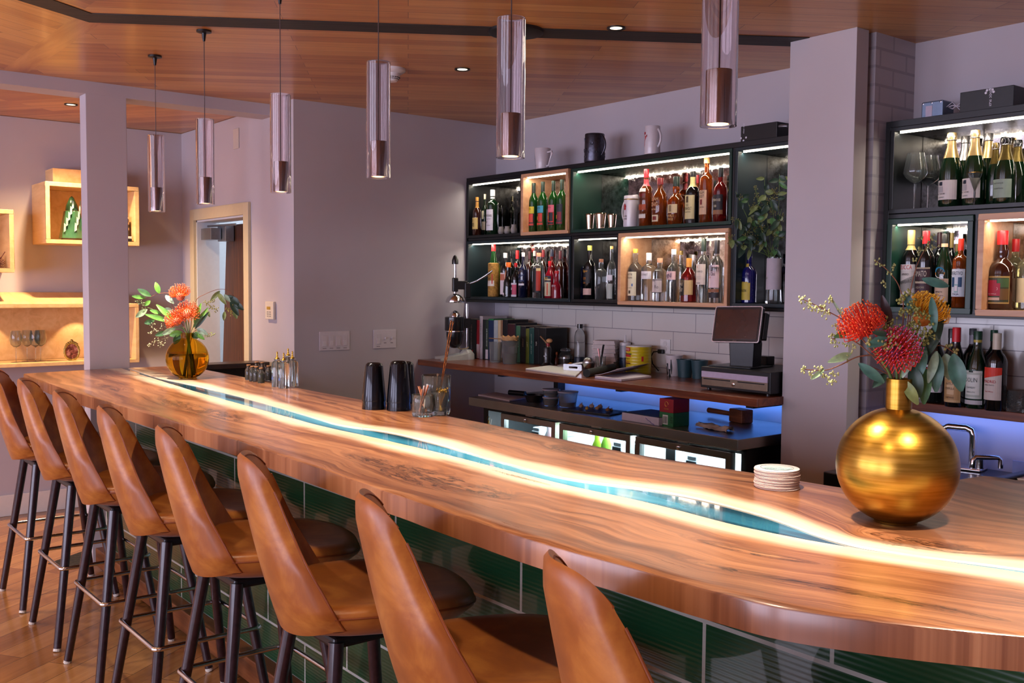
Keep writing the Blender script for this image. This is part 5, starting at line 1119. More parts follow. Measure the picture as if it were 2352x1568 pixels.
t = thing('bench_scraper', 'flat steel bench scraper with a slotted handle on the cutting board', 'scraper', (p.x - .05, p.y + .0, ZB + .0095), R2D(20))
wallframe(g := G(), rrect(-.055, .06, 0, .034, .006), rrect(-.02, .035, .011, .023, .005), -.0015, .0015); g.obj('slotted_plate', steel, t)
p = at_y(1353, 800, 3.80); t = thing('citrus_squeezer', 'polished metal hand citrus squeezer between saucer and tool glass', 'squeezer', (p.x, p.y, ZB), R2D(20))
G().lathe([(0, .006), (.018, .008), (.032, .022), (.036, .04), (.033, .042), (.0, .02)], 24).obj('bowl', steel, t, smooth=60)
G().lathe([(.035, .041), (.037, .045), (.028, .066), (.012, .076), (0, .077)], 24).obj('upper_bowl', steel, t, smooth=60)
G().tube([(-.03, 0, .043), (-.08, -.005, .036), (-.13, -.01, .024)], [.007, .006, .007], 8).obj('handle', steel, t, smooth=50)
p = at_y(1380, 800, 3.83); t = thing('tool_glass', 'small glass beaker holding bar tools before the towels', 'glass', (p.x, p.y + .0, ZB)); h = .085
G().lathe([(0, 0), (.025, 0), (.03, h), (.0285, h), (.0235, .003), (0, .003)], 24).obj('glass_body', GL['clear'], t, smooth=40)
for k, (dx, dy, c, l, hh) in enumerate(((-.02, .0, '#c98a86', 'pink tipped tweezers', .125), (-.008, .012, '#b9b6b0', 'steel bar spoon', .10), (.018, .004, '#101014', 'black handled peeler', .15), (.028, -.008, '#141418', 'black pen', .14))):
    tag(G().tube([(p.x - dx * .35, p.y, ZB + .006), (p.x + dx, p.y + dy, ZB + hh)], [.003, .0055], 8).obj('bar_tool', plain(c, .3, metal=.3), smooth=40), l + ' standing in the small tool glass', 'bar tool', 'tools in the small glass')
a, b = onL(1347, 866), onL(1408, 852)
tag(G().tube([Vector((a.x, a.y, ZB + .021)), Vector((b.x, b.y, ZB + .021))], .0205, 20).obj('knife_roll', plain('#1b201d', .7, vary=.15), smooth=40), 'dark green black cylindrical roll lying beside the notebook', 'roll')
nb = thing('notebook', 'open white notebook with a lifted cover at the ledge front', 'notebook', (0, 0, 0))
pg = plain('#bdb6c4', .8, vary=.04)
P3 = [at_z(*q, ZB) for q in ((1366, 869), (1427, 876), (1496, 868), (1452, 857))]
G().prism([(v.x, v.y) for v in P3], ZB, ZB + .012).obj('pages', pg, nb, bev=.002)
a, b = at_z(1366, 862, ZB + .012), at_z(1452, 850, ZB + .012); c_, d_ = at_z(1420, 846, ZB + .06), at_z(1490, 836, ZB + .055)
g = G(); rows = []
for i in range(9):
    t_ = i / 8; lift = .0 + .045 * t_ ** 1.3
    A = a.lerp(Vector((c_.x, c_.y, ZB + .012)), t_); B = b.lerp(Vector((d_.x, d_.y, ZB + .012)), t_)
    rows.append([(A.x, A.y, ZB + .0125 + lift), (B.x, B.y, ZB + .0125 + lift), (B.x, B.y, ZB + .0145 + lift), (A.x, A.y, ZB + .0145 + lift)])
g.grid(rows, wrap=True); g.f += [(0, 1, 2, 3), (32, 33, 34, 35)]; g.m += [0, 0]; g.obj('cover', pg, nb, smooth=40)
# outlet with plug, cups
p = at_y(1518, 778, YA - .008); q = at_y(1540, 812, YA - .008)
t = thing('wall_outlet', 'white duplex wall outlet on the tiles above the white cup', 'outlet', (p.x, YA - .0085, q.z)); w_, h_ = q.x - p.x, p.z - q.z
G().box(0, w_, -.005, 0, 0, h_).obj('cover_plate', plain('#d9d7d6', .35), t, bev=.002)
for z in (.30, .70): G().lathe([(0, 0), (.014, 0), (.014, .002), (0, .002)], 20).obj('socket', plain('#cfcdcb', .35), t, loc=(w_ / 2, -.005, h_ * z), rot=(R2D(90), 0, 0))
pg_ = thing('power_plug', 'black plug and cord hanging from the wall outlet', 'plug', (p.x + w_ * .3, YA - .016, q.z + h_ * .12))
G().box(-.022, .018, -.02, -.0005, -.012, .012).obj('plug_body', black_m, pg_, bev=.005)
G().tube([(-.02, -.012, 0), (-.05, -.02, -.004), (-.065, -.022, -.03), (-.05, -.025, -.07), (.0, -.03, -.105)], .0035, 8).obj('cord', black_m, pg_, smooth=60)
t, p, h, r = tub('white ceramic cup with dark painted drips under the outlet', 1547, 863, 815, 40, 27, None, 0, name='drip_cup', inner=plain('#c9c4c6', .4)); t['category'] = 'cup'
g = G()
for k, (a, z0, z1, w_) in enumerate(((-.9, .1, .75, .012), (-.55, .05, .45, .02), (-.2, .12, .62, .010), (.1, .0, .35, .02), (.4, .1, .8, .010))):
    rr = lambda z: r * (.70 + .30 * z) + .0012
    g.grid([[(rr(z) * math.sin(a + s * w_ / r * (1 + .5 * math.sin(z * 9 + k))), -rr(z) * math.cos(a + s * w_ / r * (1 + .5 * math.sin(z * 9 + k))), z * h) for s in (-.4, .4)] for z in [z0 + (z1 - z0) * i / 8 for i in range(9)]])
g.obj('painted_drips', plain('#1e2a2e', .4), t)
teal = plain('#2a4850', .45, vary=.08)
t, *_ = tub('dark teal cup next to the white dripped cup', 1573, 866, 825, 39, 30, None, 0, name='teal_cup', inner=teal); t['category'] = 'cup'
t, *_ = tub('dark teal cup next to the cash drawer', 1606, 869, 827, 39, 30, None, 0, name='teal_cup', inner=teal); t['category'] = 'cup'
# cash drawer + POS screen
fl, fr = at_z(1608, 893, ZB), at_z(1768, 912, ZB); yd = (fl.y + fr.y) / 2
pa, pb = at_y(1608, 880, yd), at_y(1768, 900, yd); dh = at_y(1608, 842, yd).z - ZB - .008
t = thing('cash_drawer', 'black cash drawer with a steel front at the ledge end', 'cash drawer', (pa.x, yd, ZB)); w_ = pb.x - pa.x
G().box(0, w_, .004, .40, .010, .010 + dh).obj('case', plain('#101114', .4), t, bev=.003)
G().box(.012, w_ - .012, -.002, .004, .022, dh * .62).obj('steel_front', plain('#a59380', .3, metal=.9), t, bev=.001)
G().box(.010, w_ - .012, -.003, .004, dh * .62, dh * .90).obj('paper_strip', plain('#b9adc4', .6), t)
for x0, x1 in ((.06, .45), (.56, .93)): G().box(w_ * x0, w_ * x1, -.0045, -.0022, dh * .52, dh * .57).obj('slot', black_m, t)
G().lathe([(0, 0), (.009, 0), (.009, .004), (.005, .006), (0, .006)], 16).obj('lock', chrome, t, loc=(w_ * .5, -.002, dh * .40), rot=(R2D(90), 0, 0), smooth=40)
for x in (.03, w_ - .03):
    for y in (.03, .37): G().lathe([(0, 0), (.010, 0), (.009, .0105), (0, .0105)], 12).obj('foot', black_m, t, loc=(x, y, 0))
zt = ZB + .010 + dh + .0006
cy_ = yd + .15; cx_ = at_y(1706, 800, cy_).x
ps = thing('point_of_sale_screen', 'tilted dark register touchscreen on a black stand', 'register screen', (cx_, cy_, zt), R2D(8))
G().box(-.12, .10, -.10, .10, 0, .006).obj('base_plate', plain('#2a2d30', .35, metal=.5), ps, bev=.002)
g = G(); g.prism([(-.05, 0), (.07, 0), (.075, .11), (.06, .16), (-.06, .16)], -.03, .05, M=TOY); g.obj('stand', black_m, ps, bev=.006)
tl = R2D(-14); MM = Matrix.Translation((-.012, -.01, .105)) @ Matrix.Rotation(tl, 4, 'X') @ Matrix.Rotation(R2D(-1.5), 4, 'Y')
g = G(); g.prism(rrect(-.122, .122, 0, .168, .010), -.045, -.02, M=TOY); g.move(MM); sc_ = g.obj('screen_case', plain('#1a1214', .22, coat=.5), ps, smooth=40)
g = G(); wallframe(g, rrect(-.124, .124, -.002, .170, .011), rrect(-.120, .120, .002, .166, .009), -.046, -.040); g.move(MM); g.obj('bezel', plain('#c9c4c6', .25, metal=.8), sc_, smooth=40)
g = G(); g.prism(rrect(-.110, .110, .014, .154, .003), -.0462, -.0455, M=TOY); g.move(MM); g.obj('display', plain('#3a1c12', .18, coat=.6, vary=.15, scale=12), sc_)
g = G(); text(g, 'clover', .006, lambda x, z: (x, -.0466, .004 + z), 0); g.move(MM); g.obj('lettering', plain('#8c6a5c', .5), sc_)
g = G(); g.box(-.03, .08, -.02, .015, .02, .145); g.move(MM @ Matrix.Translation((.05, 0, 0))); g.obj('back_box', black_m, ps, bev=.004)
# printer, card reader behind
p_ = (pa.x + w_ * .12, yd + .30, zt)
t = thing('network_box', 'small black box with a blue indicator behind the register screen', 'network box', p_)
G().box(0, .10, 0, .06, 0, .042).obj('case', black_m, t, bev=.003); G().ball((.02, -.002, .032), .003, 8).obj('indicator', glow('#8f86ff', 6.), t)
t = thing('receipt_printer', 'black receipt printer with loose cables behind the drawer, by the pier', 'receipt printer', (pa.x + w_ * .86, yd + .24, zt))
G().box(-.03, .12, 0, .14, 0, .06).obj('case', plain('#15161c', .35), t, bev=.006); G().box(-.035, .12, .0, .13, .065, .105).obj('cover', plain('#0e0f13', .3), t, bev=.01)
G().tube([(-.03, .04, .07), (-.06, .03, .085), (-.08, .05, .075), (-.10, .08, .05)], .003, 6).obj('cable', black_m, t, smooth=60)
G().ball((-.034, -.004, .03), .0035, 8).obj('indicator', glow('#6a5cff', 5.), t)

# ================================================================== STEEL UNDERCOUNTER COOLER
ZS = .882; YS0 = 3.40
ss = plain('#a8a69e', .32, metal=1., vary=.1, scale=6); ssd = plain('#6f6f70', .4, metal=.9, vary=.1)
fr_ = thing('back_bar_cooler', 'three-door stainless back bar cooler with lit glass doors', 'cooler')
x0, x1 = -4.693, -2.722
G().box(x0, x1, YS0, YA - .08, ZS - .048, ZS).obj('steel_top', ss, fr_, bev=.002)
g = G(); open_box(g, x0 + .03, x1 - .03, .1, ZS - .05, YS0 + .10, YA - .12, .03); g.box(x0 + .03, x1 - .03, YA - .15, YA - .12, .1, ZS - .05); g.box(x0 + .05, x1 - .05, YS0 + .09, YS0 + .12, ZS - .062, ZS - .05)
g.obj('cabinet', plain('#141416', .4), fr_)
g = G(); g.box(x0 + .07, x1 - .07, YA - .17, YA - .155, .14, ZS - .10); g.obj('liner', plain('#dfe6ea', .4), fr_)
dz0, dz1 = .16, ZS - .072
dxs = [(-4.45, -3.98), (-3.945, -3.42), (-3.385, -2.80)]
for i, (a, b) in enumerate(dxs):
    ym = YS0 + .05
    o = [(a, dz0), (b, dz0), (b, dz1), (a, dz1)]; inn = [(a + .03, dz0 + .05), (b - .03, dz0 + .05), (b - .03, dz1 - .032), (a + .03, dz1 - .032)]
    d = wallframe(G(), o, inn, ym, ym + .035).obj('door', ss, fr_, bev=.002)
    G().box(a + .031, b - .031, ym + .012, ym + .018, dz0 + .051, dz1 - .033).obj('glass_pane', plain('#dfeef4', .0, trans=1., ior=1.05, vary=0), d)
    G().lathe([(0, 0), (.011, 0), (.011, .008), (.006, .012), (0, .012)], 14).obj('lock', chrome, d, loc=((a + b) / 2 - .01, ym, dz1 - .016), rot=(R2D(90), 0, 0), smooth=40)
    G().box((a + b) / 2 - .03, (a + b) / 2 + .03, ym + .015, ym + .03, dz1 + .004, dz1 + .016).obj('badge', plain('#b9b6ae', .35, metal=.8), fr_)
    lamp('AREA', 'cooler_light', ((a + b) / 2, ym + .20, dz1 - .012), 9, (.80, .93, 1.), rot=(0, 0, 0), shape='RECTANGLE', size=b - a - .1, size_y=.2)
    G().box(a + .04, b - .04, ym + .08, YA - .175, .54, .548).obj('shelf', plain('#cfd6da', .35, metal=.5), fr_)
citems = [(-4.27, 'white', '#dfe3e8', 'white topped carton'), (-4.19, 'clear', '#e8e8ea', 'clear bottle'), (-4.12, 'clear', '#d05a5a', 'clear bottle with pink cap'), (-4.04, 'white', '#eceef0', 'white tub'),
          (-3.80, 'lime', '#8fae2c', 'lime capped bottle'), (-3.73, 'green', '#7fae3a', 'green can'), (-3.62, 'white', '#e6eaee', 'white carton stack'), (-3.50, 'white', '#e2e6ea', 'white milk jug'),
          (-3.25, 'white', '#eef0f2', 'white box'), (-3.12, 'white', '#d9e2e8', 'pale tub')]
for i, (x, k, c, l) in enumerate(citems):
    y = YS0 + .19; h = .21 + .03 * ((i * 7) % 3) - (.02 if k == 'white' else 0)
    if k == 'white': o = G().box(-.033, .033, -.035, .035, 0, h - .02).box(-.028, .028, -.03, .03, h - .02, h).obj('carton', plain(c, .45), loc=(x, y, .549), bev=.004)
    else: o = G().lathe([(0, 0), (.028, 0), (.028, h * .6), (.013, h * .75), (.013, h * .95), (0, h * .95)], 18).lathe([(0, h * .95), (.015, h * .95), (.015, h), (0, h)], 14).obj('cooler_bottle', plain(c, .25, trans=.2), loc=(x, y, .549), smooth=40)
    tag(o, l + ' on the shelf inside the ' + ('left' if x < -3.97 else 'middle' if x < -3.4 else 'right') + ' cooler door', 'carton' if k == 'white' else 'bottle', 'cartons and bottles chilled inside the cooler')
# dark recess left of the cooler: keys and a hook
p = at_y(1128, 960, YS0 + .12)
t = thing('key_ring', 'brass keys hanging left of the cooler', 'keys', (p.x, YS0 + .10, p.z)); G().tube([(.012 * math.cos(a), 0, .012 * math.sin(a)) for a in [2 * PI * i / 14 for i in range(14)]], .0014, 6, closed=True).obj('ring', plain('#a08a50', .3, metal=1), t, smooth=60)
G().box(-.006, .006, -.001, .001, -.06, -.012).obj('key', plain('#9a7a3c', .3, metal=1), t); G().tube([(.03, 0, .0), (.022, 0, -.03), (.012, 0, -.06), (.014, 0, -.08)], .002, 6).obj('cord', plain('#cfcac0', .6), t)
G().box(x0 + .0, x0 + .03, YS0 + .11, YA - .1, .02, ZS - .05).obj('side_panel', plain('#141416', .4), fr_)
G().box(-5.2, x0 - .01, YS0 + .15, YA - .08, 0, .80).obj('tmp', plain('#0e0e10', .5)) if False else None
def onS(px, py): return at_z(px, py, ZS + .0005)
poly_on('clipboard', plain('#b9aeb8', .5), [(1098, 909), (1170, 923), (1208, 916), (1140, 904)], ZS + .0005, .010, 'white flat tray at the left end of the steel cooler top', 'tray')
p = onS(1182, 913); tag(G().tube([Vector((p.x - .05, p.y, ZS + .027)), Vector((p.x + .06, p.y + .03, ZS + .027))], .015, 14).obj('flashlight', plain('#15161a', .3, metal=.5), smooth=40), 'black barrel flashlight lying on the white tray', 'flashlight')
t, *_ = tub('black dish with a shiny rim on the steel cooler top', 1228, 922, 906, 47, 36, None, 0, name='black_dish', z=ZS + .0005, inner=plain('#121214', .3)); t['category'] = 'dish'
t1, p1, h1, r1 = tub('lower deli cup of red puree on the steel cooler top', 1266, 931, 913.5, 39, 32, '#8d1a38', .8, name='deli_cup', z=ZS + .0005, lid='#c9c4c8', grp='deli cups on the steel cooler top')
t2 = thing('deli_cup', 'upper deli cup of pink liquid stacked on the red puree', 'container', (p1.x, p1.y, ZS + .0005 + h1 + .009), group='deli cups on the steel cooler top')
G().lathe([(0, 0), (r1 * .82, 0), (r1 * 1.02, h1 * .8), (r1 * .95, h1 * .8), (r1 * .78, .003), (0, .003)], 28).obj('tub_body', plain('#dfe3e2', .12, trans=.85, ior=1.2, vary=0), t2, smooth=40)
G().lathe([(0, .0035), (r1 * .77, .0035), (r1 * .85, h1 * .4), (0, h1 * .4)], 24).obj('contents', plain('#b48a8c', .3, trans=.3), t2, smooth=40)
G().lathe([(0, h1 * .8 + .0005), (r1 * 1.06, h1 * .8 + .0005), (r1 * 1.06, h1 * .8 + .007), (0, h1 * .8 + .005)], 28).obj('lid', plain('#c9c4c8', .3, trans=.4), t2, smooth=40)
tub('larger deli cup with whitish contents on the steel cooler top', 1304, 934, 901, 46, 37, '#b9b2b2', .35, name='deli_cup', z=ZS + .0005, lid='#cfcace', grp='deli cups on the steel cooler top')
poly_on('black_board', plain('#1b1c1b', .5, vary=.1), [(1290, 942), (1400, 955), (1440, 947), (1335, 935)], ZS + .0005, .008, 'black cutting board with garlic trimmings on the steel top', 'cutting board')
for k, (px, py, c, s) in enumerate(((1335, 933, '#b9a08c', .013), (1348, 938, '#c9a23c', .010), (1359, 934, '#c4aa98', .014), (1372, 938, '#b08a5c', .012), (1378, 936, '#a98c7c', .014), (1396, 942, '#8c5f34', .013), (1404, 941, '#9a6a3c', .009))):
    p = at_z(px, py + 3, ZS + .009); g = G(); g.ball((0, 0, s * .8), s, 12, sz=.75); g.tube([(0, 0, s * 1.4), (s * .5, s * .2, s * 2.1)], [s * .25, s * .06], 6)
    for i in range(len(g.v)): v = Vector(g.v[i]); g.v[i] = tuple(v * (1 + .25 * noise.noise(v * 90 + Vector((k, 0, 0)))))
    tag(g.obj('peel_scrap', plain(c, .6, vary=.2), loc=(p.x, p.y, ZS + .0085), smooth=60), ('pale bulb end', 'yellow peel curl', 'pale bulb end', 'tan husk', 'pale bulb end', 'brown husk', 'small brown husk')[k] + ' on the black board, ' + ('first', 'second', 'third', 'fourth', 'fifth', 'sixth', 'last')[k] + ' from the deli cups', 'food scrap', 'trimmings on the black board')
a = onS(1428, 964); b = onS(1513, 978)
t = thing('paper_ream', 'thick white paper pad with a blue scribble on the steel top', 'paper pad', (a.x, a.y, ZS + .0005), math.atan2(b.y - a.y, b.x - a.x)); L_ = (b - a).length
G().box(0, L_, 0, .2, 0, .038).obj('sheets', plain('#c4bfd0', .75, vary=.04), t, bev=.002); g = G(); g.tube([(L_ * (.65 + .03 * i), -.001, .028 - .0035 * i + .002 * math.sin(i * 2)) for i in range(9)], .0012, 5); g.obj('scribble', plain('#2a2c8c', .5), t)
G().box(0, L_, 0, .2, .0385, .0395).obj('top_sheet', plain('#1a1a1e', .6), t)
p = onS(1514, 976); w_ = at_y(1546, 976, p.y).x - p.x; hz = at_y(1514, 945, p.y).z - ZS; hz2 = at_y(1514, 914, p.y).z - ZS
for nm, z0, z1, c, l in (('tea_box', 0, hz, '#1f6a3a', 'green carton with a barcode label below the red one'), ('tea_box', hz + .0006, hz2, '#8c1420', 'red carton with a gold emblem on the green one')):
    t = thing(nm, l, 'carton', (p.x, p.y, ZS + .0005 + z0), group='tea cartons on the steel top'); G().box(0, w_, 0, .11, 0, z1 - z0).obj('carton_body', plain(c, .45, vary=.06), t, bev=.001)
    g = G()
    if z0 == 0:
        G().box(w_ * .25, w_ * .62, -.0006, 0, (z1) * .12, z1 * .82).obj('label', plain('#cfd6cf', .5), t)
        for k in range(5): g.box(w_ * (.3 + .06 * k), w_ * (.33 + .06 * k), -.0009, -.0005, z1 * .2, z1 * .72)
        text(g, 'TEA', .014, lambda x, z: (w_ * .8 + z, -.0009, z1 * .5 + x)); g.obj('barcode', INK, t)
    else:
        g.tube([(w_ * .5 + .012 * math.cos(a) * (1 - .04 * i), -.0008, (z1 - z0) * .6 + .014 * math.sin(a) * (1 - .03 * i)) for i, a in enumerate([.5 * k for k in range(13)])], .0012, 5)
        text(g, 'ETIENNE', .005, lambda x, z: (w_ * .5 + x, -.0009, (z1 - z0) * .22 + z)); g.obj('emblem', plain('#c9963c', .4, metal=.5), t)
p = onS(1680, 972); wd_ = woodmat('mallet_wood', [(.3, '#5a2c18'), (.6, '#8a4c2c'), (.85, '#a8653e')], grain=(1, 9, 9), scale=6, rough=.5)
t = thing('wooden_mallet', 'reddish wooden ice mallet lying on the steel top', 'mallet', (p.x, p.y + .07, ZS + .0005), R2D(-12))
G().box(-.05, .05, -.035, .035, 0, .065).obj('head', wd_, t, bev=.006); G().tube([(-.05, 0, .033), (-.25, .0, .030)], [.011, .014], 12).obj('handle', wd_, t, smooth=40)
p = onS(1635, 986); g = G(); rows = []
for i in range(25):
    t_ = i / 24; rows.append([Vector((-.11 + .22 * t_, -.028 + .056 * j / 8 + .006 * math.sin(t_ * 9 + j), .006 + .010 * abs(noise.noise(Vector((t_ * 6, j * .5, 2)))) + .012 * math.sin(PI * j / 8) * (1 - .3 * math.sin(t_ * 12)))) for j in range(9)])
n_ = len(rows); rows2 = [[v + Vector((0, 0, -.006)) for v in r] for r in rows]; g.grid(rows); g.grid(rows2)
tag(g.obj('bar_rag', plain('#c3b6a8', .9, vary=.08, scale=90), loc=(p.x, p.y + .02, ZS + .002), rot=(0, 0, R2D(-10)), smooth=60), 'crumpled cream rag at the front of the steel top', 'rag')

# ================================================================== SINK STATION AND ICE BIN ON THE RIGHT
ZK = .80
t = thing('sink_station', 'black bar sink station with a steel rim below the narrow ledge', 'sink')
G().box(-2.33, -1.735, 3.45, YA - .01, .1, ZK).obj('basin_counter', plain('#141519', .3, coat=.3), t, bev=.004); G().box(-1.735, -1.700, 3.40, YA - .01, .1, ZK + .05).obj('rail', plain('#17181b', .35), t, bev=.004)
p = at_z(2203, 1058, ZK + .03); fc = thing('bar_faucet', 'chrome bridge faucet with a bent square tube on a chrome plate', 'faucet', (p.x, p.y, ZK + .0005), R2D(10))
G().box(-.11, .10, -.05, .05, 0, .012).obj('deck_plate', chrome, fc, bev=.005)
G().tube([(-.07, 0, .01), (-.07, 0, .14), (-.063, 0, .16), (-.045, 0, .168), (.025, 0, .168), (.045, 0, .16), (.052, 0, .14), (.052, 0, .01)], .0145, 12).obj('bent_tube', chrome, fc, smooth=50)
for x, h in ((-.09, .05), (.085, .055)): G().lathe([(0, .011), (.018, .011), (.016, h), (.008, h + .006), (0, h + .006)], 18, (x, -.015, 0)).obj('valve', chrome, fc, smooth=50)
p = at_z(2262, 1052, ZK + .03); tag(G().box(-.035, .035, -.05, .05, 0, .05).box(-.037, .037, -.052, .052, .05, .062).obj('soap_box', [plain('#23262b', .4)], loc=(p.x, p.y + .1, ZK + .0005), bev=.003), 'dark box with a tan lid beside the faucet', 'box')
tag(G().box(-.06, .06, -.003, .003, 0, .05).obj('sticker_plate', plain('#9aa6c4', .4), loc=(-1.80, YA - .016, ZK + .0005)), 'pale blue plate leaning on the wall behind the steel bin', 'plate')
ib = thing('ice_bin', 'steel ice bin with a hinged lid and chrome handle', 'ice bin')
G().box(-1.698, -.9, 3.30, YA - .01, .1, ZK + .02).obj('bin_body', ssd, ib); G().box(-1.695, -.9, 3.28, 3.86, ZK + .021, ZK + .036).obj('lid', plain('#9a968c', .38, metal=.9, vary=.15, scale=5), ib, bev=.003)
p = at_z(2265, 1072, ZK + .04); G().tube([(0, -.055, 0), (0, -.055, .032), (.002, -.045, .042), (.004, .045, .042), (.006, .055, .032), (.006, .055, 0)], .010, 10).obj('handle', chrome, ib, loc=(p.x, p.y, ZK + .036), rot=(0, 0, R2D(-35)), smooth=50)
p = at_z(2350, 1094, ZK + .04); tag(G().box(-.10, .10, -.07, .07, 0, .003).obj('paper_sheet', plain('#d6c9c0', .8), loc=(p.x + .07, p.y + .03, ZK + .0365), rot=(0, 0, R2D(30))), 'cream sheet of paper on the ice bin lid', 'paper')
# ================================================================== ON THE BAR
BT = BZ + .0006
def onB(px, py): return at_z(px, py, BT)
# shakers: pairs of nested black tins standing upside down
mb = plain('#0c0d16', .22, metal=.6, vary=.1, coat=.3)
GSH = 'black shaker tins stacked upside down on the bar'
def tin(p, z, label, hh=.165):
    t = thing('shaker_tin', label, 'shaker tin', (p.x, p.y, z), group=GSH); r0, r1 = .0455, .0335
    G().lathe([(r0 - .002, 0), (r0, 0), (r0, .003), (r1, hh - .012), (r1 - .003, hh - .004), (r1 - .008, hh), (r1 - .012, hh - .003), (0, hh - .004), (0, hh - .006), (r1 - .004, hh - .010), (r0 - .002, .001)], 36).obj('tin_body', mb, t, smooth=40); return t
def pairz(px, py): return onB(px, py)
pA, pB = onB(859, 938), onB(916, 941); pC = pB + (at_z(905, 931, BT) - pB) * 1.0 + Vector((-.055, .085, 0))
hA = at_y(859, 833, pA.y).z - BT; hB = at_y(916, 829, pB.y).z - BT; print('tin', hA, hB, pA, pB)
tin(pA, BT, 'lower black tin of the shaker stack farther along the bar', hA - .03); tin(pA, BT + .030, 'upper black tin of the shaker stack farther along the bar', hA - .03)
tin(pB, BT, 'lower black tin of the shaker stack beside the mixing glass', hB - .03); tin(pB, BT + .030, 'upper black tin of the shaker stack beside the mixing glass', hB - .03)
tin(pC, BT, 'black tin peeking out behind the stack beside the mixing glass', hB - .02)
# mixing glass, straw glass, pick glass
def ribbed_glass(label, p, r, h, name='tumbler', ribs=22, top=1.0):
    t = thing(name, label, 'glass', (p.x, p.y, BT)); n = ribs * 4; rows = []
    for z, k, w_ in ((0, .93, 0), (.004, .98, .4), (.012, .985, 1), (h * .52, .99, 1), (h * .62, 1, 0), (h, top, 0), (h + .001, top - .02, 0), (h, top - .045, 0), (h * .5, .93, 0), (.014, .90, 0)):
        rows.append([(r * k * (1 + .018 * w_ * math.cos(ribs * 2 * PI * j / n)) * math.cos(2 * PI * j / n), r * k * (1 + .018 * w_ * math.cos(ribs * 2 * PI * j / n)) * math.sin(2 * PI * j / n), z) for j in range(n)])
    g = G(); g.grid(rows, wrap=True); g.f += [tuple(range(n))[::-1], tuple((len(rows) - 1) * n + j for j in range(n))]; g.m += [0, 0]
    g.obj('glass_body', GL['clear'], t, smooth=50); return t
p1 = onB(971, 955); p2 = onB(1011, 952); p0 = p1 + Vector((-.045, .088, 0))
r1 = 25 * depth(p1) / FPX; r2 = 21 * depth(p2) / FPX
ribbed_glass('ribbed tumbler of paper straws in front of the mixing glass', p1, r1, at_y(971, 906, p1.y).z - BT)
ribbed_glass('small ribbed tumbler of gold cocktail picks', p2, r2, at_y(1015, 900, p2.y).z - BT)
hm = at_y(975, 858, p0.y).z - BT
ribbed_glass('tall mixing glass with a pour lip holding gold bar spoons', p0, 33 * depth(p0) / FPX, hm, name='mixing_glass', ribs=16, top=1.02)
straw_w = plain('#d9cfd0', .5, vary=.03); straw_c = plain('#b5724e', .3, metal=.6, vary=.1); goldm = plain('#c49a3c', .25, metal=1., vary=.1); coppr = plain('#9c6a48', .22, metal=1., vary=.15)
for k, (dx, dy, ex, ey, L_, m_, l) in enumerate(((-.016, .0, .020, -.008, .118, straw_w, 'white'), (-.018, .006, .015, .0, .112, straw_c, 'copper'), (-.012, .010, .022, .004, .122, straw_w, 'white'), (-.010, -.008, .026, .006, .120, straw_c, 'copper'), (.014, .0, -.024, .002, .110, straw_c, 'copper'), (.010, .008, -.020, -.006, .112, straw_c, 'copper'),
        (.0, .012, -.012, .012, .108, straw_w, 'white'), (.016, -.006, -.004, .016, .106, straw_w, 'white'), (.004, -.014, .016, -.014, .104, straw_c, 'copper'))):
    tag(G().tube([(p1.x + dx, p1.y + dy, BT + .016), (p1.x + ex, p1.y + ey, BT + .016 + L_ * .8)], .0027, 8).obj('drinking_straw', m_, smooth=40), l + ' straw ' + ('leaning right, nearest the glass wall', 'leaning right beside the white ones', 'leaning right at the back', 'tipped farthest right', 'leaning left in front', 'leaning left behind the first', 'upright toward the mixing glass', 'upright in the middle', 'short, low in the glass')[k] + ' in the ribbed tumbler', 'straw', 'straws in the ribbed tumbler')
for k in range(14):
    a = k * 2.4; rr = r2 * .6 * math.sqrt((k + .5) / 14); bx, by = p2.x - .4 * rr * math.cos(a), p2.y - .4 * rr * math.sin(a); tx, ty = p2.x + .009 + 1.15 * rr * math.cos(a), p2.y + rr * math.sin(a); tz = BT + .085 + .006 * math.sin(k * 3)
    g = G(); g.tube([(bx, by, BT + .016), (tx, ty, tz)], .0011, 6); dv = Vector((tx - bx, ty - by, tz - BT - .016)).normalized()
    g.tube([Vector((tx, ty, tz)) + dv * .004 + Vector((.004 * math.cos(q), 0, .004 * math.sin(q))) for q in [2 * PI * i / 10 for i in range(10)]], .0011, 5, closed=True)
    tag(g.obj('cocktail_pick', goldm, smooth=40), 'gold cocktail pick with a ring end in the small ribbed tumbler', 'cocktail pick', 'gold cocktail picks in the small ribbed tumbler')
for k, (dx, dy, px, py) in enumerate(((.0, .004, 1036, 738), (.010, .0, 1041, 740))):
    b_ = Vector((p0.x + dx, p0.y + dy, BT + .018)); e_ = at_y(px, py, p0.y + .02 + .012 * k); g = G(); pts = []
    for i in range(60): pts.append(b_.lerp(e_, i / 59) + Vector((.0007 * math.cos(i * 1.6), 0, .0007 * math.sin(i * 1.6))))
    g.tube(pts, .0024, 6); g.ball(e_, .0042, 10)
    tag(g.obj('bar_spoon', coppr, smooth=50), 'twisted gold bar spoon in the mixing glass, ' + ('left of the pair', 'right of the pair'), 'bar spoon', 'bar spoons in the mixing glass') if False else tag(g.obj('bar_spoon', coppr, smooth=50), 'twisted gold bar spoon in the mixing glass, ' + ('left of the pair', 'right of the pair')[k], 'bar spoon', 'bar spoons in the mixing glass')
b_ = Vector((p0.x + .012, p0.y - .01, BT + .018)); e_ = at_y(1005, 864, p0.y - .02); g = G(); g.tube([b_, e_], .0016, 6); g.tube([e_ + Vector((.004 * math.cos(q), 0, .005 + .004 * math.sin(q))) for q in [2 * PI * i / 12 for i in range(12)]], .0013, 6, closed=True)
tag(g.obj('ring_pick', silver, smooth=50), 'silver pick with a ring end leaning out of the mixing glass', 'cocktail pick')
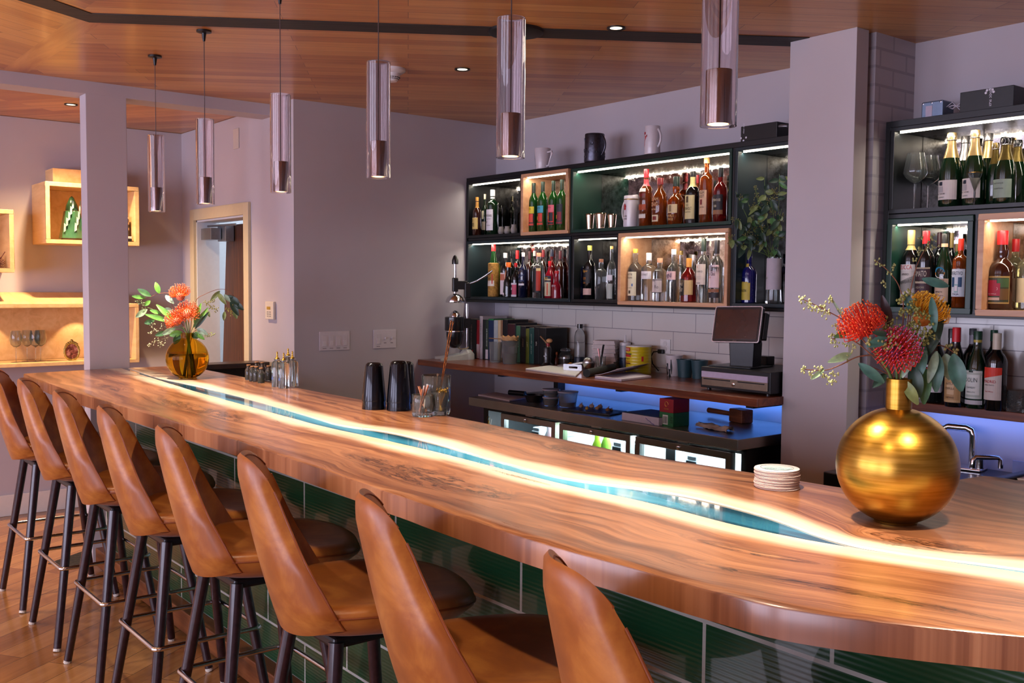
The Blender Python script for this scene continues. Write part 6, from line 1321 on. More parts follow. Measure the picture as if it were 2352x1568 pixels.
# crystal dasher bottles
GD = 'clear dasher bottles with gold spouts'
for k, (px, py, l) in enumerate(((637, 888, 'front left'), (672, 887, 'front right'), (652, 891, 'foremost'), (662, 880, 'rear'))):
    p = onB(px, py); d = depth(p); h = 64 * d / FPX; w_ = 10.5 * d / FPX
    t = thing('dasher_bottle', 'clear crystal dasher bottle with gold spout, %s of the cluster of four' % l, 'dasher bottle', (p.x, p.y, BT), R2D(30), GD)
    g = G(); rows = []; n = 40
    for z, k_, q in ((0, .97, 5), (.002, 1., 5), (h * .86, 1., 5), (h * .92, .82, 3), (h * .94, .55, 2), (h * .97, .55, 2), (h * .975, .72, 2), (h, .72, 2)):
        r_ = []
        for i in range(n):
            a = 2 * PI * i / n; c_, s_ = math.cos(a), math.sin(a); rad = (abs(c_) ** q + abs(s_) ** q) ** (-1 / q) * w_ * k_ * (1 + (.02 if .002 <= z < h * .86 and q == 5 else 0) * math.cos(a * 20)); r_.append((rad * c_, rad * s_, z))
        rows.append(r_)
    g.grid(rows, wrap=True); g.f += [tuple(range(n))[::-1], tuple((len(rows) - 1) * n + j for j in range(n))]; g.m += [0, 0]; g.obj('glass_body', GL['clear'], t, smooth=40)
    G().lathe([(0, h + .0004), (w_ * .5, h + .0004), (w_ * .5, h + .004), (w_ * .22, h + .008), (w_ * .18, h + .016), (w_ * .12, h + .022), (w_ * .2, h + .026), (w_ * .08, h + .034), (0, h + .035)], 16).obj('gold_spout', goldm, t, smooth=50)
# cork jars
cork = plain('#b98456', .8, vary=.25, scale=120); GJ = 'small corked jars of botanicals'
for k, (px, py, c, l) in enumerate(((571, 872, '#b79a3c', 'yellow flakes'), (580, 875, '#a08a6c', 'mixed seeds'), (589, 876, '#cfc8c4', 'white grains'), (600, 879, '#5d6a2c', 'green herbs'), (590, 868, '#8f6f34', 'brown spice, in the rear row'), (603, 869, '#4a4034', 'dark peppercorns, in the rear row'), (617, 874, '#1c0c0a', 'black red liquid'))):
    p = onB(px, py); d = depth(p); r = 8.0 * d / FPX; h = (35 if k not in (4, 5) else 38) * d / FPX
    t = thing('cork_jar', 'small corked glass jar of ' + l + ' on the bar', 'jar', (p.x, p.y, BT), group=GJ)
    G().lathe([(0, 0), (r * .95, 0), (r, .003), (r, h * .62), (r * .8, h * .74), (r * .55, h * .80), (r * .55, h * .92), (r * .62, h * .94)], 20).obj('glass_body', GL['clear'], t, smooth=45)
    g = G(); g.lathe([(0, .002), (r * .93, .002), (r * .93, h * .55), (r * .4, h * .60), (0, h * .60)], 16)
    for i in range(len(g.v)): v = Vector(g.v[i]); g.v[i] = tuple(v + Vector((0, 0, .003 * noise.noise(v * 300))) if v.z > h * .5 else v)
    g.obj('contents', plain(c, .8, vary=.45, scale=260), t)
    G().lathe([(0, h * .86), (r * .5, h * .86), (r * .58, h), (0, h)], 14).obj('cork', cork, t)
# coasters
p = at_z(1784, 1118, BT); rC = .0520; ch_ = .0041; nC = 18; pulp = plain('#cdbcb4', .8, vary=.04, scale=90); GCO = 'round pulp coasters stacked on the bar'
ctop = at_y(1784, 1073, p.y).z - BT; ch_ = ctop / nC; print('coaster stack', ctop, ch_)
for k in range(nC):
    g = G(); g.lathe([(0, 0), (rC * .985, 0), (rC, ch_ * .25), (rC, ch_ * .6), (rC * .985, ch_ * .82), (0, ch_ * .82)], 48)
    q = (p.x + random.uniform(-.0016, .0016), p.y + random.uniform(-.0016, .0016), BT + k * ch_)
    if k < nC - 1: tag(g.obj('coaster', pulp, loc=q, smooth=40), 'round pale pulp coaster in the stack below the printed one beside the gold vase', 'coaster', GCO)
    else:
        t = thing('coaster', 'top coaster of the stack, printed with a pale blue mountain scene', 'coaster', q, R2D(40), GCO); g.obj('disc', plain('#d6d6da', .7, vary=.02), t, smooth=40)
        z = ch_ * .82 + .0004; g = G(); g.lathe([(rC * .72, z), (rC * .735, z), (rC * .735, z + .0002), (rC * .72, z + .0002)], 40, closed=True, mi=1)
        g.add([(rC * .68 * math.cos(a), rC * .68 * math.sin(a), z) for a in [PI + PI * i / 16 for i in range(17)]] + [(x * rC, y * rC, z) for x, y in ((.5, .1), (.3, -.05), (.1, .22), (-.15, 0), (-.35, .2), (-.55, .02))], [tuple(range(23))], 0)
        text(g, 'LAKE HOUSE', .007, lambda x, zz: (x, zz - .024, z + .0004), 1)
        g.obj('print', [plain('#a9c4cc', .7, vary=.2, scale=60), plain('#4a5a66', .7)], t)

# ------------------------------------------------------------------ flowers
def at_d(px, py, d): return EYE + ray(px, py) * d
def curve(pts, n=14):
    pts = [Vector(p) for p in pts]; out = []
    for i in range(len(pts) - 1):
        a, b, c_, d = pts[max(i - 1, 0)], pts[i], pts[i + 1], pts[min(i + 2, len(pts) - 1)]
        for j in range(n):
            t = j / n; out.append(.5 * ((2 * b) + (c_ - a) * t + (2 * a - 5 * b + 4 * c_ - d) * t * t + (3 * b - a - 3 * c_ + d) * t ** 3))
    return out + [pts[-1]]
leafM = {k: plain(c, .42, vary=.25, scale=60, sheen=.1) for k, c in dict(teal='#39665c', green='#3f6b3a', pale='#8fae84', dark='#1f3a2c', olive='#6b7a48', purple='#2a1418', lime='#5f9a3a', grey='#7f9a86').items()}
def leaf(a, b, w, mat, parent, curl=.12, face=None):
    a, b = Vector(a), Vector(b); ax = (b - a); L_ = ax.length; ax.normalize()
    vd = face or (EYE - a).normalized(); nrm = (vd - ax * vd.dot(ax)).normalized(); sd = ax.cross(nrm); g = G(); rows = []
    for i in range(11):
        t = i / 10; ww = w * .5 * (math.sin(PI * min(1, t * .94 + .02)) ** .75) * (1.12 - .35 * t); c0 = a + ax * L_ * t + nrm * L_ * curl * math.sin(PI * t * .8)
        rows.append([c0 + sd * ww * s + nrm * (abs(s) * ww * .28) for s in (-1, -.5, 0, .5, 1)])
    rows2 = [[v - nrm * .0005 for v in r] for r in rows]
    g.grid(rows); g.grid([r[::-1] for r in rows2]); return g.obj('leaf', leafM[mat], parent, smooth=60)
def pods(g, c, r, n, spread, sz=.0034):
    for k in range(n):
        d = Vector((random.gauss(0, 1), random.gauss(0, 1), random.gauss(0, 1))).normalized() * spread * random.uniform(.35, 1)
        q = Vector(c) + d; g.tube([Vector(c), q], .0005, 4, cap=False); g.lathe([(0, -r), (r * .8, -r * .2), (r * .75, r * .4), (0, r * 1.15)], 6, q)
def bloom(parent, c, axis, R, cols, n=120, spread=1.35, bias=0.):
    axis = Vector(axis).normalized(); u = axis.orthogonal().normalized(); w_ = axis.cross(u); g = G(); ga = PI * (3 - math.sqrt(5))
    core = G(); core.ball(c, R * .42, 14); core.obj('flower_core', plain(cols[0], .7, vary=.2), parent, smooth=60)
    for k in range(n):
        th = math.acos(1 - (1 - math.cos(spread)) * (k + .5) / n); ph = k * ga
        d = (axis * math.cos(th) + (u * math.cos(ph) + w_ * math.sin(ph)) * math.sin(th)).normalized()
        side = (d - axis * d.dot(axis)); base = Vector(c) + d * R * .38 - axis * R * .15; L_ = R * random.uniform(.85, 1.05)
        p1_ = base + d * L_ * .35 + side * L_ * .12; p2_ = base + d * L_ * .7 + axis * L_ * .1; tip = Vector(c) + d * L_ + axis * R * (.16 + .1 * math.sin(th))
        g.tube([base, p1_, p2_, tip], [R * .024, R * .022, R * .018, R * .012], 5, 0); g.ball(tip, R * .034, 6, 1)
    g.obj('styles', [plain(cols[1], .5, vary=.3, scale=30), plain(cols[2], .5)], parent, smooth=60)
def stem_thing(name, label, cat, path, r, mat, grp):
    t = thing(name, label, cat, path[0], 0, grp); inv = Vector(path[0])
    g = G(); pts = curve(path); g.tube([p - inv for p in pts], [r * (1 - .55 * i / len(pts)) for i in range(len(pts))], 7)
    g.obj('stem', mat, t, smooth=60); return t, inv
class Rel:
    """lets parts be placed with world points under a thing that sits at its own base"""
    pass
stem_brown = plain('#7a4a34', .6, vary=.2); stem_green = plain('#5f7a3a', .5, vary=.2)
def rel(o, inv):
    return o
def sprig(label, path, r, leaves=(), seeds=(), d0=None, grp=None, mat=stem_brown, podc='#8f9a5c', name='eucalyptus_sprig', podr=.0034):
    """path, leaves and seeds in picture positions at depth d0 + offset"""
    A = lambda q: at_d(q[0], q[1], d0 + (q[2] if len(q) > 2 else 0))
    t, inv = stem_thing(name, label, 'sprig', [A(q) for q in path], r, mat, grp)
    for a, b, w_, m_ in leaves:
        o = leaf(A(a), A(b), w_ * d0 / FPX, m_, t); o.location = -inv
    if seeds:
        g = G()
        for q, n, sp_ in seeds: pods(g, A(q) - inv, podr, n, sp_ * d0 / FPX)
        g.obj('seed_pods', plain(podc, .6, vary=.25, scale=90), t, smooth=60)
    return t
def protea(label, path, c, axis, R, cols, d0, grp, n=120, spread=1.35, lv=()):
    A = lambda q: at_d(q[0], q[1], d0 + (q[2] if len(q) > 2 else 0))
    t, inv = stem_thing('pincushion_flower', label, 'flower', [A(q) for q in path], .0042, stem_green, grp)
    ax = RT * axis[0] + UP * axis[1] - FW * axis[2]
    bloom(t, A(c) - inv, ax, R * d0 / FPX, cols, n, spread)
    for a, b, w_, m_ in lv: o = leaf(A(a), A(b), w_ * d0 / FPX, m_, t); o.location = -inv
    return t
# gold vase
pv = at_z(2056, 1196, BT); dv = depth(pv + Vector((0, 0, .1))); RV = 134 * dv / FPX
brass = None
m, nt, bs = nodes('brushed_brass'); L = nt.links.new
tc = N(nt, 'TexCoord'); mp = N(nt, 'Mapping'); mp.inputs['Scale'].default_value = (3, 3, 60); L(tc.outputs['Object'], mp.inputs[0]); nz = N(nt, 'TexNoise', Scale=3., Detail=3.); L(mp.outputs[0], nz.inputs['Vector'])
L(ramp(nt, nz.outputs[0], [(.3, '#9c7428'), (.7, '#b98d3e')]), bs.inputs['Base Color']); bs.inputs['Metallic'].default_value = 1; L(math_n(nt, 'MULTIPLY_ADD', nz.outputs[0], .1, .27), bs.inputs['Roughness']); brass = m
zc = RV * .965; zn = at_y(2058, 978, pv.y).z - BT; zt_ = at_y(2058, 868, pv.y).z - BT; rn = 28.5 * dv / FPX
vs_ = thing('gold_vase', 'large round brushed gold vase with a straight neck at the near bar end', 'vase', (pv.x, pv.y, BT))
prof = [(0, 0), (RV * .36, 0)]
for i in range(29):
    a = -1.19 + (1.19 + math.acos(rn / RV)) * i / 28; prof.append((RV * math.cos(a), zc + RV * math.sin(a)))
prof += [(rn, zt_ - .001), (rn - .001, zt_), (rn - .003, zt_ - .001), (rn - .003, zc + RV * .9), (0, zc + RV * .85)]
G().lathe(prof, 72).obj('vase_body', brass, vs_, smooth=35)
print('gold vase', pv, RV, zt_)
M0 = (2058, 872); GV = 'stems in the gold vase'; IN = (2057, 950)
RED = ('#a8281e', '#d2341f', '#e8662c'); MAG = ('#6a1a3c', '#c42a28', '#b8508c'); YEL = ('#c0742c', '#e0a41c', '#e8c04a')
protea('red pincushion flower tilted left above the gold vase', [IN, (2048, 872), (2020, 820), (1992, 772)], (1985, 752, -.02), (-.55, .75, .35), 52, RED, dv, GV, n=150, spread=1.5)
protea('crimson pincushion flower with a violet centre facing front above the gold vase neck', [(2060, 950), (2060, 872), (2058, 830)], (2057, 806, -.03), (.1, .55, .85), 52, MAG, dv, GV, n=150, spread=1.75)
protea('yellow pincushion flower opening right above the gold vase', [(2062, 950), (2068, 872), (2090, 800), (2112, 748)], (2120, 728, .02), (.55, .8, .15), 52, YEL, dv, GV, n=130, spread=1.2, lv=[((2112, 830), (2165, 735), 34, 'dark')])
sprig('seeded eucalyptus sprig reaching farthest up and left from the gold vase', [IN, (2050, 872), (1998, 800), (1945, 742), (1900, 714), (1842, 686)], .0018, [((1940, 735, .01), (1908, 682, .01), 7, 'grey')],
      [((1840, 688), 8, 12), ((1855, 700), 9, 14), ((1868, 708), 9, 14), ((1885, 714), 9, 14), ((1890, 700), 7, 12), ((1905, 690), 9, 13), ((1900, 722), 7, 12), ((1918, 748), 6, 10), ((1930, 712), 5, 9)], dv, GV, podc='#a9ae74', podr=.0027)
sprig('seeded eucalyptus sprig spreading low to the left of the gold vase', [IN, (2052, 872), (2020, 822), (1975, 818), (1930, 838), (1895, 850), (1848, 848)], .0018, [((1955, 812), (1900, 832), 20, 'pale'), ((1893, 848), (1862, 872), 12, 'pale')],
      [((1845, 850), 8, 11), ((1862, 858), 8, 12), ((1880, 846), 8, 12), ((1895, 862), 9, 13), ((1908, 878), 9, 14), ((1915, 858), 7, 12), ((1958, 800), 7, 12), ((1945, 822), 5, 10)], dv, GV, podc='#a9ae74', podr=.0027)
sprig('small seeded sprig hanging beside the red flower', [IN, (2048, 872), (1985, 800), (1940, 775), (1912, 778)], .0016, [((1948, 762), (1915, 775), 16, 'green')], [((1908, 775), 8, 12), ((1918, 788), 7, 12), ((1925, 768), 7, 11), ((1945, 790), 6, 12)], dv, GV, podc='#98a068', podr=.0027)
sprig('tall seeded sprig rising in front of the right-hand shelving', [IN, (2066, 872), (2085, 740), (2092, 665), (2110, 600), (2140, 548)], .0017, [((2118, 640), (2178, 657), 22, 'teal')],
      [((2140, 548), 8, 14), ((2130, 565), 7, 12), ((2110, 575), 7, 12), ((2148, 570), 6, 11), ((2118, 545), 5, 10), ((2100, 600), 5, 10)], dv, GV, podc='#8d9460', podr=.0026)
sprig('thin seeded sprig rising left in front of the painted brick', [IN, (2062, 872), (2075, 720), (2066, 660), (2040, 622), (2012, 600)], .0016, [], [((2015, 600), 6, 10), ((2045, 625), 6, 11), ((2035, 650), 7, 12), ((2055, 612), 5, 10), ((2030, 610), 4, 9)], dv, GV, podc='#98a068', podr=.0026)
sprig('dense seeded eucalyptus cluster in the middle of the gold vase flowers', [IN, (2064, 872), (2080, 790), (2092, 720), (2088, 676)], .002, [((2140, 682, -.03), (2148, 762, -.03), 20, 'teal'), ((2080, 672, -.02), (2092, 712, -.02), 20, 'teal')],
      [((x, y, -.03), 10, 17) for x, y in ((2068, 690), (2085, 678), (2100, 700), (2078, 715), (2095, 725), (2110, 715), (2105, 745), (2090, 752), (2118, 760), (2120, 785), (2108, 775), (2132, 770), (2140, 740), (2060, 745), (2045, 752), (2035, 742), (2128, 720))], dv, GV, podc='#84884a')
sprig('seeded eucalyptus twig in front of the crimson flower', [IN, (2054, 872), (2035, 810, -.05), (2010, 785, -.06)], .0016, [((2038, 776, -.06), (1990, 796, -.06), 24, 'teal'), ((2040, 768, -.06), (2000, 762, -.06), 14, 'dark')], [((x, y, -.06), 8, 14) for x, y in ((2000, 785), (2020, 782), (2035, 790), (2048, 776), (2040, 800), (2058, 792))], dv, GV, podc='#8a8450')
sprig('eucalyptus branch with broad blue green leaves drooping right of the gold vase', [IN, (2070, 872), (2100, 830), (2140, 800), (2165, 794), (2200, 816)], .0018,
      [((2105, 795, -.03), (2072, 868, -.03), 22, 'grey'), ((2122, 790, -.02), (2110, 872, -.02), 27, 'teal'), ((2095, 838, -.02), (2112, 912, -.02), 34, 'dark'), ((2125, 845), (2122, 928), 32, 'green'), ((2152, 806, -.01), (2132, 880, -.01), 22, 'grey'), ((2150, 806), (2150, 900), 36, 'teal'), ((2172, 812, .01), (2182, 872, .01), 36, 'grey'), ((2190, 812), (2208, 898), 40, 'teal'), ((2075, 872, -.03), (2108, 928, -.03), 26, 'olive')],
      [((2178, 798), 7, 12), ((2192, 805), 6, 10)], dv, GV, podc='#8d8a58')
sprig('loose eucalyptus leaves spilling over the left of the gold vase neck', [IN, (2048, 872), (2030, 855), (1996, 840)], .0016, [((1972, 834), (2030, 878), 25, 'teal'), ((2036, 858, .02), (2004, 890, .02), 22, 'dark'), ((2045, 750, .03), (2026, 678, .03), 24, 'purple')], [], dv, GV)

# amber glass vase at the far end
pg2 = at_z(431, 868, BT); dg2 = depth(pg2 + Vector((0, 0, .1))); R2 = 48 * dg2 / FPX
va = thing('amber_vase', 'round amber glass vase of water and flowers at the far bar end', 'vase', (pg2.x, pg2.y, BT))
zc2 = R2 * .95; ztop = at_y(431, 764, pg2.y).z - BT; rn2 = 14 * dg2 / FPX
amb = plain('#f4d46a', .02, trans=1., ior=1.12, vary=0)
prof = [(0, 0), (R2 * .42, 0)]
for i in range(25):
    a = -1.13 + (1.13 + math.acos(rn2 / R2)) * i / 24; prof.append((R2 * math.cos(a), zc2 + R2 * math.sin(a)))
prof += [(rn2, ztop)]
inner = [(max(0, r - .0022), z + (.003 if z < .02 else 0)) for r, z in prof[::-1]]
G().lathe(prof + inner, 48).obj('glass_body', amb, va, smooth=45)
wz = zc2 + R2 * .28; wp = [(0, .004)]
for i in range(17):
    a = -1.15 + (1.15 + .28) * i / 16; wp.append(((R2 - .004) * math.cos(a), zc2 + (R2 - .004) * math.sin(a)))
G().lathe(wp + [(0, wp[-1][1])], 40).obj('water', plain('#f6e2a0', .0, trans=1., ior=1.2, vary=0), va, smooth=45)
GA = 'stems in the amber glass vase'; I2 = (436, 862); ORG = ('#d98a6a', '#e0601c', '#e8906a')
protea('topmost orange pincushion flower in the amber vase', [(445, 858), (432, 766), (420, 705)], (414, 680), (-.1, .95, .2), 25, ORG, dg2, GA, n=90, spread=1.3)
protea('middle orange pincushion flower facing front in the amber vase', [(425, 858), (434, 766), (432, 735)], (431, 720, -.03), (.15, .7, .7), 27, ORG, dg2, GA, n=90, spread=1.6)
protea('lowest orange pincushion flower leaning left in the amber vase', [(440, 860), (428, 766), (414, 750)], (406, 738, -.02), (-.35, .75, .5), 25, ORG, dg2, GA, n=90, spread=1.5)
sprig('arching eucalyptus branch with single leaves on the left of the amber vase', [(448, 855), (430, 766), (398, 712), (392, 676), (365, 674), (345, 682), (322, 690)], .002, [((366, 674), (357, 648), 13, 'lime'), ((347, 680), (317, 664), 14, 'green'), ((335, 684), (304, 680), 10, 'lime'), ((380, 678), (400, 698), 12, 'grey'), ((345, 690), (332, 702), 10, 'lime'), ((338, 710), (312, 728), 14, 'pale'), ((370, 720), (345, 712), 10, 'lime')], [((318, 692), 10, 8), ((326, 697), 10, 8), ((330, 712), 8, 8)], dg2, GA, podc='#8aa070')
sprig('leafy eucalyptus stem low on the left of the amber vase', [(442, 858), (428, 766), (395, 748), (360, 716), (338, 705)], .002, [((400, 735), (360, 700), 14, 'lime'), ((392, 738), (335, 722), 12, 'lime'), ((405, 745), (372, 728), 12, 'pale'), ((388, 722), (365, 708), 12, 'pale'), ((398, 715), (374, 712), 16, 'grey'), ((350, 738), (333, 742), 12, 'green')], [], dg2, GA, mat=stem_green)
sprig('seeded eucalyptus drooping down the left side of the amber vase', [(440, 860), (426, 768), (395, 760), (365, 770), (340, 795)], .0018, [((404, 752), (372, 768), 14, 'pale'), ((418, 762), (390, 770), 16, 'lime'), ((412, 768), (400, 790), 16, 'green'), ((355, 735), (332, 742), 13, 'green'), ((385, 762), (357, 770), 12, 'green')],
      [((348, 748), 10, 9), ((355, 757), 10, 9), ((345, 762), 10, 9), ((372, 748), 8, 8), ((343, 792), 8, 8), ((354, 785), 9, 8), ((372, 790), 10, 9), ((380, 775), 8, 8), ((367, 782), 8, 8)], dg2, GA, podc='#b5b48c')
sprig('long eucalyptus branch arching right over the kitchen door from the amber vase', [(422, 858), (436, 766), (448, 695), (470, 676), (505, 664), (530, 672), (556, 708)], .002, [((505, 668), (484, 690), 11, 'olive'), ((500, 672), (520, 700), 12, 'olive'), ((515, 676), (530, 694), 10, 'grey'), ((528, 682), (552, 700), 16, 'dark'), ((530, 690), (548, 725), 16, 'dark'), ((540, 695), (560, 712), 14, 'dark'), ((516, 715), (514, 736), 9, 'olive'), ((476, 712), (482, 728), 8, 'olive'), ((538, 712), (544, 732), 12, 'olive'), ((518, 680), (540, 682), 8, 'dark')],
      [((475, 696), 10, 9), ((485, 703), 10, 9), ((495, 710), 10, 9), ((488, 690), 8, 8), ((522, 712), 10, 8), ((530, 718), 8, 8), ((535, 702), 6, 7)], dg2, GA, podc='#84803c')
sprig('pair of narrow leaf stems rising right in the amber vase', [(430, 860), (438, 766), (462, 725)], .002, [((446, 742), (462, 696), 11, 'lime'), ((450, 745), (478, 706), 9, 'lime'), ((444, 752), (472, 712), 11, 'green'), ((448, 755), (480, 716), 9, 'dark')], [], dg2, GA, mat=stem_green)
sprig('short seeded sprig low on the right of the amber vase', [(426, 860), (442, 768), (465, 760), (488, 770)], .0018, [((452, 755), (478, 768), 14, 'grey'), ((448, 762), (470, 780), 12, 'lime'), ((440, 765), (455, 777), 14, 'green')], [((460, 768), 8, 8), ((475, 772), 8, 7), ((486, 768), 7, 8)], dg2, GA, podc='#8f9a5c')
# eucalyptus in the carafe of the tall cubby
dc = depth((cf.location.x, 3.9, 1.7)); GC_ = 'eucalyptus stems in the carafe'
rnd = random.Random(3)
tips = [(1755, 405), (1790, 400), (1715, 455), (1690, 440), (1770, 450), (1735, 430), (1690, 500), (1672, 545), (1740, 500), (1795, 480), (1710, 540), (1788, 540)]
wd_ = ['tallest', 'rightmost tall', 'upper left', 'thin far left', 'upper middle', 'upper centre left', 'middle left', 'lowest left, touching the maple cubby', 'central', 'right', 'lower left', 'lower right']
for k, (tx, ty) in enumerate(tips):
    b0 = (1772 + rnd.uniform(-12, 12), 640, 0); m0 = (1772 + rnd.uniform(-10, 10), 592, 0); mid = ((tx + 1772) / 2 + rnd.uniform(-8, 8), (ty + 592) / 2 + rnd.uniform(-6, 6), -.05); tip = (tx, ty, -.09 + rnd.uniform(-.05, .02))
    lv = []; sd_ = []
    for j in range(7):
        t_ = rnd.uniform(.35, 1); bx = m0[0] + (tx - m0[0]) * t_; by = m0[1] + (ty - m0[1]) * t_; dd = -.10 * t_
        lv.append(((bx, by, dd), (bx + rnd.uniform(-26, 22), by + rnd.uniform(-16, 32), dd - .01), rnd.uniform(9, 15), rnd.choice(['dark', 'dark', 'green', 'olive'])))
    for j in range(4):
        t_ = rnd.uniform(.45, 1); sd_.append(((m0[0] + (tx - m0[0]) * t_ + rnd.uniform(-10, 10), m0[1] + (ty - m0[1]) * t_, -.10 * t_), 9, 11))
    sprig('dark seeded eucalyptus stem in the carafe, ' + wd_[k], [b0, m0, mid, tip], .0018, lv, sd_, dc, GC_, mat=stem_green, podc='#6d6a34', podr=.003)

# ================================================================== WALL FITTINGS
plate_m = plain('#cfc9d0', .35, vary=.02)
def switch_plate(y0, y1, z0, z1, n, label, toggles):
    t = thing('switch_plate', label, 'light switch', (XL, 0, 0)); G().box(.0006, .006, y0, y1, z0, z1).obj('cover_plate', plate_m, t, bev=.002)
    st = (y1 - y0) / (n + .4)
    for i in range(n):
        yc = y0 + st * (i + .7); zc_ = (z0 + z1) / 2
        if i in toggles:
            G().box(.006, .016, yc - .004, yc + .004, zc_ - .002, zc_ + .012).obj('toggle', plate_m, t, bev=.002); G().box(.006, .0065, yc - .009, yc + .009, zc_ - .026, zc_ - .022).obj('caption', plain('#6a666c', .6), t)
        else:
            o = G().box(.006, .0075, yc - .0165, yc + .0165, zc_ - .033, zc_ + .033).obj('rocker', plate_m, t, bev=.001); G().box(.0075, .0095, yc - .012, yc + .012, zc_ - .028, zc_ + .002).obj('paddle', plain('#d6d0d6', .35, vary=.02), o)
            G().box(.006, .0065, yc - .012, yc + .012, z0 + .012, z0 + .015).obj('caption', plain('#6a666c', .6), t)
switch_plate(2.76, 2.962, 1.138, 1.252, 4, 'wide four-gang switch plate on the grey wall, farther from the shakers', ())
switch_plate(3.127, 3.290, 1.139, 1.254, 3, 'three-gang switch plate with two toggles on the grey wall above the shakers', (1, 2))
a, b = at_y(615, 692, YC), at_y(634, 734, YC); t = thing('thermostat_remote', 'white wall remote with a small display right of the kitchen door', 'remote', (a.x, YC, b.z)); w_, h_ = b.x - a.x, a.z - b.z
G().box(0, w_, -.018, -.0005, 0, h_).obj('case', plain('#d9d2c4', .4, vary=.02), t, bev=.004); G().box(w_ * .22, w_ * .66, -.0188, -.018, h_ * .55, h_ * .72).obj('display', plain('#b3923c', .3), t)
g = G()
for i in range(3):
    for j in range(2): g.box(w_ * (.25 + .28 * j), w_ * (.42 + .28 * j), -.0192, -.018, h_ * (.15 + .12 * i), h_ * (.21 + .12 * i))
g.obj('buttons', plain('#9a968e', .5), t)
a, b = at_y(537, 297, YC), at_y(550, 340, YC); tag(G().box(0, b.x - a.x, -.006, -.0005, 0, a.z - b.z).obj('blank_plate', plain('#c7c0b8', .5, vary=.02), loc=(a.x, YC, b.z), bev=.002), 'painted blank cover plate high on the wall above the kitchen door', 'cover plate')
# floor vent
t = thing('floor_vent', 'black metal floor vent grille under the stools', 'floor vent', (-5.76, 1.52, 0), R2D(34)); G().box(-.09, .09, -.15, .15, .0006, .004).obj('plate', plain('#3a3630', .4, metal=.7), t, bev=.001)
g = G()
for i in range(9):
    for j in range(4): g.box(-.075 + .038 * j, -.045 + .038 * j, -.135 + .031 * i, -.117 + .031 * i, .0038, .0046)
g.obj('slots', plain('#080808', .7), t)

# ================================================================== SIDE ROOM NICHES
mapl = woodmat('pale_maple', [(.25, '#c9a06a'), (.5, '#dcb884'), (.75, '#e6c897')], grain=(1, 8, 8), scale=2.2, rough=.45)
XBX = -6.75
def niche(label, y0, y1, z0, z1, t_, name='display_box', depth_=.35, lights=()):
    r = thing(name, label, 'display box', (XN, y0, z0)); D = XBX - XN; g = G(); W, H = y1 - y0, z1 - z0
    g.box(.0, D, 0, W, H - t_, H); g.box(0, D, 0, W, 0, t_); g.box(0, D, 0, t_, t_, H - t_); g.box(0, D, W - t_, W, t_, H - t_)
    g.obj('box_frame', mapl, r, bev=.002); G().box(.001, .012, t_, W - t_, t_, H - t_).obj('back_panel', mapl, r); return r
niche('pale maple display box straddling the post, holding the green sculpture', 1.605, 2.182, 1.775, 2.163, .026)
tag(G().box(XN, XBX - .16, 1.69, 2.13, 2.164, 2.265).obj('cap_board', mapl, bev=.002), 'maple block on top of the display box behind the post', 'block')
niche('pale maple display box cut by the left picture edge', .75, 1.42, 1.588, 1.975, .026)
niche('long low maple display niche lit by scalloped spots', .45, 2.172, 1.0, 1.392, .022)
tag(G().prism([(0, 0), (XBX - XN, 0), (.05, .07), (0, .07)], .5, 2.1, M=Matrix(((1, 0, 0, 0), (0, 0, 1, 0), (0, 1, 0, 0), (0, 0, 0, 1)))).obj('sloped_board', mapl, loc=(XN, 0, 1.393)), 'sloping pale board on top of the long low niche', 'board')
# green pointed sculpture
p = at_x(175, 550, -6.9); zb_ = 1.802; t = thing('ceramic_sculpture', 'green glazed pointed ceramic tower in the maple display box', 'sculpture', (-6.90, 1.80, zb_)); gz = plain('#2f5a40', .2, vary=.35, scale=14, coat=.5)
hS = at_x(172, 450, -6.9).z - zb_
G().lathe([(0, .012), (.085, .012), (.052, hS * .66), (0, hS * .66)], 6).obj('tower', gz, t, bev=.004); G().lathe([(0, hS * .67), (.040, hS * .67), (.036, hS * .78), (.014, hS * .95), (0, hS)], 20).obj('pointed_lid', gz, t, smooth=50)
G().lathe([(0, 0), (.07, 0), (.07, .0115), (0, .0115)], 6).obj('plinth', plain('#4a3420', .5), t)
g = G()
for k in range(14):
    a = -.9 + .16 * k; zz = .05 + (k * .037) % .18; g.add([((.09 - zz * .12) * math.cos(a + q[0]), (.09 - zz * .12) * math.sin(a + q[0]), zz + q[1]) for q in ((0, 0), (.18, .01), (.2, .05), (.04, .06))], [(0, 1, 2, 3)])
g.obj('painted_patches', plain('#8fb0b4', .3, vary=.3), t)
# vase and books right of the post
t = thing('patterned_vase', 'black and beige patterned vase in the display box right of the post', 'vase', (-6.86, 2.105, 1.838)); G().box(-.05, .05, -.035, .035, 0, .13).obj('vase_body', woodmat('patterned', [(.46, '#15100e'), (.5, '#b09074'), (.62, '#c4a384')], grain=(5, 5, 5), scale=3, rough=.4), t, bev=.012)
for k, (c, z0, th, l) in enumerate((('#141414', 1.8015, .02, 'black book at the bottom of the pair'), ('#c9b9b4', 1.822, .0155, 'pale book on the black one'))):
    tag(G().box(-.08, .10, -.06, .05, 0, th).obj('book', plain(c, .5, vary=.08), loc=(-6.87, 2.09, z0), bev=.002), l + ' under the patterned vase', 'book', 'books under the patterned vase')
# purple bloom in the left box
t = thing('dried_bloom', 'dried purple bloom lying in the display box at the left picture edge', 'dried flower', (-6.86, 1.345, 1.646)); bloom(t, Vector((0, 0, 0)), (1, .2, .4), .04, ('#3a1424', '#5a1c34', '#8a3a5c'), 60, 1.7); G().tube([(0, .0, .01), (.03, .02, .04), (.05, .035, .07)], .003, 6).obj('stem', stem_brown, t)
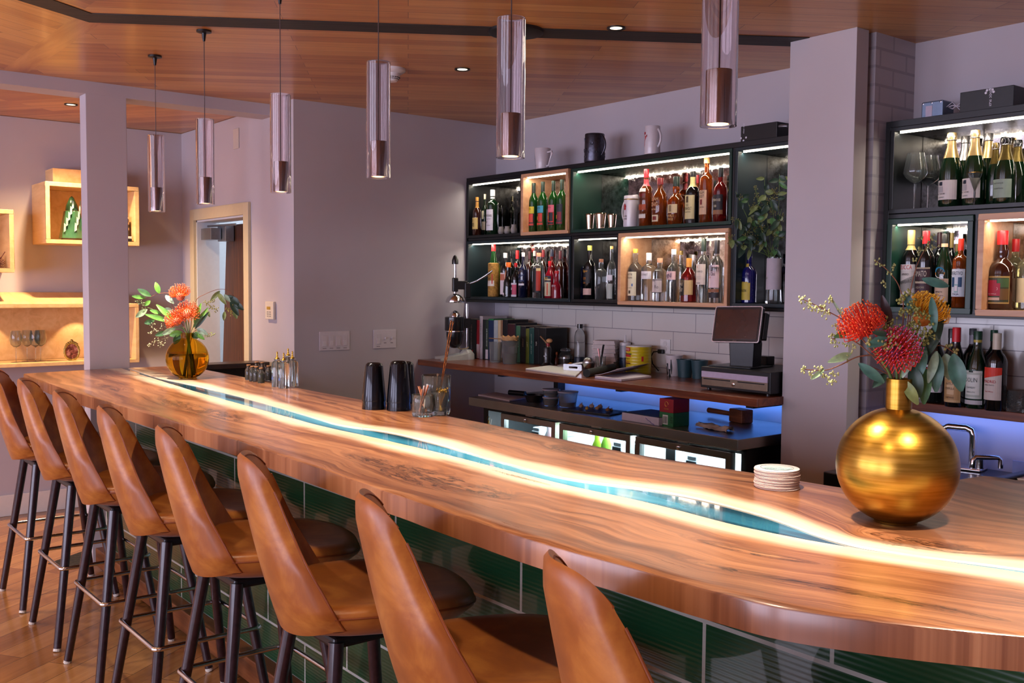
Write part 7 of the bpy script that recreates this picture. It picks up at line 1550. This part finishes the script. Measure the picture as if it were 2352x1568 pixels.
# wine glasses and oval frame in the lit niche
for k, (px, py) in enumerate(((37, 826), (66, 828), (82, 824), (97, 826))):
    q = at_z(px, py, 1.0225); y_ = at_x(px, py, -6.88).y; t = thing('wine_glass', 'clear wine glass in the lit low niche, ' + ('leftmost', 'second from the left', 'third from the left', 'nearest the oval frame')[k], 'glass', (-6.88 - .04 * (k % 2), y_, 1.0225), group='wine glasses in the lit low niche')
    G().lathe([(.004, .09), (.028, .11), (.036, .14), (.034, .17), (.028, .20), (.027, .20), (.033, .17), (.035, .14), (.027, .112), (0, .093)], 24).obj('bowl', GL['clear'], t, smooth=50); G().lathe([(0, .002), (.003, .004), (.003, .09), (0, .09)], 10).obj('stem', GL['clear'], t, smooth=50); G().lathe([(0, 0), (.032, 0), (.032, .001), (.004, .004), (0, .004)], 24).obj('foot', GL['clear'], t, smooth=50)
y_ = at_x(165, 806, -6.86).y; t = thing('oval_picture_frame', 'small ornate gilt oval picture frame in the lit low niche', 'picture frame', (-6.86, y_, 1.0225), R2D(90)); gil = plain('#b39a50', .4, metal=.5, vary=.3, scale=60)
g = G(); pts = [(.045 * math.cos(a), 0, .058 + .055 * math.sin(a)) for a in [2 * PI * i / 40 for i in range(40)]]; g.tube(pts, [.007 + .002 * math.sin(i * 2.5) for i in range(40)], 8, closed=True); g.obj('oval_frame', gil, t, smooth=60)
g = G()
for k in range(7): a = R2D(50 + 13.4 * k); g.ball((.05 * math.cos(a), -.002, .058 + .062 * math.sin(a)), .008, 8)
g.ball((0, 0, .128), .010, 8); g.obj('crest', gil, t, smooth=60)
G().add([(.042 * math.cos(a), -.001, .058 + .052 * math.sin(a)) for a in [2 * PI * i / 30 for i in range(30)]], [tuple(range(30))]).obj('picture', woodmat('portrait', [(.35, '#2a1810'), (.5, '#8a4a3c'), (.6, '#c98a84'), (.75, '#d9c4a0')], grain=(9, 9, 9), scale=4, rough=.5), t)
for y in (.62, 1.30, 1.86): lamp('SPOT', 'niche_spot', (-6.93, y, 1.366), 6.0, WARM, rot=(0, R2D(20), 0), spot_size=R2D(75), spot_blend=.35, shadow_soft_size=.008)
for y, z in ((1.75, 2.13), (2.05, 2.13), (1.2, 1.94)): lamp('SPOT', 'niche_spot', (-6.84, y, z), 1.2, WARM, rot=(0, 0, 0), spot_size=R2D(140), spot_blend=.8, shadow_soft_size=.02)
# ================================================================== LIGHTS

for x in PX: lamp('SPOT', 'pendant_beam', (x, PY_, 1.862), 66, (1., .84, .66), rot=(0, 0, 0), spot_size=R2D(84), spot_blend=.9, shadow_soft_size=.02)
# daylight through the street windows behind the photographer
for a, b in wins: lamp('AREA', 'window_daylight', ((a + b) / 2, YF - .02, 1.45), 130, DAY, rot=(R2D(90), 0, 0), shape='RECTANGLE', size=b - a, size_y=1.75)
# unseen dining side downlights, added to brighten the stool seats
for x in (-5.0, -3.6, -2.2, -.8):
    downlight(Vector((x, .35, ZC)), 'unseen black ringed ceiling downlight added to light the stools, ' + {-5.0: 'first', -3.6: 'second', -2.2: 'third', -.8: 'fourth'}[x] + ' from the side room')
    lamp('SPOT', 'unseen_dining_downlight', (x, .35, ZC - .012), 70, WARM2, rot=(R2D(12), 0, 0), spot_size=R2D(100), spot_blend=.8, shadow_soft_size=.04)
for x in (-5.0, -2.5, 0.):  lamp('SPOT', 'unseen_dining_downlight', (x, -2.0, ZC - .012), 60, WARM2, rot=(0, 0, 0), spot_size=R2D(120), spot_blend=.8, shadow_soft_size=.05)
for px, py in ((1415, 63), (1062, 158)):
    p = at_z(px, py, ZC); lamp('SPOT', 'bar_downlight', (p.x, p.y, ZC - .012), 8, (1, .9, .75), rot=(0, 0, 0), spot_size=R2D(90), spot_blend=.8, shadow_soft_size=.03)
# side room
for y in (-.4, 1.69): lamp('SPOT', 'side_room_downlight', (-6.39, y, ZC - .012), 260, WARM, rot=(0, 0, 0), spot_size=R2D(125), spot_blend=.9, shadow_soft_size=.04)
lamp('AREA', 'kitchen_light', (-6.3, YC + 1.2, ZC - .03), 28, (.85, .93, 1.), rot=(0, 0, 0), shape='RECTANGLE', size=1.2, size_y=.4)

w = bpy.data.worlds.new('world'); S.world = w; w.use_nodes = True
w.node_tree.nodes['Background'].inputs[0].default_value = (.55, .66, 1., 1); w.node_tree.nodes['Background'].inputs[1].default_value = .25

# ================================================================== CAMERA
cd = bpy.data.cameras.new('camera'); cam = bpy.data.objects.new('camera', cd); COL.objects.link(cam)
cd.sensor_width = 36; cd.lens = 35; cd.clip_start = .05
cam.matrix_world = Matrix(((RT.x, UP.x, -FW.x, 0), (RT.y, UP.y, -FW.y, 0), (RT.z, UP.z, -FW.z, CZ), (0, 0, 0, 1)))
S.camera = cam
vs = S.view_settings; vs.view_transform = 'Standard'; vs.look = 'None'; vs.gamma = 1; vs.use_curve_mapping = False; vs.exposure = 0.0
c = S.cycles; c.use_denoising = True; c.max_bounces = 8; c.diffuse_bounces = 4; c.glossy_bounces = 4; c.transmission_bounces = 8; c.transparent_max_bounces = 8
c.sample_clamp_indirect = 6; c.caustics_reflective = False; c.caustics_refractive = False; c.blur_glossy = .5
